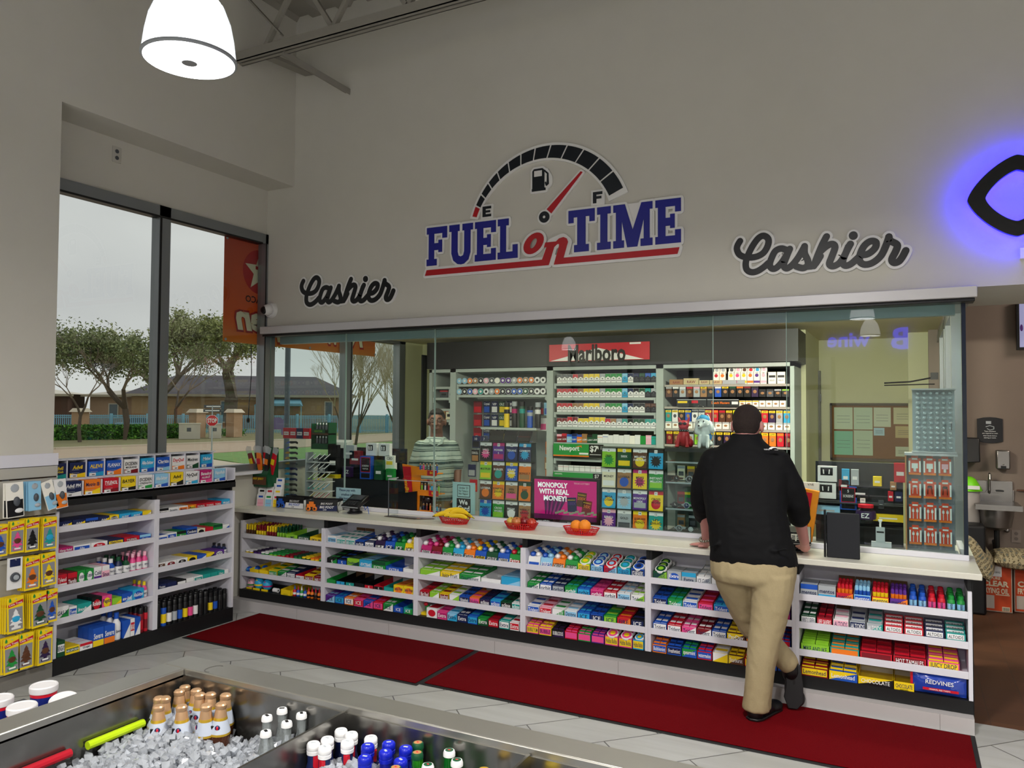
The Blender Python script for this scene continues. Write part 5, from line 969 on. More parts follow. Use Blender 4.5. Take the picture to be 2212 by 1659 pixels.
RB = MB().box(-.0, .86, 0, .25, 0, .17, CB).add([(0, -.001, 0), (.86, -.001, 0), (.86, -.001, .17), (0, -.001, .17)], [(0, 1, 2, 3)], mat('#1d2226', .3)); tag(RB.build('monitor_back', None, (-4.62, 5.47, .89)), 'dark register monitor housing behind the glass left of the lighter rack', 'monitor')
tag(MB().prism([(0, 0), (.8, .0), (.8, .16), (.1, .05)], (-4.45, 5.40, .84), X, Z, .02, mat('#101419', .3)).build('register_housing'), 'slanted black register panel behind the card terminal', 'panel')
stuffs = [(-4.62, 1.06, .17, .035, 'y', 'yellow flat box on the dark register housing'), (-4.72, 1.06, .10, .2, 'd', 'dark card pack left of the pouches'), (-4.60, 1.10, .11, .26, 'k', 'black hanging pouch with white label'), (-4.38, 1.19, .12, .12, 'R', 'dark red poker chip pack'), (-4.44, 1.08, .09, .09, 'U', 'purple roll-on pack behind the glass'), (-4.23, 1.07, .12, .2, 'b', 'blue rimmed vapor screen box left of the lighters'), (-4.09, 1.07, .09, .17, 'G', 'dark green accessory box beside the blue box'), (-3.97, 1.07, .08, .1, 'g', 'green and white box near the lighters'), (-4.20, 1.275, .115, .11, 'w', 'left white earphone box'), (-4.06, 1.275, .115, .11, 'w', 'right white earphone box'), (-4.0, 1.16, .10, .12, 'f', 'white tilted flyer card in front of earphone boxes'), (-4.45, 1.24, .12, .12, 's', 'grey gadget box with red edge')]
for i, (x, z, w, h, c, lb) in enumerate(stuffs):
    b = MB().box(-w/2, w/2, 0, .04, 0, h, pm(c)); 
    if c == 'w': b.box(-w*.3, w*.15, -.001, 0, h*.4, h*.85, pm('k')).tube([(-w*.2, -.003, h*.75), (-w*.18, -.003, h*.45)], .004, pm('w'), 6).tube([(.0, -.003, h*.75), (-.0, -.003, h*.45)], .004, pm('w'), 6)
    elif c == 'b': b.box(-w*.42, w*.42, -.001, 0, h*.3, h*.95, pm('r')).box(-w*.38, w*.38, -.002, 0, h*.33, h*.92, pm('k')).box(-w*.38, w*.38, -.002, 0, h*.05, h*.25, pm('k')).text('VAPOR', (0, -.002, h*.45), X, Z, h*.07, pm('w')).text('SCREENS', (0, -.002, h*.58), X, Z, h*.07, pm('w'), w=w*.6)
    elif c == 'U': b.text('EZ', (0, -.0, h*.5), X, Z, h*.35, pm('w'))
    elif c == 'f': b.text('CBD', (0, 0, h*.8), X, Z, h*.18, pm('k')).box(-w*.35, w*.3, -.001, 0, h*.35, h*.6, pm('y'))
    else: b.box(-w*.3, w*.3, -.001, 0, h*.3, h*.45, pm('w' if c != 'y' else 'N'))
    tag(b.build('accessory_box', None, (x, 5.44+(.04 if z > 1.15 else 0), z)), lb, 'box')
tag(MB().box(0, .75, 0, .02, 0, .28, mat('#171a20', .4)).build('display_board', None, (-4.62, 5.54, 1.06)), 'dark upright panel behind the accessory boxes at the register', 'panel')
tag(MB().hexa([(0, 0, 0), (.2, 0, 0), (.2, .1, 0), (0, .1, 0), (.01, .02, .05), (.2, .02, .05), (.2, .1, .07), (0, .1, .07)], mat('#b9bdbb', .4)).build('register_printer', None, (-4.70, 5.5, 1.33)), 'pale grey printer top beside the window mullion', 'printer')
tag(MB().box(0, .18, 0, .02, 0, 1.35, mat('#aab4b0', .5)).box(.04, .13, -.002, 0, 1.15, 1.28, mat('#90958f', .6)).build('side_panel_board', None, (-4.02, 6.3, 0)), 'pale upright panel behind the register left of the clerk', 'panel')
# ---------------- right side behind the glass
t = thing('charger_case', 'clear locked case of orange charger packs at the right end of the counter', 'display case', (.005, 5.24, .86))
MB().box(0, .255, 0, .003, 0, .57, GL2).box(.0, .255, .1, .11, 0, .57, mat('#8f93a0', .6)).box(-.008, 0, 0, .11, -.01, .58, pm('N')).box(.25, .255, 0, .11, 0, .57, GL2).build('glass', t); MB().box(-.01, .27, -.01, .11, .57, .585, pm('s')).box(-.01, .27, -.01, .11, -.015, 0, pm('s')).build('frame', t)
for r in range(4):
    for c in range(3):
        b = MB().box(-.033, .033, 0, .006, -.115, -.015, mat('#d8482a', .4)).box(-.018, .018, 0, .006, -.015, 0, mat('#d8482a', .4)).box(-.033, -.024, -.001, 0, -.10, -.03, pm('w')).box(.024, .033, -.001, 0, -.10, -.03, pm('w')).box(-.015, .015, -.001, 0, -.024, -.014, pm('w')).box(-.033, .033, -.001, 0, -.115, -.104, pm('o'))
        if r == 0: b.box(-.017, .017, -.012, 0, -.075, -.045, pm('P' if c == 2 else 'w')); b.tube([(0, -.006, -.075), (0, -.006, -.095)], .008, pm('w'), 8)
        elif r == 1: b.ell((0, -.004, -.045), (.014, .008, .008), pm('k' if c else 'w'), 10, 6); b.tube([(-.01, -.004, -.05), (-.012, -.004, -.09)], .002, pm('k' if c else 'w'), 6).tube([(.01, -.004, -.05), (.012, -.004, -.09)], .002, pm('k' if c else 'w'), 6)
        else:
            for dx in (-.011, .011): b.box(dx-.006, dx+.006, -.008, 0, -.06, -.045, pm('w')); b.box(dx-.003, dx+.003, -.006, 0, -.045, -.036, pm('s')); b.tube([(dx, -.004, -.06), (dx, -.004, -.1)], .0025, pm('w'), 6)
        tag(b.build('charger_pack', None, (.05+c*.08, 5.29, 1.425-r*.14)), 'orange %s pack, %s in the %s row of the locked case' % (['wall and car charger', 'earphone', 'white cable', 'white cable'][r], ['left', 'middle', 'right'][c], ORD[r]), 'charger pack')
t = thing('blister_case', 'clear case of small blister compartments standing on the charger case', 'display case', (.04, 5.24, 1.455))
MB().box(0, .225, 0, .004, 0, .37, GL2).box(0, .225, .06, .07, 0, .37, mat('#9aa6b0', .5)).box(-.005, .23, -.005, .07, .37, .378, pm('s')).box(-.005, .23, -.005, .07, -.008, 0, pm('s')).build('frame', t)
for r in range(12):
    for c in range(6): MB().ell((.03+c*.034, .035, .022+r*.03), (.012, .01, .010), mat('#aebbc4', .2, .3), 8, 5).build('blister', t)
MB().box(.20, .208, -.012, 0, .17, .18, pm('s')).box(.202, .206, -.012, -.008, .13, .17, pm('d')).build('lock', t)
tag(MB().box(0, .52, 0, .02, 0, .56, mat('#1b2024', .4)).box(0, .52, -.14, 0, .16, .166, CB).box(0, .52, -.14, 0, .30, .306, CB).build('accessory_shelf', None, (-.535, 5.5, .80)), 'dark shelf of phone accessories behind the glass at right', 'shelf')
RS = [(-.455, 1.235, .115, .10, 'w', 'upper white earphone box on the right accessory shelf'), (-.46, 1.125, .115, .10, 'w', 'lower white earphone box on the right accessory shelf'), (-.345, 1.22, .045, .10, 'c', 'blue foil pouch on the right accessory shelf'), (-.29, 1.22, .045, .10, 's', 'silver foil pouch on the right accessory shelf'), (-.33, 1.06, .10, .15, 'b', 'blue rimmed vapor screen box at right'), (-.355, 1.18, .06, .07, 'R', 'small red device pack at right'), (-.26, 1.14, .10, .06, 'k', 'black box with white horse drawing'), (-.245, 1.11, .03, .04, 'f', 'small white pack under the horse box'), (-.16, 1.22, .05, .06, 'y', 'yellow and purple bottle pack at right'), (-.07, 1.20, .035, .05, 'N', 'tan lighter standing at right'), (-.085, 1.13, .03, .06, 'r', 'red flask at right'), (-.04, 1.13, .04, .06, 'B', 'navy flask at right'), (-.10, 1.0, .17, .045, 'y', 'yellow flat box at right end'), (-.46, 1.02, .16, .06, 'l', 'pale flat box under the earphone boxes'), (-.14, 1.08, .03, .05, 'd', 'grey flask at right'), (-.03, 1.25, .07, .12, 'r', 'red and orange hanging vape card at right')]
for x, z, w, h, c, lb in RS:
    b = MB().box(-w/2, w/2, 0, .035, 0, h, pm(c))
    if c == 'w': b.box(-w*.35, w*.3, -.001, 0, h*.4, h*.9, pm('k')).tube([(-w*.2, -.003, h*.78), (-w*.18, -.003, h*.5)], .004, pm('w'), 6).tube([(w*.12, -.003, h*.78), (w*.1, -.003, h*.5)], .004, pm('w'), 6)
    elif c == 'b': b.box(-w*.42, w*.42, -.001, 0, h*.32, h*.95, pm('r')).box(-w*.38, w*.38, -.002, 0, h*.35, h*.92, pm('k')).box(-w*.38, w*.38, -.002, 0, h*.05, h*.25, pm('k')).text('5', (0, -.002, h*.8), X, Z, h*.12, pm('w')).text('SCREENS', (0, -.002, h*.58), X, Z, h*.1, pm('w'), w=w*.6)
    else: b.box(-w*.3, w*.3, -.001, 0, h*.35, h*.55, pm('w' if c not in 'fl' else 's'))
    tag(b.build('accessory_box', None, (x, 5.40, z)), lb, 'box')
t = thing('candy_jar', 'round clear jar with red lid and dark label at right', 'jar', (-.225, 5.33, .99)); MB().lathe([(.03, 0), (.055, .02), (.06, .055), (.05, .09), (.04, .10)], (0, 0, 0), GL2, 20).lathe([(.058, .03), (.0605, .055), (.056, .08)], (0, 0, 0), pm('U'), 20).text('EZ', (0, -.061, .055), X, Z, .03, pm('w'), off=.002).build('jar', t); MB().lathe([(.045, .10), (.045, .118)], (0, 0, 0), pm('r'), 20).build('lid', t)
tag(MB().box(-.025, .025, 0, .008, 0, .09, pm('s')).box(-.02, .02, -.001, 0, .055, .065, pm('k')).tube([(0, .004, .09), (0, .004, .13)], .006, pm('w'), 8).lathe([(.008, .12), (.014, .135)], (0, 0, 0), pm('w'), 10).box(-.05, .06, -.01, .03, -.03, 0, pm('s')).build('cash_tray_tag', None, (-.14, 5.2, .90)), 'small white phone charm on a stand behind the glass', 'tag')
tag(MB().prism([(0, 0), (.12, 0), (.17, .34), (.05, .36)], (-.66, 5.3, .84), X, Z, .05, OG).prism([(.01, .02), (.085, .02), (.13, .33), (.055, .34)], (-.66, 5.245, .84), X, Z, .002, pm('r')).build('lighter_rack'), 'second orange and red lighter display partly hidden by the customer', 'display rack')
tag(MB().box(0, .1, 0, .02, 0, .09, pm('w')).box(0, .1, -.001, 0, 0, .04, pm('g')).text('V/VE', (.05, 0, .075), X, Z, .014, pm('k')).text('5', (.05, -.001, .03), X, Z, .028, pm('k')).build('price_card', None, (-.60, 5.34, 1.14)), 'white and green price card beside the customer\'s right elbow', 'sign')
# door, phone, corkboard in the back office
st = mat('#b7b08a', .6); t = struct(MB().box(-.97, -.955, 8.0, 8.85, 0, 2.13, mat('#8b8a6a', .6)).box(-.835, -.80, 8.75, 8.85, 0, 2.12, mat('#5d5d50', .5)).box(-.915, -.835, 8.80, 8.84, 0, 2.05, st).build('door_1'))
tag(MB().box(0, .012, -.02, 0, 0, .08, mat('#555', .4, .6) if 0 else pm('d')).build('hinge_plate', None, (-.80, 8.74, 1.79)), 'grey hinge plate on the office door frame', 'hinge')
tag(MB().box(-.035, .03, -.03, 0, 0, .2, pm('f')).tube([(0, -.02, 0), (.01, -.02, -.1), (-.01, -.02, -.14)], .004, pm('f'), 6).build('wall_phone', None, (-.93, 8.74, 1.42)), 'white wall phone beside the office door', 'telephone')
t = thing('notice_board', 'framed cork notice board covered with permits on the office wall', 'notice board', (-.69, 8.80, 1.2)); MB().box(0, .79, .02, .045, 0, .55, mat('#7b5530', .8)).build('cork', t); MB().box(-.02, .81, 0, .045, .55, .575, mat('#4a3f2c', .6)).box(-.02, .81, 0, .045, -.025, 0, mat('#4a3f2c', .6)).box(-.02, 0, 0, .045, -.025, .575, mat('#4a3f2c', .6)).box(.79, .81, 0, .045, -.025, .575, mat('#4a3f2c', .6)).build('frame', t)
for i, (x, z, w, h, c) in enumerate(((.02, .30, .18, .23, '#bfd0b8'), (.21, .30, .18, .23, '#b9cdb6'), (.40, .33, .16, .20, '#c4cdb8'), (.585, .36, .19, .17, '#c8c6a0'), (.02, .03, .18, .25, '#7fc0a4'), (.21, .03, .18, .26, '#b4c8b0'), (.60, .03, .17, .10, '#b8bfa8'), (.40, .24, .1, .08, '#a8c8d8'), (.60, .22, .17, .12, '#b9a878'))):
    b = MB().box(0, w, -.003, 0, 0, h, mat(c, .7))
    for k in range(3): b.box(w*.15, w*.85, -.004, -.003, h*(.3+.15*k), h*(.3+.15*k)+.003, pm('d'))
    tag(b.build('permit', None, (-.69+x, 8.818, 1.2+z)), 'paper permit, %s counted from the top left on the notice board' % ORD[i], 'paper')
tag(MB().box(-.06, .0, -.05, .0, 0, .06, pm('k')).tube([(-.03, -.03, .02), (-.22, -.1, -.02), (-.42, -.12, -.03)], .008, pm('k'), 6).tube([(-.42, -.12, -.05), (-.03, -.05, -.04)], .006, pm('k'), 6).build('door_closer', None, (.26, 7.6, 1.97)), 'black door closer arm on the framed partition at right', 'door closer')
tag(MB().box(0, .07, 0, .01, 0, .085, pm('R')).box(.01, .06, -.001, 0, .02, .06, pm('P')).build('wall_notice', None, (-1.0, 7.95, 1.3)), 'small red notice on the office wall by the customer', 'sign')
tag(MB().tube([(0, -.06, 0), (0, 0, 0)], .012, pm('d'), 8).ell((0, -.07, 0), (.025, .02, .02), pm('r'), 10, 8).box(-.01, .01, -.01, 0, -.05, .07, pm('d')).build('push_handle', None, (-.95, 7.98, 1.2)), 'red push button handle on the door behind the customer', 'handle')
# ---------------- signs on the wall
SW = mat('#e2e1e0', .4); SK = mat('#0c0d10', .4); SB = mat('#141a86', .4); SR = mat('#b00d1c', .4); SN = mat('#0a131c', .35)
def sign_y(y): return (0, y, 0)
_pc = [0]
def poly(b, pts, y0, y1, m):
    _pc[0] = (_pc[0]+1) % 60; j = _pc[0]*1.2e-5; return b.prism(pts, (0, y1, 0), X, Z, y1-y0+j, m)
def ribbon(b, pts, r, y0, y1, m, n=14):
    for i in range(len(pts)-1):
        a, c = V((pts[i][0], pts[i][1])), V((pts[i+1][0], pts[i+1][1])); d = c-a
        if d.length < 1e-5: continue
        q = V((-d.y, d.x)).normalized()*r; poly(b, [tuple(a-q), tuple(c-q), tuple(c+q), tuple(a+q)], y0, y1, m)
    for p in pts: poly(b, [(p[0]+r*math.cos(2*PI*k/n), p[1]+r*math.sin(2*PI*k/n)) for k in range(n)], y0, y1, m)
def smooth2(pts, k=4):
    if len(pts) < 3: return pts
    P = [pts[0]]+pts+[pts[-1]]; o = []
    for i in range(1, len(P)-2):
        p0, p1, p2, p3 = [V(q) for q in P[i-1:i+3]]
        for j in range(k):
            t = j/k; o.append(tuple(.5*((2*p1)+(p2-p0)*t+(2*p0-5*p1+4*p2-p3)*t*t+(3*p1-p0-3*p2+p3)*t**3)))
    return o+[pts[-1]]
CSH = [[(-0.468, 0.095), (-0.484, 0.067), (-0.487, 0.039), (-0.47, 0.005), (-0.428, -0.015), (-0.37, -0.017), (-0.322, 0.005), (-0.294, 0.051), (-0.292, 0.092), (-0.32, 0.115), (-0.352, 0.103), (-0.388, 0.057), (-0.416, 0.002), (-0.432, -0.048), (-0.427, -0.093), (-0.397, -0.114), (-0.36, -0.11), (-0.32, -0.087), (-0.292, -0.063)], [(-0.176, 0.008), (-0.213, 0.023), (-0.249, 0.01), (-0.272, -0.033), (-0.284, -0.076), (-0.267, -0.102), (-0.239, -0.095), (-0.199, -0.05), (-0.165, 0.011)], [(-0.162, 0.016), (-0.184, -0.038), (-0.199, -0.084), (-0.182, -0.106), (-0.151, -0.09), (-0.112, -0.043), (-0.074, 0.023)], [(-0.074, 0.025), (-0.074, -0.02), (-0.056, -0.065), (-0.056, -0.096), (-0.083, -0.112), (-0.123, -0.099)], [(-0.056, -0.105), (-0.017, -0.098), (0.018, -0.045)], [(0.054, 0.074), (0.028, 0.023), (-0.002, -0.05), (-0.02, -0.104)], [(0.009, -0.025), (0.052, 0.012), (0.086, 0.024), (0.102, 0.002), (0.083, -0.055), (0.069, -0.097), (0.088, -0.114), (0.123, -0.1), (0.153, -0.059), (0.178, 0.0)], [(0.189, 0.015), (0.164, -0.035), (0.145, -0.089), (0.157, -0.115), (0.188, -0.11), (0.225, -0.079), (0.251, -0.053)], [(0.205, 0.066), (0.206, 0.063)], [(0.247, -0.059), (0.288, -0.054), (0.325, -0.022), (0.329, 0.012), (0.299, 0.021), (0.265, -0.005), (0.243, -0.053), (0.24, -0.095), (0.267, -0.118), (0.312, -0.11), (0.356, -0.072), (0.384, -0.013), (0.4, 0.034)], [(0.4, 0.039), (0.406, 0.015), (0.443, -0.013), (0.438, -0.047), (0.415, -0.097), (0.426, -0.12), (0.452, -0.114), (0.473, -0.085), (0.489, -0.052)]]
def cashier(x, lab):
    t = thing('wall_sign', lab, 'sign', (x, 5.10, 2.70)); a, c = MB(), MB()
    for s in CSH:
        s = smooth2(s); ribbon(a, s, .036, -.016, 0, SW); ribbon(c, s, .0205 if len(s) > 2 else .025, -.0195, -.016, SK)
    a.build('backplate', t, smooth=30); c.build('lettering', t, smooth=30)
cashier(-4.18, 'black script wall sign above the left end of the glass by the window'); cashier(.53-1.006, 'black script wall sign above the right end of the glass beside the blue glow')
# main sign. slab letters in a 0..1 box
SL_ = {'F': [[(0, 0), (.5, 0), (.5, .17), (.37, .17), (.37, .4), (.58, .4), (.58, .34), (.76, .34), (.76, .66), (.58, .66), (.58, .58), (.37, .58), (.37, .83), (.77, .83), (.77, .7), (1, .7), (1, 1), (0, 1), (0, .83), (.1, .83), (.1, .17), (0, .17)]],
 'U': [[(0, 1), (.44, 1), (.44, .83), (.36, .83), (.36, .3), (.40, .2), (.5, .17), (.6, .2), (.64, .3), (.64, .83), (.56, .83), (.56, 1), (1, 1), (1, .83), (.90, .83), (.90, .26), (.82, .08), (.64, -.02), (.5, -.035), (.36, -.02), (.18, .08), (.10, .26), (.10, .83), (0, .83)]],
 'E': [[(0, 0), (1, 0), (1, .3), (.77, .3), (.77, .17), (.4, .17), (.4, .4), (.58, .4), (.58, .34), (.76, .34), (.76, .66), (.58, .66), (.58, .58), (.4, .58), (.4, .83), (.77, .83), (.77, .7), (1, .7), (1, 1), (0, 1), (0, .83), (.1, .83), (.1, .17), (0, .17)]],
 'L': [[(0, 0), (1, 0), (1, .34), (.75, .34), (.75, .17), (.42, .17), (.42, .83), (.55, .83), (.55, 1), (0, 1), (0, .83), (.12, .83), (.12, .17), (0, .17)]],
 'T': [[(.22, 0), (.78, 0), (.78, .17), (.66, .17), (.66, .83), (.80, .83), (.80, .7), (1, .7), (1, 1), (0, 1), (0, .7), (.2, .7), (.2, .83), (.34, .83), (.34, .17), (.22, .17)]],
 'I': [[(0, 0), (1, 0), (1, .17), (.76, .17), (.76, .83), (1, .83), (1, 1), (0, 1), (0, .83), (.24, .83), (.24, .17), (0, .17)]],
 'M': [[(0, 0), (.28, 0), (.28, .17), (.22, .17), (.22, .62), (.36, 0), (.62, 0), (.78, .62), (.78, .17), (.70, .17), (.70, 0), (1, 0), (1, .17), (.93, .17), (.93, .83), (1, .83), (1, 1), (.72, 1), (.50, .40), (.30, 1), (0, 1), (0, .83), (.07, .83), (.07, .17), (0, .17)]]}
t = thing('wall_sign', 'large red, white and blue wall sign with fuel gauge arc over the glass', 'sign', (0, 5.10, 0))
a, c = MB(), MB()
def outline(b, pts, r, y0, y1, m): ribbon(b, pts+[pts[0]], r, y0, y1, m, 8)
ltrs = [('F', -3.371, -3.182), ('U', -3.162, -2.948), ('E', -2.93, -2.747), ('L', -2.731, -2.562), ('T', -2.152, -1.950), ('I', -1.932, -1.830), ('M', -1.811, -1.528), ('E', -1.508, -1.331)]
for ch, x0, x1 in ltrs:
    P = [(x0+(x1-x0)*px, 2.823+.304*pz) for px, pz in SL_[ch][0]]
    outline(a, P, .017, -.016, -.001, SW); poly(a, [(x0-.01, 2.815), (x1+.01, 2.815), (x1+.01, 3.13), (x0-.01, 3.13)], -.008, -.001, SW) if ch in 'M' else None
    poly(c, P, -.02, -.016, SB)
bar1 = [(-3.385, 2.747), (-2.307, 2.747), (-2.29, 2.80), (-2.345, 2.800), (-2.358, 2.791), (-3.369, 2.791)]; bar2 = [(-2.266, 2.747), (-1.355, 2.747), (-1.341, 2.791), (-2.20, 2.791), (-2.265, 2.80)]
for P in (bar1, bar2): outline(a, P, .02, -.016, -.001, SW)
R_ = MB()
poly(R_, [(-3.385, 2.747), (-2.318, 2.747), (-2.30, 2.791), (-3.369, 2.791)], -.021, -.0165, SR); poly(R_, [(-2.266, 2.747), (-1.355, 2.747), (-1.341, 2.791), (-2.21, 2.791)], -.021, -.0165, SR)
poly(R_, [(-2.335, 2.747), (-2.307, 2.747), (-2.25, 2.915), (-2.335, 2.915), (-2.345, 2.88), (-2.325, 2.88), (-2.36, 2.791), (-2.36, 2.78)], -.0215, -.0165, SR)   # n left stem
poly(R_, [(-2.266, 2.747), (-2.19, 2.79), (-2.155, 2.905), (-2.165, 2.93), (-2.19, 2.942), (-2.225, 2.935), (-2.262, 2.905), (-2.27, 2.87), (-2.24, 2.895), (-2.225, 2.895), (-2.225, 2.88)], -.0215, -.0165, SR)
oc = [(-2.43+(.078)*math.cos(k*PI/12)+.028*math.sin(k*PI/12), 2.918+.078*math.sin(k*PI/12)) for k in range(24)]; oi = [(-2.43+(.022)*math.cos(k*PI/12)+.016*math.sin(k*PI/12), 2.918+.036*math.sin(k*PI/12)) for k in range(24)]
R_.add([(x, -.0215, z) for x, z in oc+oi]+[(x, -.0165, z) for x, z in oc+oi], [(i, (i+1) % 24, 24+(i+1) % 24, 24+i) for i in range(24)]+[(i, 48+i, 48+(i+1) % 24, (i+1) % 24) for i in range(24)], SR)
outline(a, oc, .02, -.016, -.001, SW); ribbon(a, [(-2.32, 2.78), (-2.28, 2.90), (-2.2, 2.925), (-2.17, 2.90), (-2.2, 2.80)], .045, -.016, -.001, SW)
# gauge arc: taper from left to right around a centre
gc = (-2.32, 3.06)
def circ3(p, q, r):
    ax, ay = p; bx, by = q; cx, cy = r; d = 2*(ax*(by-cy)+bx*(cy-ay)+cx*(ay-by))
    ux = ((ax*ax+ay*ay)*(by-cy)+(bx*bx+by*by)*(cy-ay)+(cx*cx+cy*cy)*(ay-by))/d; uy = ((ax*ax+ay*ay)*(cx-bx)+(bx*bx+by*by)*(ax-cx)+(cx*cx+cy*cy)*(bx-ax))/d
    return (ux, uy), math.hypot(ax-ux, ay-uy)
Co, Ro = circ3((-2.953, 3.175), (-2.256, 3.626), (-1.735, 3.235)); Ci, Ri = circ3((-2.917, 3.166), (-2.256, 3.531), (-1.838, 3.192))
Cb, Rb = circ3((-2.975, 3.165), (-2.256, 3.645), (-1.712, 3.232))
ang = lambda C, p: math.atan2(p[1]-C[1], p[0]-C[0])
ao0, ao1 = ang(Co, (-2.953, 3.175)), ang(Co, (-1.735, 3.235)); ai0, ai1 = ang(Ci, (-2.917, 3.166)), ang(Ci, (-1.838, 3.192))
if ao0 < 0: ao0 += 2*PI
if ai0 < 0: ai0 += 2*PI
wts = [.085+.005*i for i in range(13)]; wts = [w/sum(wts) for w in wts]; s0 = 0
def arcp(C, R0, a0, a1, t_, dr=0): a_ = a0+(a1-a0)*t_; return (C[0]+(R0+dr)*math.cos(a_), C[1]+(R0+dr)*math.sin(a_))
for i, w in enumerate(wts):
    g = .008; p = [arcp(Co, Ro, ao0, ao1, s0+(w-g)*k/4) for k in range(5)]; q = [arcp(Ci, Ri, ai0, ai1, s0+(w-g)*k/4) for k in range(4, -1, -1)]
    poly(c, p+q, -.02, -.016, SR if i == 0 else SN); s0 += w
p = [arcp(Co, Ro, ao0, ao1, -.012+k/40*1.03, .02) for k in range(41)]; q = [arcp(Ci, Ri, ai0, ai1, -.012+k/40*1.03, -.016) for k in range(40, -1, -1)]
for k in range(40): poly(a, [p[k], p[k+1], q[40-k-1], q[40-k]], -.016, -.001, SW)
# needle, hub, pump, E, F
ndl = [(-2.325, 3.159), (-2.288, 3.125), (-2.043, 3.397), (-2.057, 3.405)]; poly(c, ndl, -.021, -.016, SR); outline(a, ndl, .014, -.016, -.001, SW)
for r0, m_, y0 in ((.056, SW, -.016), (.042, SN, -.021), (.010, SW, -.0215)): poly(a if m_ is SW and r0 > .02 else c, [(-2.345+r0*math.cos(k*PI/12), 3.105+r0*math.sin(k*PI/12)) for k in range(24)], y0, y0+.015 if r0 > .02 else -.02, m_)
pb = [(-2.447, 3.304), (-2.335, 3.304), (-2.335, 3.322), (-2.345, 3.325), (-2.345, 3.455), (-2.36, 3.47), (-2.43, 3.47), (-2.443, 3.455), (-2.443, 3.325), (-2.447, 3.322)]
outline(a, pb, .016, -.016, -.001, SW); poly(c, pb, -.020, -.016, SN); poly(c, [(-2.428, 3.412), (-2.364, 3.412), (-2.364, 3.455), (-2.428, 3.455)], -.0206, -.02, SW)
ribbon(c, [(-2.345, 3.45), (-2.318, 3.425), (-2.315, 3.35), (-2.328, 3.34), (-2.335, 3.36)], .006, -.02, -.016, SN); ribbon(a, [(-2.33, 3.45), (-2.30, 3.40), (-2.30, 3.35), (-2.32, 3.33)], .016, -.016, -.001, SW)
for ch, x0, x1 in (('E', -2.864, -2.79), ('F', -1.963, -1.893)):
    poly(a, [(x0-.016, 3.145), (x1+.016, 3.145), (x1+.016, 3.255), (x0-.016, 3.255)], -.016, -.001, SW)
    P = [(0, 0), (1, 0), (1, .24), (.36, .24), (.36, .4), (.9, .4), (.9, .6), (.36, .6), (.36, .76), (1, .76), (1, 1), (0, 1)] if ch == 'E' else [(0, 0), (.36, 0), (.36, .38), (.9, .38), (.9, .6), (.36, .6), (.36, .76), (1, .76), (1, 1), (0, 1)]
    poly(c, [(x0+(x1-x0)*u, 3.16+.08*v) for u, v in P], -.021, -.0165, SN)
a.build('backplate', t, smooth=0); c.build('lettering', t, smooth=0); R_.build('red_lettering', t, smooth=0)
# halo-lit rounded diamond
t = thing('lit_sign', 'black rounded diamond ring sign with blue halo light at the far right', 'sign', (.563, 5.10, 2.891))
def rd(R0, n=64): return [(R0*math.copysign(abs(math.cos(a))**1.42, math.cos(a)), R0*.95*math.copysign(abs(math.sin(a))**1.42, math.sin(a))) for a in [2*PI*(k+.5)/n for k in range(n)]]
def ring(b, R0, R1, y0, y1, m):
    o_, i_ = rd(R0), rd(R1); n = 64; b.add([(x, y0, z) for x, z in o_+i_]+[(x, y1, z) for x, z in o_+i_], [(k, (k+1) % n, n+(k+1) % n, n+k) for k in range(n)]+[(2*n+k, 3*n+k, 3*n+(k+1) % n, 2*n+(k+1) % n) for k in range(n)]+[(k, 2*n+k, 2*n+(k+1) % n, (k+1) % n) for k in range(n)]+[(n+k, n+(k+1) % n, 3*n+(k+1) % n, 3*n+k) for k in range(n)], m)
b = MB(); ring(b, .238, .150, -.10, -.07, SK); b.build('ring', t); b = MB(); ring(b, .222, .166, -.07, -.064, mat('#1810ff', .5, emit=62)); b.build('light_strip', t)
b = MB()
for a_ in (0, PI/2, PI, 3*PI/2): b.tube([(.19*math.cos(a_), -.07, .18*math.sin(a_)), (.19*math.cos(a_), 0, .18*math.sin(a_))], .006, pm('d'), 6)
b.build('standoff', t)
tag(MB().box(-.02, .03, -.03, 0, -.03, .03, pm('w')).build('junction_box', None, (.60, 5.10, 2.58)), 'small white box on the wall under the blue glowing sign', 'junction box')
# security dome
t = thing('security_camera', 'white dome security camera on the wall corner beside the hanging banner', 'camera', (-5.03, 5.10, 2.56)); MB().lathe([(.06, -.03), (.068, -.018), (.07, 0)], (0, 0, 0), SW, 24, 'y').ell((0, -.045, 0), (.05, .05, .05), SW, 20, 14).build('housing', t); MB().lathe([(.025, -.098), (.034, -.086), (.036, -.08)], (-.012, 0, -.004), BLK, 20, 'y').lathe([(.014, -.101), (.014, -.096)], (-.012, 0, -.004), mat('#202226', .1), 16, 'y').build('lens', t)
t = thing('wall_outlet', 'white duplex outlet high on the wall above the window', 'outlet', (-5.10, 3.61, 3.53), PI/2); MB().box(-.035, .035, -.006, 0, -.058, .058, mat('#b9b6ae', .5)).build('plate', t, bevel=.002); MB().lathe([(.015, -.008), (.015, -.005)], (0, 0, .024), pm('d'), 12, 'y').lathe([(.015, -.008), (.015, -.005)], (0, 0, -.024), pm('d'), 12, 'y').build('socket', t)
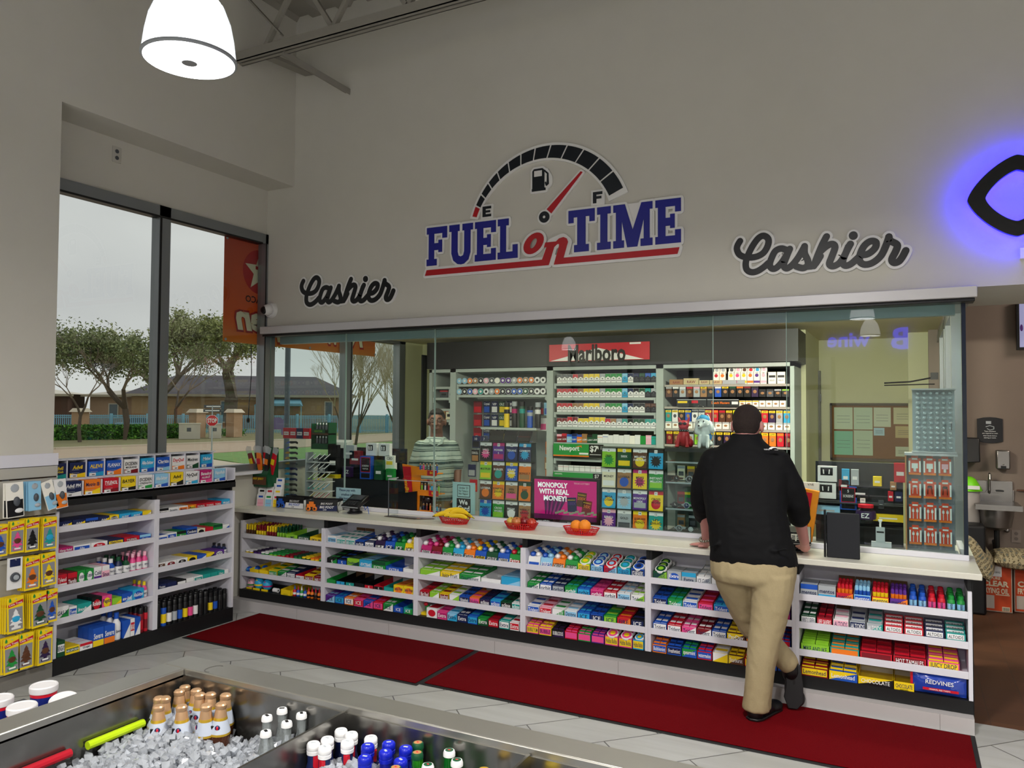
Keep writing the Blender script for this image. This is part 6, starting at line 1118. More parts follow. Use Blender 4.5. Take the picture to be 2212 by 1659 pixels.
# ---------------- lamps
LG = mat('#ffffff', .4, emit=9); LG2 = mat('#ffffff', .3, emit=3.6)
def lamp(x, y, lab, z=3.3, pw=1.0):
    t = thing('pendant_lamp', lab, 'lamp', (x, y, z)); n = 48
    prof = [(.205, .0), (.200, .03), (.192, .10), (.176, .18), (.145, .26), (.10, .32), (.06, .345)]
    b = MB(); b.lathe(prof, (0, 0, 0), LG2, n); b.build('dome', t, smooth=60)
    for i in range(1): 
        f = MB()
        for k in range(36): a_ = 2*PI*k/36; f.tube([(.2035*math.cos(a_), .2035*math.sin(a_), .02), (.194*math.cos(a_), .194*math.sin(a_), .10), (.178*math.cos(a_), .178*math.sin(a_), .18), (.147*math.cos(a_), .147*math.sin(a_), .26)], .0012, pm('s'), 4)
        f.build('prism_rib', t)
    b = MB(); b.lathe([(.203, -.004), (.209, .0), (.209, .010), (.203, .012)], (0, 0, 0), mat('#9a9fa6', .3), n); b.build('rim', t)
    b = MB(); b.lathe([(.198, -.0045), (.04, -.012), (.035, -.012)], (0, 0, 0), LG, n); b.build('lens', t); MB().lathe([(.034, -.016), (.034, -.011)], (0, 0, 0), mat('#8b8d92', .5), 20).build('centre_cap', t)
    MB().lathe([(.07, .34), (.085, .36), (.085, .52), (.05, .56)], (0, 0, 0), pm('s'), 20).build('ballast', t); MB().tube([(0, 0, .56), (0, 0, 5.05-z)], .008, pm('s'), 8).build('stem', t)
    L_ = bpy.data.lights.new('lamp_light', 'AREA'); L_.shape = 'DISK'; L_.size = .36; L_.energy = LAMP_W*pw; L_.color = (1, .965, .90); L_.spread = math.radians(165)
    o = bpy.data.objects.new('lamp_light', L_); COL.objects.link(o); o.parent = t; o.location = (0, 0, -.03)
POS = [(-2.93, 2.43, 'bright prismatic dome pendant lamp hanging at upper left')]
for j, y in enumerate((2.43, -1.0, -4.4, -7.8)):
    for i, x in enumerate((-2.93, -.65, 2.6)):
        if j == 0 and i == 0: continue
        POS.append((x, y, 'prismatic dome pendant lamp behind the viewer, %s row, %s' % (ORD[j], ['window side', 'middle', 'far side'][i])))
POS += [(-8.9, -5.4, 'prismatic dome pendant lamp over the far left hall'), (-8.1, -8.9, 'prismatic dome pendant lamp at the far back left')]
for x, y, lb in POS: lamp(x, y, lb, pw=.03 if lb[0] == 'b' else .55 if x < -2 else .8 if y > 2 else 1.35)
def fill(x, y, z, w, e, c=(1, .93, .76)):
    L_ = bpy.data.lights.new('cashier_fill_light', 'AREA'); L_.shape = 'RECTANGLE'; L_.size = w; L_.size_y = .3; L_.energy = e; L_.color = c
    o = bpy.data.objects.new('cashier_fill_light', L_); COL.objects.link(o); o.location = (x, y, z); o.rotation_euler = (math.radians(48), 0, 0)
for i, (x, y, e, lb) in enumerate(((-3.9, 5.5, 20, 'above the clerk'), (-2.2, 5.5, 14, 'above the cigarette shelves'), (-.5, 5.5, 78, 'over the right counter end'))):  # unseen panels and tilted fill lights added to brighten the cashier room
    tag(MB().box(-.5, .5, -.12, .12, -.02, .0, mat('#fff6dc', .4, emit=3)).build('cashier_fill_panel', None, (x, y, 2.404)), 'flush ceiling light panel in the cashier room %s' % lb, 'lamp'); fill(x, y, 2.375, .9, e)
L_ = bpy.data.lights.new('kitchen_light', 'AREA'); L_.size = .6; L_.energy = 16; L_.color = (1, .86, .72); o = bpy.data.objects.new('kitchen_light', L_); COL.objects.link(o); o.location = (2.0, 6.9, 3.0); o.rotation_euler = (.5, .25, 0)
# ---------------- hand sink area
SS = mat('#8d8a88', .28, .85, noise=.08, scale=12)
t = thing('hand_sink', 'stainless wall hand sink with gooseneck faucet', 'sink', (.70, 8.08, .80))
MB().box(-.16, .14, -.03, 0, .09, .28, SS).box(-.17, .15, -.02, -.015, .10, .2, SS).build('backsplash', t, bevel=.003)
b = MB(); b.box(-.17, .17, -.40, -.02, .085, .1, SS).box(-.17, .17, -.41, -.40, .06, .105, SS).lathe([(.05, -.13), (.11, -.10), (.13, 0), (.135, .085)], (0, -.2, 0), SS, 24); b.build('basin', t)
MB().lathe([(.03, 0), (.03, .012)], (-.04, -.045, .17), SS, 16, 'y').tube([(-.04, -.05, .17), (-.04, -.08, .2), (-.04, -.085, .31), (-.04, -.11, .345), (-.04, -.15, .34), (-.04, -.16, .30)], .011, SS, 10).box(-.11, .03, -.06, -.03, .15, .175, SS).box(-.15, -.09, -.07, -.05, .19, .20, pm('k')).box(.01, .07, -.07, -.05, .19, .20, pm('k')).build('faucet', t)
MB().tube([(.0, -.2, -.13), (.0, -.2, -.28), (-.0, -.14, -.36), (-.0, -.08, -.28), (0, 0, -.26)], .022, pm('k'), 10).tube([(-.08, -.0, -.15), (-.08, -.06, -.15), (-.06, -.1, -.05)], .008, SS, 8).tube([(.08, -.0, -.15), (.08, -.06, -.15), (.05, -.1, -.05)], .008, SS, 8).ell((.09, -.05, -.15), (.02, .02, .02), SS, 10, 8).build('drain_pipe', t)
t = thing('hand_wash_sign', 'black curved-edge hand washing sign on the wall above the sink', 'sign', (.675, 8.075, 1.53)); b = MB(); b.prism([(-.098+.0, -.10), (-.05, -.112), (0, -.116), (.05, -.112), (.098, -.10), (.098, .10), (.05, .112), (0, .116), (-.05, .112), (-.098, .10)], (0, 0, 0), X, Z, .012, mat('#15151b', .5)).box(-.03, .01, -.014, -.012, .055, .08, pm('s'))
for i, l_ in enumerate(('Team members', 'are required to wash', 'their hands before', 'starting to work.')): b.text(l_, (0, -.012, -.01-i*.02), X, Z, .010, pm('w'), w=.15, off=.002)
ribbon(b, [(-.03, .03), (.0, .04), (.03, .03), (.03, .01), (0, .0), (-.02, .012)], .003, -.014, -.012, pm('s')); b.build('plate', t)
t = thing('soap_dispenser', 'steel wall soap dispenser below the black sign', 'soap dispenser', (.765, 8.07, 1.27)); MB().box(-.052, .052, -.1, 0, -.08, .085, SS).build('body', t, bevel=.01); MB().box(-.02, .02, -.105, -.1, -.075, -.05, pm('k')).ell((0, -.1, -.035), (.008, .006, .008), SS, 8, 6).build('push_valve', t)
t = thing('towel_dispenser', 'dark paper towel dispenser partly behind the counter glass', 'towel dispenser', (.50, 8.07, 1.36)); MB().hexa([(-.12, -.2, -.13), (.085, -.2, -.11), (.085, 0, -.11), (-.12, 0, -.13), (-.12, -.16, .11), (.085, -.16, .10), (.085, 0, .10), (-.12, 0, .11)], mat('#1b1a1c', .3)).build('cover', t, bevel=.01)
t = thing('mop_bucket', 'lime green and silver floor machine standing beside the sink', 'cleaning machine', (.47, 7.9, .0)); MB().lathe([(.1, .7), (.11, .72), (.11, 1.0)], (0, 0, 0), mat('#b8b2b0', .4), 24).build('drum', t); MB().lathe([(.13, 1.0), (.12, 1.03), (.08, 1.10), (.05, 1.12)], (0, 0, 0), mat('#7ce01a', .4), 24).box(-.04, .1, -.13, -.11, 1.02, 1.05, pm('w')).build('lid', t); MB().lathe([(.1, .55), (.11, .57), (.11, .70)], (0, 0, 0), mat('#5c423c', .4), 24).build('motor', t)
tag(MB().box(-.2, .13, -.2, .05, 0, .74, mat('#121318', .5)).build('waste_bin', None, (.46, 7.72, 0), bevel=.02), 'black tall waste bin between the counter end and the sink', 'bin')
t = thing('wall_outlet', 'double wall outlet low on the brown wall right of the sink', 'outlet', (.862, 8.08, .60)); MB().box(-.035, .035, -.006, 0, -.055, .055, mat('#8d7f76', .5)).build('plate', t)
for z in (-.022, .022): MB().lathe([(.015, -.008), (.015, -.005)], (0, 0, z), mat('#6d615a', .5), 12, 'y').build('socket', t)
OB = mat('#cf4a1e', .6); CDB = mat('#b9a99a', .8)
def oil(x, y, lab, rz=0):
    t = thing('oil_box', lab, 'carton', (x, y, 0), rz); MB().box(-.12, .12, 0, .24, .003, .395, CDB).build('carton', t, bevel=.003)
    b = MB(); b.box(-.112, .112, -.002, 0, .012, .385, OB).box(-.04, .045, -.004, -.002, .30, .385, pm('w')).box(-.105, -.01, -.004, -.002, .03, .14, mat('#c9bdb2', .6)).box(.0, .1, -.004, -.002, .145, .152, pm('e')).box(.045, .1, -.004, -.002, .015, .05, pm('e'))
    for k in range(8): b.box(.05+k*.006, .053+k*.006, -.005, -.004, .018, .045, pm('k'))
    b.text('FOOD SERVICE', (.0, -.004, .335), X, Z, .014, pm('k'), w=.07); b.text('PURE', (0, -.002, .285), X, Z, .022, pm('e'), w=.09, bold=.03); b.text('CLEAR', (.0, -.002, .24), X, Z, .045, pm('e'), w=.19, bold=.04); b.text('FRYING OIL', (.0, -.002, .18), X, Z, .045, pm('e'), w=.19, bold=.03)
    b.build('printed_front', t)
oil(.67, 7.70, 'orange frying oil box on the brown floor beside the counter end'); oil(.93, 7.78, 'orange frying oil box at the edge, right of the first oil box', .05)
def pillow_mat():
    m = bpy.data.materials.new('woven_diamond_fabric'); m.use_nodes = True; n = m.node_tree.nodes; l = m.node_tree.links; b = n['Principled BSDF']; tc = n.new('ShaderNodeTexCoord'); v = n.new('ShaderNodeTexVoronoi'); v.feature = 'DISTANCE_TO_EDGE'; v.inputs['Scale'].default_value = 18; w = n.new('ShaderNodeTexWave'); w.inputs['Scale'].default_value = 9; w.inputs['Distortion'].default_value = 6
    mx = n.new('ShaderNodeMath'); mx.operation = 'MULTIPLY'; r = n.new('ShaderNodeValToRGB'); r.color_ramp.interpolation = 'CONSTANT'; e = r.color_ramp.elements; e[0].color = (*hexc('#b9ad8c'), 1); e[1].position = .04; e[1].color = (*hexc('#6b6048'), 1); e.new(.12).color = (*hexc('#a49a80'), 1); e.new(.2).color = (*hexc('#5f6a68'), 1)
    l.new(tc.outputs['Object'], v.inputs[0]); l.new(tc.outputs['Object'], w.inputs[0]); l.new(v.outputs[0], mx.inputs[0]); l.new(w.outputs[0], mx.inputs[1]); l.new(mx.outputs[0], r.inputs[0]); l.new(r.outputs[0], b.inputs[0]); b.inputs['Roughness'].default_value = .9; return m
PF = pillow_mat()
def pillow(loc, rot, sx, sy, lab, th=.07):
    b = MB(); n = 16; vs = []; fs = []
    for sgn in (1, -1):
        for i in range(n+1):
            for j in range(n+1):
                u, v = 2*i/n-1, 2*j/n-1; k = 1-.08*(1-abs(u))*(abs(v) > .99)-.08*(1-abs(v))*(abs(u) > .99); vs.append((u*sx*k, v*sy*k, sgn*th*max(0, (1-u**4)*(1-v**4))**.6))
    q = (n+1)**2
    for s_ in (0, 1):
        for i in range(n):
            for j in range(n): a = s_*q+i*(n+1)+j; f = (a, a+n+1, a+n+2, a+1); fs.append(f if s_ == 0 else f[::-1])
    o = b.add(vs, fs, PF).build('cushion', None, loc); o.rotation_euler = rot; tag(o, lab, 'cushion')
pillow((.90, 7.74, .455), (.08, .02, .05), .26, .19, 'patterned cushion lying flat on the orange oil boxes'); pillow((.53, 7.6, .50), (.4, 1.0, .2), .20, .17, 'patterned cushion leaning against the black bin')
t = thing('wall_screen', 'bright wall screen cut off by the right edge of the picture', 'screen', (1.15, 8.02, 2.45)); MB().box(-.27, .4, -.03, .03, -.21, .21, BLK).build('bezel', t); MB().box(-.25, .38, -.032, -.03, -.19, .19, mat('#8e90b8', .3, emit=.5)).build('display', t); MB().ell((-.235, -.033, -.02), (.012, .002, .03), pm('u'), 10, 6).build('picture_mark', t)
tag(MB().box(0, .12, -.02, 0, 0, .012, pm('n')).build('metal_hook', None, (.87, 8.07, 1.0)), 'small rusty metal piece on the wall right of the sink', 'hook')
# ---------------- mats
CARP = mat('#62040c', .95, spec=.08, noise=.3, scale=180, bump=.5); RUB = mat('#1b1a1d', .7)
def floor_mat_obj(x0, x1, y0, y1, lab):
    t = thing('floor_mat', lab, 'floor mat', ((x0+x1)/2, (y0+y1)/2, .0005)); w, d = (x1-x0)/2, (y1-y0)/2
    MB().box(-w, w, -d, d, 0, .004, RUB).build('rubber_border', t, bevel=.002); MB().box(-w+.022, w-.022, -d+.022, d-.022, .004, .011, CARP).build('carpet', t, bevel=.003)
floor_mat_obj(-4.74, -2.672, 3.96, 4.80-.075, 'dark red carpet mat nearest the medicine shelves'); floor_mat_obj(-2.671, .31, 3.99, 4.72, 'longer dark red carpet mat under the customer')
# ---------------- ice bin (rim top z=.85)
ST = mat('#8f8d88', .24, .95, noise=.10, scale=5, bump=.05); STR = mat('#b4b2ab', .34, .88, noise=.06, scale=9)
t = thing('ice_bin', 'large stainless ice bin with flat rim in the foreground', 'ice bin', (-2.19, 1.86, 0))
x1, yn = 2.75, -1.05
b = MB(); b.box(0, x1, -.10, 0, .82, .85, STR).box(0, .10, yn, -.10, .82, .85, STR).box(x1-.1, x1, yn, -.10, .82, .85, STR).box(.1, x1-.1, yn, yn+.1, .82, .85, STR); b.build('rim', t, bevel=.004)
b = MB(); b.box(.095, x1-.095, -.105, -.10, .45, .83, ST).box(.095, .10, yn+.1, -.10, .45, .83, ST).box(x1-.1, x1-.095, yn+.1, -.10, .45, .83, ST).box(.1, x1-.1, yn+.095, yn+.1, .45, .83, ST).box(.1, x1-.1, yn+.1, -.1, .44, .45, ST); b.build('inner_wall', t)
MB().box(.02, x1-.02, yn+.02, -.02, .08, .82, ST).box(.1, x1-.1, yn+.1, -.1, .0, .08, pm('k')).build('cabinet', t) if 0 else MB().box(.02, .09, yn+.02, -.02, .0, .82, ST).box(.02, x1-.02, -.09, -.02, .0, .82, ST).build('cabinet', t)
for dx in (.762, 1.345): MB().box(dx-.004, dx+.004, yn+.1, -.104, .45, .835, ST).build('divider', t)
MB().add([(.19+math.cos(a)*.022, -.06+math.sin(a)*.03, .8505) for a in [k*PI/14 for k in range(6, 24)]]+[(.19+math.cos(a)*.026, -.06+math.sin(a)*.034, .8505) for a in [k*PI/14 for k in range(23, 5, -1)]], [tuple(range(36))], mat('#55534f', .5)).build('engraved_mark', t)
# ice
SNOW = mat('#b8c0cf', .6)
def icy(nm, col, clear):
    m = bpy.data.materials.new(nm); m.use_nodes = True; n = m.node_tree.nodes; l = m.node_tree.links
    for x in list(n): n.remove(x)
    o = n.new('ShaderNodeOutputMaterial'); d = n.new('ShaderNodeBsdfDiffuse'); d.inputs[0].default_value = (*col, 1); t_ = n.new('ShaderNodeBsdfTransparent'); t_.inputs[0].default_value = (.97, .98, 1, 1); g = n.new('ShaderNodeBsdfGlossy'); g.inputs['Roughness'].default_value = .06; f = n.new('ShaderNodeFresnel'); f.inputs[0].default_value = 1.6
    a = n.new('ShaderNodeMixShader'); a.inputs[0].default_value = clear; b = n.new('ShaderNodeMixShader'); l.new(d.outputs[0], a.inputs[1]); l.new(t_.outputs[0], a.inputs[2]); l.new(f.outputs[0], b.inputs[0]); l.new(a.outputs[0], b.inputs[1]); l.new(g.outputs[0], b.inputs[2]); l.new(b.outputs[0], o.inputs[0]); return m
ICE = icy('clear_ice', (.85, .9, .98), .68)
def ice(x0, x1, y0, y1, zf, lab):
    b = MB(); rnd = random.Random(3); nx, ny = int((x1-x0)/.03), int((y1-y0)/.03)
    b.add([(x0+(x1-x0)*i/nx, y0+(y1-y0)*j/ny, zf(x0+(x1-x0)*i/nx, y0+(y1-y0)*j/ny)-.02) for i in range(nx+1) for j in range(ny+1)], [(i*(ny+1)+j, (i+1)*(ny+1)+j, (i+1)*(ny+1)+j+1, i*(ny+1)+j+1) for i in range(nx) for j in range(ny)], SNOW)
    k = int((x1-x0)*(y1-y0)/(.0115**2))
    for _ in range(k):
        x, y = rnd.uniform(x0+.012, x1-.012), rnd.uniform(y0+.012, y1-.012); z = zf(x, y)+rnd.uniform(-.018, .006); s = rnd.uniform(.006, .0115)
        q = Mx.Translation((x, y, z)) @ (Mx.Rotation(rnd.uniform(0, 6), 4, 'X') @ Mx.Rotation(rnd.uniform(0, 6), 4, 'Y') @ Mx.Rotation(rnd.uniform(0, 6), 4, 'Z')); b.T = q
        a = [rnd.uniform(.6, 1.2)*s for _ in range(8)]
        b.hexa([(-a[0], -a[1], -a[2]), (a[3], -a[0], -a[4]), (a[5], a[2], -a[1]), (-a[2], a[6], -a[0]), (-a[4]*.8, -a[3]*.8, a[1]), (a[1]*.8, -a[5]*.8, a[7]), (a[6]*.9, a[0]*.9, a[2]), (-a[7]*.8, a[1]*.8, a[3])], ICE)
    b.T = None; return tag(b.build('ice', smooth=0), lab, 'ice', None, 'stuff')
z1 = lambda x, y: .722+.018*math.sin(x*5+1)*math.cos(y*4)+.02*math.sin(x*13+y*9)
z2 = lambda x, y: .735+.02*math.sin(x*9)+.015*math.cos(y*14+x*7)-.04*max(0, (-1.35-x)/.08)-.03*max(0, (y-1.66)/.1)
z3 = lambda x, y: .72+.02*math.sin(x*8+y*5)
ice(-2.085, -1.436, .92, 1.752, z1, 'heap of clear crushed ice around the gold-capped bottles'); ice(-1.424, -.853, 1.3, 1.752, z2, 'heap of clear crushed ice around the blue and green bottles'); ice(-.84, -.1, 1.4, 1.752, z3, 'crushed ice in the right section of the bin')
GOLD = mat('#c9a27c', .35, .5); AMB = mat('#4a2208', .08, trans=.3, coat=.5); LBL = mat('#b4bccb', .5); YG = mat('#d9b23c', .3, .6)
_gb = {}
def bot(x, y, z, lab, kind, tilt=(0, 0), grp=None):
    t = thing('beer_bottle' if kind in 'gGhy' else 'bottle', lab, 'bottle', (x, y, z), random.uniform(-.8, .8), grp); t.rotation_euler[0] = tilt[0]; t.rotation_euler[1] = tilt[1]
    n = 20     # profile from the cap top (z=0) down
    if kind == 'g':
        MB().lathe([(.031, -.235), (.031, -.086), (.0305, -.083), (.0205, -.045)], (0, 0, 0), AMB, n).build('glass', t); MB().lathe([(.0312, -.083), (.0275, -.068), (.0208, -.046)], (0, 0, 0), LBL, n).lathe([(.0316, -.0895), (.0312, -.083)], (0, 0, 0), YG, n).lathe([(.0212, -.047), (.0195, -.039)], (0, 0, 0), YG, n).build('neck_label', t)
        b = MB().ell((0, -.0255, -.065), (.008, .003, .0085), pm('B'), 12, 6); b.ell((0, -.0275, -.065), (.004, .002, .006), pm('r'), 8, 5); b.box(-.020, -.011, -.0225, -.0185, -.075, -.06, pm('k')); b.build('emblem', t)
        MB().lathe([(.0194, -.042), (.0160, -.020), (.0150, -.016), (.0165, -.014), (.0168, -.004), (.013, 0), (.004, .001)], (0, 0, 0), GOLD, n).build('foil', t)
    elif kind == 'c':
        MB().lathe([(.029, -.235), (.029, -.12), (.02, -.08), (.013, -.05), (.0125, -.012)], (0, 0, 0), icy('clear_bottle', (.6, .66, .66), .72) if 'cb' not in _gb else _gb['cb'], n).build('glass', t); MB().lathe([(.0155, -.014), (.0155, -.006), (.0135, 0), (.004, .001)], (0, 0, 0), pm('w'), 24).box(-.008, .007, -.004, .004, .0008, .0016, pm('k')).build('cap', t)
    elif kind in 'wb':
        m = pm('w') if kind == 'w' else mat('#1220b0', .3); m2 = pm('B') if kind == 'w' else mat('#141a86', .3)
        MB().lathe([(.031, -.2), (.031, -.11), (.0150, -.05), (.0150, -.026)], (0, 0, 0), m2, n).build('body', t); MB().lathe([(.0175, -.028), (.0178, -.019), (.0165, -.018), (.0178, -.016), (.0178, -.004), (.015, 0), (.004, .0005)], (0, 0, 0), m, n).box(-.006, .006, -.003, .003, .0005, .001, pm('s')).build('cap', t)
        if kind == 'w': MB().box(.002, .0155, -.0165, -.006, -.06, -.03, pm('r')).build('label', t)
    elif kind in 'Gh':
        m = mat('#0e6b1c' if kind == 'h' else '#2a8a1a', .08, trans=.25, coat=.5)
        MB().lathe([(.030, -.235), (.030, -.12), (.022, -.08), (.0145, -.05), (.013, -.012)], (0, 0, 0), m, n).build('glass', t); MB().lathe([(.0158, -.014), (.0158, -.006), (.0135, 0), (.004, .001)], (0, 0, 0), pm('w' if kind == 'h' else 'G'), 24).lathe([(.011, .001), (.004, .0015)], (0, 0, 0), pm('G' if kind == 'h' else 'N'), 16).ell((0, 0, .0012), (.005, .003, .001), pm('r'), 8, 4).build('cap', t)
    elif kind == 'y':
        MB().lathe([(.030, -.2), (.030, -.11), (.017, -.06), (.0165, -.012)], (0, 0, 0), pm('w'), n).build('body', t); MB().lathe([(.017, -.014), (.0165, -.004), (.013, 0), (.004, .001)], (0, 0, 0), YG, n).build('cap', t)
    elif kind == 'Y':
        MB().lathe([(.031, -.2), (.031, -.11), (.018, -.06), (.018, -.02)], (0, 0, 0), pm('B'), n).build('body', t); MB().lathe([(.0195, -.02), (.0195, -.005), (.017, 0), (.004, .001)], (0, 0, 0), pm('y'), n).build('cap', t)
def glassmat_b(nm, tint):
    if nm not in _gb: _gb[nm] = glassmat(nm, tint, .9)
    return _gb[nm]
WHR = ['against the far wall left of centre', 'in the back left corner group', 'second along the far wall', 'leftmost of the group', 'tilted, behind the front left one', 'in the middle of the group', 'third along the far wall', 'rightmost along the far wall', 'front left', 'front, second from left', 'standing fully out of the ice at the front', 'front right behind the tallest']
for (x, y), z, w in zip([(-2.085+.028, 1.735), (-2.04, 1.70), (-2.0, 1.73), (-2.045, 1.63), (-2.03, 1.64), (-1.96, 1.71), (-1.93, 1.725), (-1.865, 1.725), (-1.99, 1.585), (-1.93, 1.617), (-1.87, 1.655), (-1.84, 1.685)], [.81, .81, .81, .81, .81, .81, .812, .82, .81, .81, .81, .81], WHR): bot(x, y, z-.002, 'amber bottle with gold foil cap, %s' % w, 'g', (random.uniform(-.05, .05), random.uniform(-.06, .06)))
for (x, y), w in zip([(-1.645, 1.735), (-1.57, 1.735), (-1.645, 1.675), (-1.565, 1.67), (-1.57, 1.595)], ['at the back left', 'at the back right by the divider', 'at left in the middle', 'second row beside the divider', 'frontmost']): bot(x, y, .81, 'clear glass bottle with white crown cap, %s' % w, 'c')
for (x, y), w in zip([(-1.395, 1.70), (-1.355, 1.695), (-1.293, 1.70), (-1.392, 1.64), (-1.405, 1.60), (-1.332, 1.65), (-1.363, 1.596)], ['at the back beside the divider', 'second at the back', 'at the back beside the blue caps', 'in the middle left', 'leftmost', 'in the middle right', 'at the front']): bot(x, y, .81, 'bottle with white screw cap and navy body, %s' % w, 'w')
for (x, y), w in zip([(-1.27, 1.657), (-1.231, 1.696), (-1.207, 1.65), (-1.235, 1.60), (-1.174, 1.693), (-1.144, 1.628), (-1.087, 1.583)], ['left behind', 'at the back', 'in the middle', 'at the front left', 'right of the back one', 'in front of the green bottles', 'half sunk at the front']): bot(x, y, .81, 'bottle with glossy blue screw cap, %s' % w, 'b')
for (x, y), k, w in zip([(-1.161, 1.73), (-1.129, 1.68), (-1.13, 1.587), (-1.063, 1.73), (-1.017, 1.692), (-1.068, 1.637)], 'GGGhhh', ['red printed cap, tallest at the back', 'red printed cap, in the middle', 'red printed cap, at the front', 'white cap, at the back', 'white cap, in the middle', 'white cap, sunk at the front']): bot(x, y, .81, 'green glass bottle with %s' % w, k)
bot(-.943, 1.70, .80, 'white-wrapped bottle with gold crown cap', 'y'); bot(-.805, 1.70, .80, 'dark bottle with yellow cap in the right bin section', 'Y')
# cylinders lying in the bin (colour tubes)
tag(MB().tube([(-2.075, 1.42, .735), (-2.075, 1.60, .735)], .012, mat('#b7d61a', .2), 10).build('tube_bottle'), 'green and yellow bottle lying at the left wall of the ice bin', 'bottle')
tag(MB().tube([(-2.075, 1.2, .735), (-2.075, 1.37, .735)], .012, mat('#b01c2c', .2), 10).build('tube_bottle'), 'red bottle lying at the left wall of the ice bin', 'bottle')
# white-lidded tubs left of the bin
tag(MB().box(-3.1, -2.28, 1.3, 1.85, 0, .545, mat('#3a3c42', .6)).build('display_stand'), 'low dark stand under the white-lidded jars', 'stand')
for i, (x, y, z, tl, w) in enumerate(((-2.76, 1.717, .70, 0, 'farthest'), (-2.80, 1.585, .69, 0, 'leftmost'), (-2.648, 1.575, .695, 0, 'front middle'), (-2.62, 1.70, .68, .18, 'tilted, nearest the ice bin'))):
    t = thing('jar', 'blue and red jar with ribbed white lid, %s' % w, 'jar', (x, y, z)); t.rotation_euler = (tl, tl, 0)
    MB().lathe([(.040, -.145), (.042, -.14), (.042, -.02)], (0, 0, 0), mat('#16226e', .35), 24).lathe([(.0424, -.036), (.0424, -.024)], (0, 0, 0), pm('r'), 24).box(-.012, .016, -.0435, -.040, -.075, -.05, pm('w')).build('body', t)
    MB().lathe([(.045, -.024), (.046, -.02), (.046, -.004), (.043, 0), (.038, .0), (.036, -.002), (.004, -.002)], (0, 0, 0), mat('#dcdadc', .5), 32).build('lid', t)
# ---------------- people
SKIN = mat('#b9807a', .5, noise=.06, scale=20); SKIN2 = mat('#6e4a3a', .5, noise=.08, scale=20)
JKT = mat('#07070a', .8, spec=.25, noise=.2, scale=200); KHA = mat('#9c8d6c', .8, noise=.08, scale=120, bump=.1); SHOE = mat('#0b0b0d', .45); HAIR = mat('#20130f', .8, noise=.4, scale=250, bump=.6)
def hand(prims, wrist, palm, fdir, side, up, L=.085, spread=.018, curl=.15, thumb=None, r=.0085):
    wrist, palm, fdir, side, up = V(wrist), V(palm), V(fdir).normalized(), V(side).normalized(), V(up).normalized()
    prims += [('t', wrist, palm, .026, .028)]
    for i, (k, l) in enumerate(((-1.5, .80), (-.5, .98), (.5, 1.0), (1.5, .88))):
        a = palm+side*spread*k*.9+fdir*.02; m1 = a+(fdir+side*k*.06)*L*l*.42+up*-.002; m2 = m1+(fdir-up*curl)*L*l*.33; m3 = m2+(fdir-up*curl*2.2)*L*l*.25
        prims += [('t', palm+side*spread*k*.6-fdir*.02, a, .0135, .0115), ('t', a, m1, r*1.15, r), ('t', m1, m2, r, r*.92), ('t', m2, m3, r*.92, r*.75)]
    if thumb:
        th = V(thumb).normalized(); a = palm-fdir*.022; m1 = a+th*.035; m2 = m1+(th+fdir*.5).normalized()*.034; prims += [('t', a, m1, .014, .0115), ('t', m1, m2, .0115, .009)]
P1 = thing('person', 'person in a black pullover and khaki trousers leaning on the counter with legs crossed', 'person', (0, 0, 0))
# body (skin): head, neck, forearms, hands as one continuous mesh through the torso
hx, hy = -.825, 4.64
sk = [('e', (hx, hy+.005, 1.625), (.079, .095, .098)), ('e', (hx, hy+.045, 1.575), (.066, .065, .07)), ('e', (hx, hy-.03, 1.60), (.068, .06, .07)), ('t', (hx, hy-.02, 1.56), (hx+.0, hy-.07, 1.45), .066, .072), ('e', (hx-.084, hy+.0, 1.60), (.012, .022, .034)), ('e', (hx+.084, hy+.0, 1.60), (.012, .022, .034)), ('e', (hx, hy+.105, 1.59), (.014, .018, .022)),
 ('s', [((-.80, 4.50, .86), .15, .10, 0), ((-.81, 4.50, 1.1), .15, .09, 0), ((-.82, 4.56, 1.33), .16, .07, 0), ((-.82, 4.585, 1.43), .08, .06, 0)]),
 ('t', (-1.0, 4.58, 1.38), (-1.07, 4.64, 1.13), .05, .045), ('t', (-1.07, 4.64, 1.13), (-1.095, 4.79, .895), .045, .030), ('t', (-.64, 4.58, 1.38), (-.552, 4.62, 1.16), .05, .042), ('t', (-.552, 4.62, 1.16), (-.53, 4.80, .93), .042, .028),
 ('t', (-.86, 4.50, .86), (-.85, 4.545, .64), .05, .04), ('t', (-.69, 4.46, .86), (-.68, 4.44, .64), .05, .04)]
hand(sk, (-1.095, 4.79, .895), (-1.115, 4.82, .862), (-.95, .25, -.05), (.25, .95, 0), (0, 0, 1), L=.08, curl=.06, thumb=(-.5, -.8, -.1))
hand(sk, (-.53, 4.80, .93), (-.535, 4.86, .885), (-.2, .95, -.15), (1, .2, 0), (0, 0, 1), L=.08, curl=.12, thumb=(-.8, .5, 0))
body = metaobj('body', sk, SKIN, .0065, P1, 4)
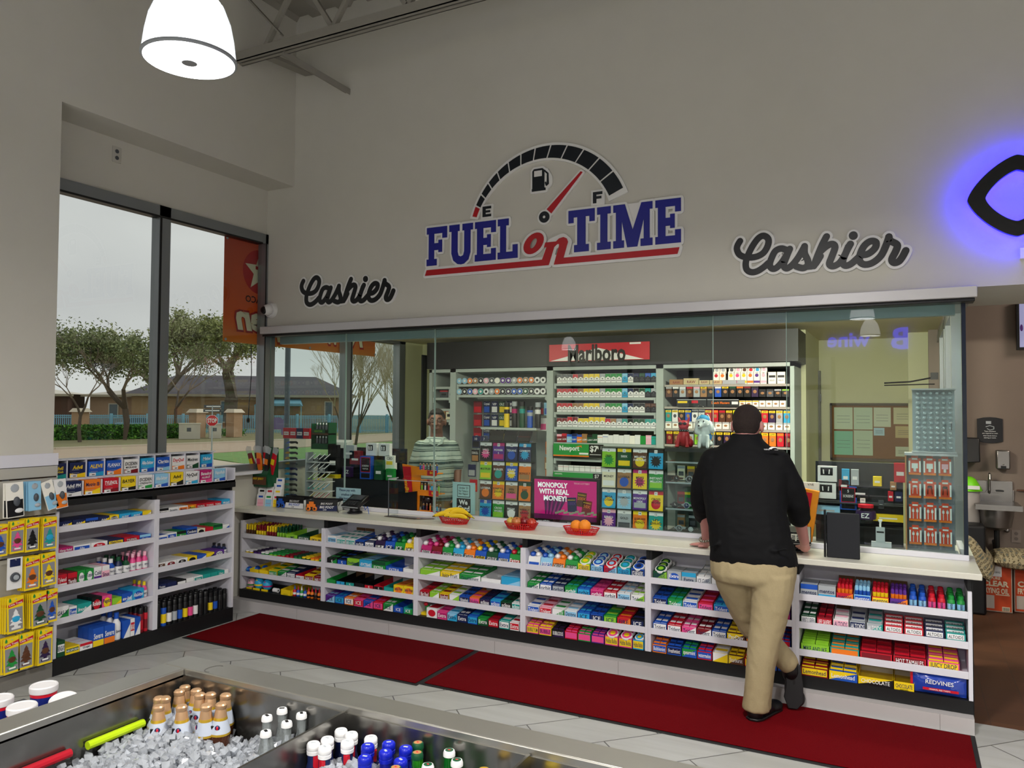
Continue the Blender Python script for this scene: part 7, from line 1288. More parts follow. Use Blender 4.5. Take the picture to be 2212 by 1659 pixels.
# face features (turned away from the viewer)
MB().ell((hx-.03, hy+.088, 1.625), (.012, .008, .008), pm('w'), 10, 6).ell((hx+.03, hy+.088, 1.625), (.012, .008, .008), pm('w'), 10, 6).ell((hx-.03, hy+.095, 1.625), (.005, .004, .005), BLK, 8, 5).ell((hx+.03, hy+.095, 1.625), (.005, .004, .005), BLK, 8, 5).build('eye', P1); MB().ell((hx, hy+.098, 1.555), (.024, .008, .006), mat('#9b5450', .5), 12, 6).build('mouth', P1)
metaobj('hair', [('e', (hx, hy-.0, 1.645), (.084, .098, .088)), ('e', (hx, hy-.035, 1.615), (.079, .068, .072)), ('e', (hx, hy-.045, 1.585), (.066, .052, .05))], HAIR, .005, P1, 2)
top_ = [('s', [((-.765, 4.47, .845), .238, .155, .03), ((-.765, 4.465, .90), .232, .16, .03), ((-.785, 4.475, 1.0), .222, .165, 0), ((-.81, 4.50, 1.12), .222, .165, 0), ((-.825, 4.54, 1.25), .238, .155, -.02), ((-.825, 4.57, 1.36), .25, .135, -.02), ((-.825, 4.585, 1.43), .22, .11, -.02), ((-.825, 4.59, 1.485), .15, .085, 0), ((-.825, 4.60, 1.525), .092, .082, 0), ((-.825, 4.615, 1.56), .083, .078, 0)]),
 ('t', (-1.0, 4.58, 1.385), (-1.065, 4.61, 1.24), .088, .085), ('t', (-1.065, 4.61, 1.24), (-1.085, 4.65, 1.14), .084, .074), ('t', (-1.085, 4.65, 1.14), (-1.094, 4.715, 1.065), .072, .064),
 ('t', (-.655, 4.58, 1.39), (-.585, 4.60, 1.26), .088, .080), ('t', (-.585, 4.60, 1.26), (-.555, 4.62, 1.18), .078, .070), ('t', (-.555, 4.62, 1.18), (-.543, 4.68, 1.09), .068, .06)]
for i in range(7):   # folds
    top_.append(('t', (-.97+.05*i, 4.33+.01*(i % 2), .93+.012*(i % 3)), (-.93+.06*i, 4.325, .96-.015*(i % 2)), .006, .010))
metaobj('pullover', top_, JKT, .009, P1, 5, wr=(.006, 8, 13))
b = MB()
for k in range(3):
    p = [(-.655+.008*k+(.024-.007*k)*math.cos(a), 1.480-.002*k+(.014-.004*k)*math.sin(a)) for a in [PI*j/8 for j in range(9)]]
    b.prism([(q[0], q[1]) for q in p]+[(p[-1][0]+.008, p[0][1]), (p[0][0]-.002, p[0][1])] if 0 else p, (0, 4.4805-.0, 0), X, Z, .003, pm('w')) if k != 1 else b.prism(p, (0, 4.4795, 0), X, Z, .003, JKT)
b.text('THE NORTH FACE', (-.69, 4.478, 1.478), X, Z, .007, pm('w'), w=.03)
o = b.build('chest_emblem', P1); o.rotation_euler = (0, 0, 0)
leg = [('s', [((-.765, 4.47, .92), .22, .145, 0), ((-.765, 4.465, .84), .232, .16, 0), ((-.765, 4.465, .78), .23, .165, 0), ((-.765, 4.47, .74), .215, .15, 0)]),
 ('s', [((-.655, 4.45, .80), .118, .135, 0), ((-.66, 4.44, .68), .108, .12, 0), ((-.675, 4.43, .55), .094, .102, 0), ((-.70, 4.42, .42), .083, .09, 0), ((-.72, 4.42, .28), .075, .085, 0), ((-.735, 4.42, .14), .072, .085, 0), ((-.742, 4.43, .055), .074, .095, 0)]),
 ('s', [((-.875, 4.49, .80), .112, .13, 0), ((-.865, 4.52, .68), .105, .115, 0), ((-.835, 4.56, .56), .088, .095, .2), ((-.81, 4.585, .50), .08, .088, .3)]), ('t', (-.835, 4.57, .56), (-.80, 4.60, .47), .088, .08), ('t', (-.80, 4.60, .47), (-.61, 4.64, .27), .08, .062)]
metaobj('trousers', leg, KHA, .009, P1, 5, wr=(.007, 13, 7)); MB().box(-.745, -.741, 4.325, 4.33, .10, .60, mat('#8a7c5e', .8)).build('crease', P1) if 0 else None
metaobj('shoe', [('e', (-.715, 4.47, .045), (.044, .12, .045), (0, 0, -.38)), ('e', (-.745, 4.395, .048), (.044, .05, .046)), ('e', (-.675, 4.56, .036), (.047, .07, .034), (0, 0, -.38))], SHOE, .006, P1, 3)
MB().prism([(-.79, 4.37), (-.765, 4.345), (-.725, 4.345), (-.70, 4.37), (-.665, 4.47), (-.625, 4.57), (-.64, 4.625), (-.68, 4.63), (-.715, 4.59), (-.745, 4.50)], (0, 0, .0115), X, Y, .014, SHOE).build('sole', P1, bevel=.004)
metaobj('shoe', [('e', (-.595, 4.655, .22), (.048, .05, .075), (.15, 0, .2)), ('e', (-.578, 4.66, .13), (.050, .042, .10), (.1, .1, 0)), ('e', (-.565, 4.67, .065), (.05, .05, .05)), ('t', (-.60, 4.645, .27), (-.59, 4.65, .22), .05, .05)], SHOE, .006, P1, 3)
b = MB(); b.prism([(-.045, .25), (.035, .262), (.05, .15), (.052, .06), (.02, .02), (-.028, .02), (-.052, .08), (-.04, .15)], (-.573, 4.618, 0), V((1, .1, 0)), V((0, .08, 1)), .012, mat('#141417', .6)); b.build('sole', P1, bevel=.004)
b = MB()
for k in range(18):
    a_ = 2*PI*k/18; b.ell((-1.099+.038*math.cos(a_), 4.787+.037*math.sin(a_), .903+.006*math.cos(a_)+.012*math.sin(a_)), (.0065, .005, .009), mat('#8a8577', .25, .9), 8, 5)
b.build('bracelet', P1)
# clerk
P2 = thing('person', 'person in a green and white striped shirt and glasses standing behind the glass', 'person', (-3.885, 6.05, 0), .52); cx, cy = 0.0, 0.0
s2 = [('e', (cx+.0, cy+.005, 1.59), (.076, .092, .096)), ('e', (cx, cy-.03, 1.525), (.058, .055, .06)), ('e', (cx, cy-.06, 1.50), (.028, .022, .02)), ('e', (cx, cy-.098, 1.548), (.014, .018, .018)), ('t', (cx, cy-.088, 1.585), (cx, cy-.10, 1.555), .008, .011), ('e', (cx-.03, cy-.075, 1.548), (.02, .015, .02)), ('e', (cx+.03, cy-.075, 1.548), (.02, .015, .02)), ('e', (cx-.082, cy, 1.565), (.012, .022, .034)), ('e', (cx+.082, cy, 1.565), (.012, .022, .034)), ('t', (cx, cy+.01, 1.53), (cx, cy+.02, 1.40), .056, .062), ('e', (cx, cy-.078, 1.512), (.026, .012, .007)), ('e', (cx-.03, cy-.083, 1.603), (.022, .009, .006)), ('e', (cx+.03, cy-.083, 1.603), (.022, .009, .006)),
 ('s', [((cx, cy, .8), .13, .09, 0), ((cx, cy, 1.1), .13, .09, 0), ((cx, cy, 1.32), .13, .07, 0), ((cx, cy, 1.38), .06, .05, 0)]),
 ('t', (cx-.155, cy, 1.35), (cx-.205, cy+.01, 1.13), .042, .040), ('t', (cx-.205, cy+.01, 1.13), (cx-.210, cy-.06, .93), .038, .027), ('t', (cx+.155, cy, 1.35), (cx+.200, cy+.01, 1.13), .042, .040), ('t', (cx+.200, cy+.01, 1.13), (cx+.195, cy-.08, .90), .038, .027)]
hand(s2, (cx-.210, cy-.06, .93), (cx-.208, cy-.08, .87), (0, -.3, -.95), (1, 0, 0), (0, -1, .3), thumb=(.7, -.3, -.4)); hand(s2, (cx+.195, cy-.08, .90), (cx+.19, cy-.10, .85), (0, -.3, -.95), (1, 0, 0), (0, -1, .3), thumb=(-.7, -.3, -.4))
for sx in (-1, 1): s2 += [('t', (cx+.09*sx, cy, .82), (cx+.1*sx, cy, .45), .075, .055), ('t', (cx+.1*sx, cy, .45), (cx+.1*sx, cy, .08), .055, .04)]
metaobj('body', s2, SKIN2, .0065, P2, 3)
metaobj('hair', [('e', (cx, cy+.015, 1.605), (.081, .092, .093)), ('e', (cx, cy+.035, 1.57), (.08, .075, .075)), ('e', (cx, cy-.025, 1.655), (.066, .055, .034))], mat('#1b1614', .85, noise=.3, scale=200), .006, P2, 2)
b = MB()
for sx in (-1, 1): b.ell((cx+.031*sx, cy-.085, 1.583), (.012, .007, .005), mat('#b8b0a6', .4), 10, 6).ell((cx+.031*sx, cy-.0905, 1.583), (.005, .002, .0046), BLK, 8, 5).ell((cx+.031*sx, cy-.087, 1.590), (.015, .008, .006), SKIN2, 10, 6).ell((cx+.031*sx, cy-.087, 1.576), (.013, .007, .005), SKIN2, 10, 6).ell((cx+.032*sx, cy-.091, 1.607), (.019, .005, .004), BLK, 10, 5)
b.build('eye', P2)
MB().ell((cx, cy-.089, 1.507), (.027, .007, .008), mat('#54302a', .6), 12, 6).build('mouth', P2)
b = MB()
for sx in (-1, 1):
    b.tube([(cx+.034*sx+.025*math.cos(a), cy-.104, 1.583+.017*math.sin(a)) for a in [2*PI*k/14 for k in range(15)]], .0016, BLK, 5); b.tube([(cx+.058*sx, cy-.103, 1.588), (cx+.084*sx, cy+.0, 1.585)], .0018, pm('s'), 5); b.ell((cx+.034*sx, cy-.104, 1.583), (.024, .0008, .016), CLEAR, 12, 6)
b.tube([(cx-.01, cy-.104, 1.587), (cx+.01, cy-.104, 1.587)], .0016, BLK, 5); b.build('glasses', P2)
def stripes():
    m = bpy.data.materials.new('striped_cotton'); m.use_nodes = True; n = m.node_tree.nodes; l = m.node_tree.links; b = n['Principled BSDF']; tc = n.new('ShaderNodeTexCoord'); sp = n.new('ShaderNodeSeparateXYZ'); ma = n.new('ShaderNodeMath'); ma.operation = 'MULTIPLY'; ma.inputs[1].default_value = 6.2; fr_ = n.new('ShaderNodeMath'); fr_.operation = 'FRACT'; r = n.new('ShaderNodeValToRGB'); r.color_ramp.interpolation = 'CONSTANT'
    no = n.new('ShaderNodeTexNoise'); no.inputs['Scale'].default_value = 6; ad = n.new('ShaderNodeMath'); ad.operation = 'MULTIPLY_ADD'; ad.inputs[1].default_value = .03
    e = r.color_ramp.elements; e[0].color = (*hexc('#94a29a'), 1); e[1].position = .14; e[1].color = (*hexc('#2f4240'), 1)
    for p, c in ((.20, '#94a29a'), (.24, '#2f4240'), (.28, '#7c8b85'), (.42, '#2c3d3b'), (.56, '#8c9a92'), (.62, '#394c48'), (.66, '#a2aea6'), (.84, '#5f736d'), (.90, '#94a29a')): e.new(p).color = (*hexc(c), 1)
    l.new(tc.outputs['Object'], sp.inputs[0]); l.new(tc.outputs['Object'], no.inputs[0]); l.new(no.outputs[0], ad.inputs[0]); l.new(sp.outputs[2], ad.inputs[2]); l.new(ad.outputs[0], ma.inputs[0]); l.new(ma.outputs[0], fr_.inputs[0]); l.new(fr_.outputs[0], r.inputs[0]); l.new(r.outputs[0], b.inputs[0]); b.inputs['Roughness'].default_value = .85; return m
metaobj('shirt', [('s', [((cx, cy, .845), .165, .125, 0), ((cx, cy, .95), .172, .135, 0), ((cx, cy, 1.1), .165, .13, 0), ((cx, cy, 1.22), .168, .12, 0), ((cx, cy+.005, 1.32), .168, .105, 0), ((cx, cy+.005, 1.375), .135, .095, 0), ((cx, cy+.01, 1.43), .084, .076, 0)]),
 ('t', (cx-.145, cy, 1.335), (cx-.200, cy+.01, 1.16), .064, .062), ('t', (cx+.145, cy, 1.335), (cx+.197, cy+.01, 1.17), .064, .060)], stripes(), .009, P2, 4, wr=(.004, 10, 8))
MB().add([(cx-.07, cy-.072, 1.43), (cx-.005, cy-.098, 1.35), (cx-.06, cy-.105, 1.37)], [(0, 1, 2)], mat('#7c8b85', .8)).add([(cx+.07, cy-.072, 1.43), (cx+.06, cy-.105, 1.37), (cx+.005, cy-.098, 1.35)], [(0, 1, 2)], mat('#7c8b85', .8)).build('collar', P2)
b = MB()
for k in range(5): b.ell((cx, cy-.139+.004*k, .92+.085*k), (.005, .002, .005), pm('w'), 8, 4)
b.build('button', P2)
metaobj('trousers', [('s', [((cx, cy, .90), .165, .115, 0), ((cx, cy, .75), .17, .12, 0)]), ('t', (cx-.09, cy, .75), (cx-.1, cy, .1), .085, .06), ('t', (cx+.09, cy, .75), (cx+.1, cy, .1), .085, .06)], mat('#6a5334', .8), .01, P2, 4)
for sx in (-1, 1): MB().ell((cx+.1*sx, cy-.05, .04), (.045, .13, .04), SHOE, 14, 8).build('shoe', P2)
# ---------------- outdoors (ground 0.8 below the shop floor beyond the planting strip)
GZ = -.8
GRS = mat('#7e7a55', .95, noise=.25, scale=1.5); GRN = mat('#6f9150', .95, noise=.25, scale=2); ROAD = mat('#b09c86', .9, noise=.06, scale=2); WALK = mat('#c3b7a4', .9, noise=.06, scale=3)
struct(MB().box(-220, -5.6, -80, 200, GZ-.3, GZ-.02, GRS).build('ground_lawn'))
# road line directions: far edge (-43.0,27.1)->(-40.2,40.0); near edge (-33,20.8)->(-33.9,33.7)
b = MB(); b.prism([(-50, -30), (-33.6, -10), (-33.0, 20.8), (-33.2, 33.7), (-36, 60), (-38, 120), (-46, 120), (-42.5, 60), (-41.0, 40), (-43.0, 27), (-52, -5), (-60, -30)], (0, 0, GZ-.02), X, Y, .03, ROAD); struct(b.build('road'))
for (pts, nm) in (([(-60, -30), (-52, -5), (-43.0, 27), (-41.0, 40), (-42.5, 60), (-46, 120)], 'kerb_far'), ):
    b = MB()
    for i in range(len(pts)-1): b.bar((*pts[i], GZ+.05), (*pts[i+1], GZ+.05), .3, .14, WALK)
    struct(b.build('kerb'))
b = MB().prism([(-32.6, 27.6), (-25.8, 24.6), (-14, 21.5), (-10, 22), (-10, 48), (-33, 46)], (0, 0, GZ-.02), X, Y, .045, GRN); tag(b.build('lawn'), 'bright green lawn between the road and the shop', 'lawn', None, 'stuff')
b = MB().prism([(-33, 27), (-26.0, 24.2), (-14, 20.9), (-14, 19.6), (-26, 22.6), (-33, 26)], (0, 0, GZ-.02), X, Y, .10, WALK); struct(b.build('kerb'))
b = MB().prism([(-33, -20), (-33, 26), (-26, 22.6), (-14, 19.6), (-5.8, 18.5), (-5.8, -20)], (0, 0, GZ-.02), X, Y, .02, mat('#b8a795', .9, noise=.05)); struct(b.build('parking_pavement'))
BARK = mat('#5c5044', .9, noise=.3, scale=8); TWIG = mat('#86786a', .9); TWIG2 = mat('#b0a488', .9)
OLV = [mat('#7c8758', .9), mat('#8b9468', .9), mat('#5f6c42', .9)]
def tree(base, h, r, name, lab, leaf=0, seed=1, lean=0, depth=5, tw=TWIG, trunk=.14, fork=.28, nleaf=0, leafs=OLV, ls=.16, multi=1, spread=.75):
    rnd = random.Random(seed); t = thing(name, lab, 'tree', base); tb, bb, lf = MB(), MB(), MB(); tips = []
    def grow(p, d, L_, rad, k, b):
        q = p+d*L_; mid = p+d*L_*.5+V((rnd.uniform(-1, 1), rnd.uniform(-1, 1), 0))*L_*.06; b.tube([p, mid, q], [rad, rad*.85, rad*.7], tw if k < depth-1 else BARK, 5 if k >= depth-1 else 3 if k < 3 else 4)
        if k <= 0: tips.append(q); return
        if k <= 2: tips.append(q)
        for i in range(rnd.choice((2, 3, 3)) if k > 1 else 3):
            a = rnd.uniform(0, 2*PI); s = rnd.uniform(.35, spread); side = V((math.cos(a), math.sin(a), 0)); n = (d+side*s+V((0, 0, .12))).normalized(); grow(q if i else q, n, L_*rnd.uniform(.62, .88), rad*.6, k-1, bb)
    for m_ in range(multi):
        a = rnd.uniform(0, 6); d0 = V((lean+(.25*math.cos(a) if multi > 1 else 0), (.25*math.sin(a) if multi > 1 else 0), 1)).normalized(); grow(V((.25*math.cos(a)*(multi > 1), .25*math.sin(a)*(multi > 1), 0)), d0, h*fork, trunk, depth, tb)
    # scale the crown to the wanted size
    allv = [V(v) for v in bb.v]; mz = max(v.z for v in allv); mr = sorted(math.hypot(v.x, v.y) for v in allv)[int(len(allv)*.95)]
    sz, sr = h/mz, r/mr
    for q in (tb, bb): q.v = [(v[0]*(sr if v[2] > h*fork*.8 else 1+(sr-1)*max(0, v[2]/(h*fork*.8))), v[1]*(sr if v[2] > h*fork*.8 else 1+(sr-1)*max(0, v[2]/(h*fork*.8))), v[2]*sz) for v in q.v]
    tb.build('trunk', t, smooth=0); bb.build('branches', t, smooth=0)
    if nleaf:
        for _ in range(nleaf):
            p = rnd.choice(tips); p = V((p.x*sr, p.y*sr, p.z*sz))+V((rnd.gauss(0, .4), rnd.gauss(0, .4), rnd.gauss(-.2, .5))); s = rnd.uniform(.5, 1)*ls
            u = V((rnd.gauss(0, 1), rnd.gauss(0, 1), rnd.gauss(0, 1))).normalized(); w = u.cross(V((rnd.gauss(0, 1), rnd.gauss(0, 1), rnd.gauss(0, 1)))).normalized(); lf.add([p-u*s, p-w*s*.5, p+u*s, p+w*s*.5], [(0, 1, 2, 3)], rnd.choice(leafs))
        o = lf.build('foliage', t, smooth=0); o['kind'] = 'stuff'
    return t
tree((-50.5, 33.5, GZ), 6.6, 3.0, 'bare_tree', 'bare young tree at the far left of the window', seed=4, depth=6)
tree((-56, 33.5, GZ), 8.5, 3.2, 'bare_tree', 'bare tree half hidden by the left window jamb', seed=9, depth=6, tw=TWIG)
tree((-51.3, 37.5, GZ), 7.9, 4.6, 'leafy_tree', 'dense dull green tree in the middle of the left pane', seed=5, depth=5, nleaf=12000, ls=.15, fork=.18)
tree((-52.2, 42.4, GZ), 8.0, 4.4, 'bare_tree', 'bare branching tree just right of the window mullion', seed=12, depth=6, lean=.1, nleaf=1800, ls=.13)
tree((-61.5, 57, GZ), 12.5, 9.0, 'oak_tree', 'large spreading oak with dark trunk in front of the beige building', seed=7, depth=5, nleaf=14000, ls=.21, trunk=.5, fork=.26, leafs=[mat('#8f985c', .9), mat('#a3a86e', .9), mat('#6c7644', .9)])
tree((-66, 52, GZ), 12.0, 7.0, 'oak_tree', 'large pale green oak behind the bare tree', seed=17, depth=5, nleaf=11000, ls=.21, trunk=.4, fork=.28, leafs=[mat('#9aa072', .9), mat('#a9ad84', .9)])
for i, (x, y, s, l_) in enumerate(((-22.5, 27.5, 21, 'left'), (-18.2, 26.2, 22, 'middle'), (-16.4, 27.5, 23, 'right'), (-22, 32.5, 25, 'farther'))):
    tree((x, y, GZ), 6.6 if i < 3 else 6, 2.4, 'crepe_myrtle', 'bare many-stemmed pale crepe myrtle, %s one beyond the glass' % l_, seed=s, depth=6, tw=TWIG2, multi=6, trunk=.07, fork=.26, spread=.42)
# hedge
def leafmass(name, lab, cat, pts, n, ls, mats_, seed=1, parent=None):
    rnd = random.Random(seed); b = MB()
    for (x0, x1, y0, y1, z0, z1) in pts:
        for _ in range(n//len(pts)):
            p = V((rnd.uniform(x0, x1), rnd.uniform(y0, y1), rnd.uniform(z0, z1))); s = rnd.uniform(.5, 1)*ls; u = V((rnd.gauss(0, 1), rnd.gauss(0, 1), rnd.gauss(0, 1))).normalized(); w = u.cross(V((rnd.gauss(0, 1), rnd.gauss(0, 1), rnd.gauss(0, 1)))).normalized(); b.add([p-u*s, p-w*s*.6, p+u*s, p+w*s*.6], [(0, 1, 2, 3)], rnd.choice(mats_))
    o = b.build(name, smooth=0); tag(o, lab, cat); return o
GH = [mat('#4f8a2c', .9), mat('#6fa83a', .9), mat('#2f5f20', .9), mat('#3f7526', .9)]
hp = []
for i in range(24): x = -55.3+i*.17; y = 34.2+i*.36; hp.append((x-.5, x+.7, y-.4, y+.6, GZ, GZ+1.05))
leafmass('clipped_hedge', 'long clipped green hedge in front of the blue fence', 'hedge', hp, 15000, .16, GH)
leafmass('low_shrub', 'small round green shrub in front of the blue fence', 'shrub', [(-52.5, -50.8, 47, 48.8, GZ, GZ+.55)], 900, .14, GH, 5)
leafmass('low_shrub', 'thin weedy plant just outside the window corner', 'shrub', [(-5.9, -5.6, 5.0, 5.5, -.8, .95)], 150, .05, GH, 8)
# fence
BF = mat('#7fb4cc', .6)
def fence_run(a, c, lab, h=1.7):
    a, c = V(a), V(c); L_ = (c-a).length; u = (c-a).normalized(); t = thing('picket_fence', lab, 'fence', (0, 0, 0)); b = MB(); n = int(L_/.16)
    for i in range(n+1): p = a+u*(L_*i/n); b.box(p.x-.03, p.x+.03, p.y-.03, p.y+.03, GZ, GZ+h, BF)
    b.build('pickets', t, smooth=0); b = MB()
    for z in (.2, h-.25, h-.08): b.bar(a+V((0, 0, z)), c+V((0, 0, z)), .06, .07, BF)
    b.build('rail', t)
    for i in range(int(L_/3)+1):
        p = a+u*min(L_, i*3); MB().box(p.x-.09, p.x+.09, p.y-.09, p.y+.09, GZ, GZ+h+.12, BF).build('post', t)
fence_run((-68, 41, GZ), (-56.8, 51.5, GZ), 'pale blue picket fence behind the hedge'); fence_run((-56.2, 52, GZ), (-46, 62.5, GZ), 'pale blue picket fence right of the brick pillars'); fence_run((-46, 62.5, GZ), (-25, 70, GZ), 'pale blue picket fence beyond the crepe myrtles')
BR_ = mat('#b08f70', .9, noise=.1, scale=6)
for i, (x, y) in enumerate(((-58.5, 38.8), (-50.4, 43.2), (-49.2, 45.9), (-33.0, 60.0))): t = thing('brick_pillar', 'brick gate pillar with pale cap, %s along the fence' % ORD[i], 'pillar', (x, y, GZ)); MB().box(-.45, .45, -.45, .45, 0, 2.0, BR_).build('shaft', t); MB().hexa([(-.6, -.6, 2.0), (.6, -.6, 2.0), (.6, .6, 2.0), (-.6, .6, 2.0), (-.4, -.4, 2.3), (.4, -.4, 2.3), (.4, .4, 2.3), (-.4, .4, 2.3)], mat('#d8cbb6', .8)).build('cap', t)
# buildings
def bldg(a, c, depth, h, rise, lab, wallc, roofc, wins, awn=None, low=None):
    a, c = V((*a, GZ)), V((*c, GZ)); u = (c-a).normalized(); n = V((-u.y, u.x, 0)); L_ = (c-a).length; t = thing('apartment_building', lab, 'building', a, math.atan2(u.y, u.x))
    b = MB().box(0, L_, 0, depth, 0, h, mat(wallc, .9, noise=.08, scale=3)); b.build('wall', t)
    if low: MB().box(-.02, L_+.02, -.06, 0, 0, h*.42, mat(low, .9, noise=.1, scale=4)).build('brick_course', t)
    b = MB(); e = .8; b.hexa([(-e, -e, h), (L_+e, -e, h), (L_+e, depth+e, h), (-e, depth+e, h), (depth*.45, depth*.45, h+rise), (L_-depth*.45, depth*.45, h+rise), (L_-depth*.45, depth*.55, h+rise), (depth*.45, depth*.55, h+rise)], mat(roofc, .9, noise=.15, scale=6)); b.box(-e, L_+e, -e, -e+.1, h-.25, h+.02, mat('#a9a08c', .8)); b.build('roof', t)
    for (x, w_, z0, z1) in wins:
        f = MB().box(x, x+w_, -.10, .02, z0, z1, mat('#c9c2b2', .8)).build('window', t); MB().box(x+.12, x+w_-.12, -.13, -.09, z0+.12, z1-.12, mat('#5a6a72', .3)).build('pane', f)
    if awn:
        for x, w_ in awn: MB().hexa([(x, -2.2, 2.6), (x+w_, -2.2, 2.6), (x+w_, 0, 2.6), (x, 0, 2.6), (x+.3, -2.2, 2.9), (x+w_-.3, -2.2, 2.9), (x+w_-.3, 0, 3.5), (x+.3, 0, 3.5)], mat('#6aa0b8', .6)).box(x+.1, x+.22, -2.1, -2, 0, 2.6, BF).box(x+w_-.22, x+w_-.1, -2.1, -2, 0, 2.6, BF).build('porch', t)
bldg((-79, 58.5), (-60.5, 74.5), 9, 3.9, 2.4, 'beige apartment building with grey hipped roof and blue porch', '#a68a68', '#57535a', [(9.6, 1.1, .6, 3.2), (21.5, 1.0, .8, 3.2)], [(13.5, 5.5)], '#9c7a5c')
bldg((-97, 44), (-84.5, 54.5), 6, 3.8, .6, 'brown apartment building with flat roof at the left edge', '#54392c', '#cfc8bc', [(3, 1.2, 1.2, 3)], [(3, 4)])
bldg((-85, 57.5), (-78.5, 63), 6, 3.8, .6, 'pale tan apartment building between the trees', '#a98d74', '#b9b2a6', [(2, 1.1, 1.0, 2.8)], None)
bldg((-52, 78), (-30, 92), 12, 5.6, 2.2, 'two-storey building with pale blue balconies beyond the crepe myrtles', '#8a8272', '#5c5a58', [(1.5, 1.6, .4, 2.4), (5, 1.6, .4, 2.4), (1.5, 1.6, 3.2, 5.0), (5, 1.6, 3.2, 5.0), (9, 1.6, 3.2, 5.0), (13, 1.6, 3.2, 5.0)], None)
t = thing('balcony', 'pale blue balcony railing on the two-storey building', 'balcony', (-51.5, 76.6, GZ), math.atan2(14, 22)); b = MB().box(0, 24, 0, 1.2, 2.6, 2.9, BF).box(0, 24, 0, .08, 3.9, 4.0, BF)
for i in range(80): b.box(i*.3, i*.3+.05, 0, .05, 2.9, 3.9, BF)
b.build('railing', t, smooth=0)
for i in range(4): MB().box(i*7, i*7+.5, 0, .5, 0, 5.6, mat('#b9b3a0', .8)).build('column', t)
# street furniture
t = thing('stop_sign', 'red octagonal stop sign with two street name blades on a steel post', 'road sign', (-32.7, 29.0, GZ), math.radians(44)); R8 = .315
sm = 'STOP'
MB().tube([(0, 0, 0), (0, 0, 2.55)], .035, pm('s'), 8).build('post', t); b = MB().prism([(R8*math.cos(PI/8+k*PI/4), R8*math.sin(PI/8+k*PI/4)) for k in range(8)], (0, -.04, 1.75), X, Z, .004, pm('w')).prism([(R8*.93*math.cos(PI/8+k*PI/4), R8*.93*math.sin(PI/8+k*PI/4)) for k in range(8)], (0, -.046, 1.75), X, Z, .002, mat('#d01c2a', .5)); b.text('STOP', (0, -.05, 1.75), X, Z, .22, pm('w'), w=.46, bold=.03, off=.002); b.build('panel', t)
MB().box(-.45, .45, -.02, .02, 2.2, 2.36, pm('d')).box(-.35, .35, -.022, -.02, 2.25, 2.31, pm('w')).build('name_blade', t); MB().box(-.42, .5, -.02, .02, 2.42, 2.58, pm('d')).box(-.3, .4, -.022, -.02, 2.47, 2.53, pm('w')).build('name_blade', t)
for i, (x, y, w, h, l_) in enumerate(((-49.0, 41.3, 1.5, 1.15, 'large pale utility cabinet on the verge left of the stop sign'), (-48.6, 43.4, .9, 1.1, 'narrow pale utility cabinet beside the stop sign'))):
    t = thing('utility_cabinet', l_, 'utility cabinet', (x, y, GZ), .9); MB().box(-w/2, w/2, -.4, .4, 0, h, mat('#c8c2b4', .7)).box(-w/2-.04, w/2+.04, -.44, .44, h, h+.06, mat('#d6d0c2', .7)).build('housing', t); MB().box(-.2, .1, -.41, -.4, h*.5, h*.75, pm('d')).build('plate', t)
tag(MB().prism([(-.7, 0), (.7, 0), (.7, .8), (.4, 1.05), (-.4, 1.05), (-.7, .8)], (-49.8, 51.2, GZ+.5), V((.7, .71, 0)), Z, .1, mat('#7a6a98', .7)).box(-50.2, -50.1, 50.7, 50.8, GZ, GZ+.6, mat('#7a6a98', .7)).box(-49.5, -49.4, 51.6, 51.7, GZ, GZ+.6, mat('#7a6a98', .7)).build('yard_sign'), 'small purple yard sign in front of the blue fence', 'sign')
t = thing('parked_car', 'pale parked car mostly hidden behind the blue fence', 'car', (-66, 50, GZ), .8); MB().box(-2.2, 2.2, -.9, .9, .35, .9, mat('#8aa0ac', .3)).build('body', t, bevel=.1); MB().hexa([(-1.3, -.85, .9), (1.3, -.85, .9), (1.3, .85, .9), (-1.3, .85, .9), (-.8, -.7, 1.4), (.8, -.7, 1.4), (.8, .7, 1.4), (-.8, .7, 1.4)], mat('#2b343c', .2)).build('cabin', t)
for x in (-1.4, 1.4):
    for y in (-.9, .75): MB().cyl((x, y, .33), .33, .15, BLK, 16, 'y').build('wheel', t)
for i, (x, y) in enumerate(((-14.3, 15.1),)): tag(MB().tube([(x, y, GZ), (x, y, 7)], .07, mat('#46525c', .6), 10).build('flag_pole'), 'dark steel pole outside beyond the window-end glass pane', 'pole')
# hanging banner outside the glass, seen from behind
t = thing('hanging_banner', 'orange and red promotional banner hanging outside the window, seen from behind', 'banner', (-5.20, 4.71, 2.26), PI/2); L_ = 2.13; b = MB(); H_ = .915; n = 30
def bann():
    m = bpy.data.materials.new('banner_vinyl'); m.use_nodes = True; nn = m.node_tree.nodes; l = m.node_tree.links; bs = nn['Principled BSDF']; tc = nn.new('ShaderNodeTexCoord'); sp = nn.new('ShaderNodeSeparateXYZ'); mr = nn.new('ShaderNodeMapRange'); mr.inputs[1].default_value = 0; mr.inputs[2].default_value = .9; r = nn.new('ShaderNodeValToRGB'); e = r.color_ramp.elements; e[0].color = (*hexc('#e0a458'), 1); e[1].color = (*hexc('#cc7058'), 1); e.new(.25).color = (*hexc('#dc8044'), 1)
    l.new(tc.outputs['Object'], sp.inputs[0]); l.new(sp.outputs[2], mr.inputs[0]); l.new(mr.outputs[0], r.inputs[0]); l.new(r.outputs[0], bs.inputs[0]); bs.inputs['Roughness'].default_value = .6
    tr = nn.new('ShaderNodeBsdfTranslucent'); mx = nn.new('ShaderNodeMixShader'); mx.inputs[0].default_value = .65; l.new(r.outputs[0], tr.inputs[0]); l.new(bs.outputs[0], mx.inputs[1]); l.new(tr.outputs[0], mx.inputs[2]); l.new(mx.outputs[0], nn['Material Output'].inputs[0]); return m
VN = bann()
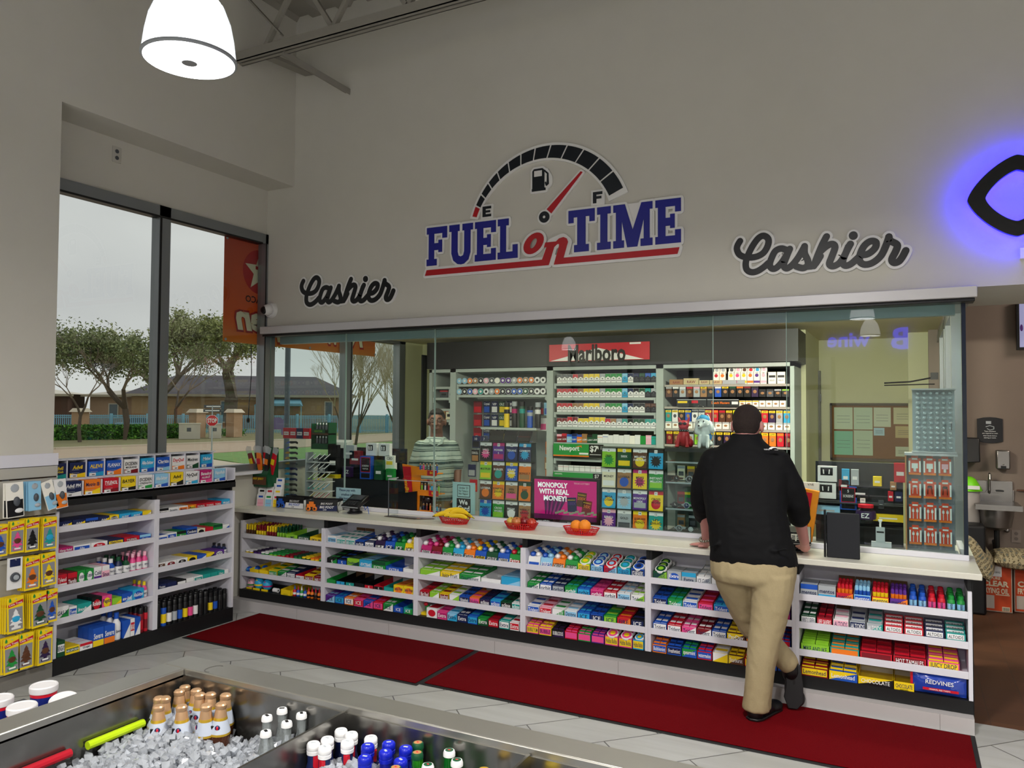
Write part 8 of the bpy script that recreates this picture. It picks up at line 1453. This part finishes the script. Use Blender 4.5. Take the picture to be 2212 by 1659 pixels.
b.add([(i*L_/n, .006*math.sin(i*.9), 0) for i in range(n+1)]+[(i*L_/n, .006*math.sin(i*.9), H_) for i in range(n+1)], [(i, i+1, n+2+i, n+1+i) for i in range(n)], VN)
b.add([(i*L_/n, .003+.006*math.sin(i*.9), 0) for i in range(n+1)]+[(i*L_/n, .003+.006*math.sin(i*.9), H_) for i in range(n+1)], [(i+1, i, n+1+i, n+2+i) for i in range(n)], VN); b.build('sheet', t)
b = MB(); CXb, CZb = .40, .655; b.add([(CXb+.20*math.cos(2*PI*k/28), -.010, CZb+.20*math.sin(2*PI*k/28)) for k in range(28)], [tuple(range(28))], mat('#b81c24', .5))
st_ = [(CXb+(.185 if k % 2 == 0 else .078)*math.sin(2*PI*k/10), -.0115, CZb+(.185 if k % 2 == 0 else .078)*math.cos(2*PI*k/10)) for k in range(10)]; b.add(st_+[(CXb, -.0115, CZb)], [(k, (k+1) % 10, 10) for k in range(10)], pm('e'))
b.quad((CXb-.055, -.013, CZb+.02), (CXb+.055, -.013, CZb+.02), (CXb+.055, -.013, CZb+.05), (CXb-.055, -.013, CZb+.05), mat('#b81c24', .5)); b.quad((CXb-.017, -.013, CZb-.09), (CXb+.017, -.013, CZb-.09), (CXb+.017, -.013, CZb+.03), (CXb-.017, -.013, CZb+.03), mat('#b81c24', .5)); b.build('star_emblem', t)
b = MB(); b.text('TEXACO', (CXb, -.009, .40), -X, Z, .06, pm('k'), w=.36, bold=.02, off=-.003)
for tx_, xx, ww in (('en', .30, .34), ('Op', .68, .34), ('Now', 1.55, .62)): b.text(tx_, (xx, -.012, .195), -X, Z, .24, mat('#a82626', .5), w=-ww-.03, bold=.07, off=-.0005, shear=.25); b.text(tx_, (xx, -.012, .195), -X, Z, .22, pm('e'), w=-ww, bold=.04, off=-.004, shear=.25)
b.build('lettering', t)
b = MB()
for x, z in ((.02, .02), (.02, .895), (1.07, .02), (2.11, .02), (2.11, .895)): b.lathe([(.012, -.014), (.012, -.008)], (x, 0, z), pm('s'), 10, 'y')
b.build('grommet', t); b = MB()
for x, z in ((-.03, .94), (-.02, -.04), (2.16, -.05)): b.ell((x, .03, z), (.028, .012, .028), CLEAR, 14, 8)
b.tube([(.35, .02, .9), (.35, .03, .98)], .004, BLK, 5); b.build('suction_cup', t)
tag(MB().tube([(-5.19, 5.02, 2.26), (-5.19, 5.03, 2.0), (-5.18, 5.0, 1.75), (-5.18, 4.99, 1.60)], .004, BLK, 6).ell((-5.18, 4.99, 1.58), (.012, .012, .025), BLK, 8, 6).build('cord'), 'black cord hanging below the orange banner at the window', 'cord')
# blue lit shop sign and menu on the back wall (seen only in reflections)
t = thing('lit_sign', 'blue backlit script sign on the back wall seen reflected in the glass', 'sign', (-1.2, -9.93, 3.4), PI); b = MB(); b.text('wine', (0, -.03, 0), X, Z, .35, mat('#3a34ff', .5, emit=9), bold=.03); b.text('B', (-1.1, -.03, 0), X, Z, .5, mat('#3a34ff', .5, emit=9), bold=.03); b.build('lettering', t)
# leftover packs
if STUFF.v:
    o = STUFF.build('gum_packs'); tag(o, 'remaining gum packs lying in the cartons of the bays nearer the window', 'gum', None, 'stuff')
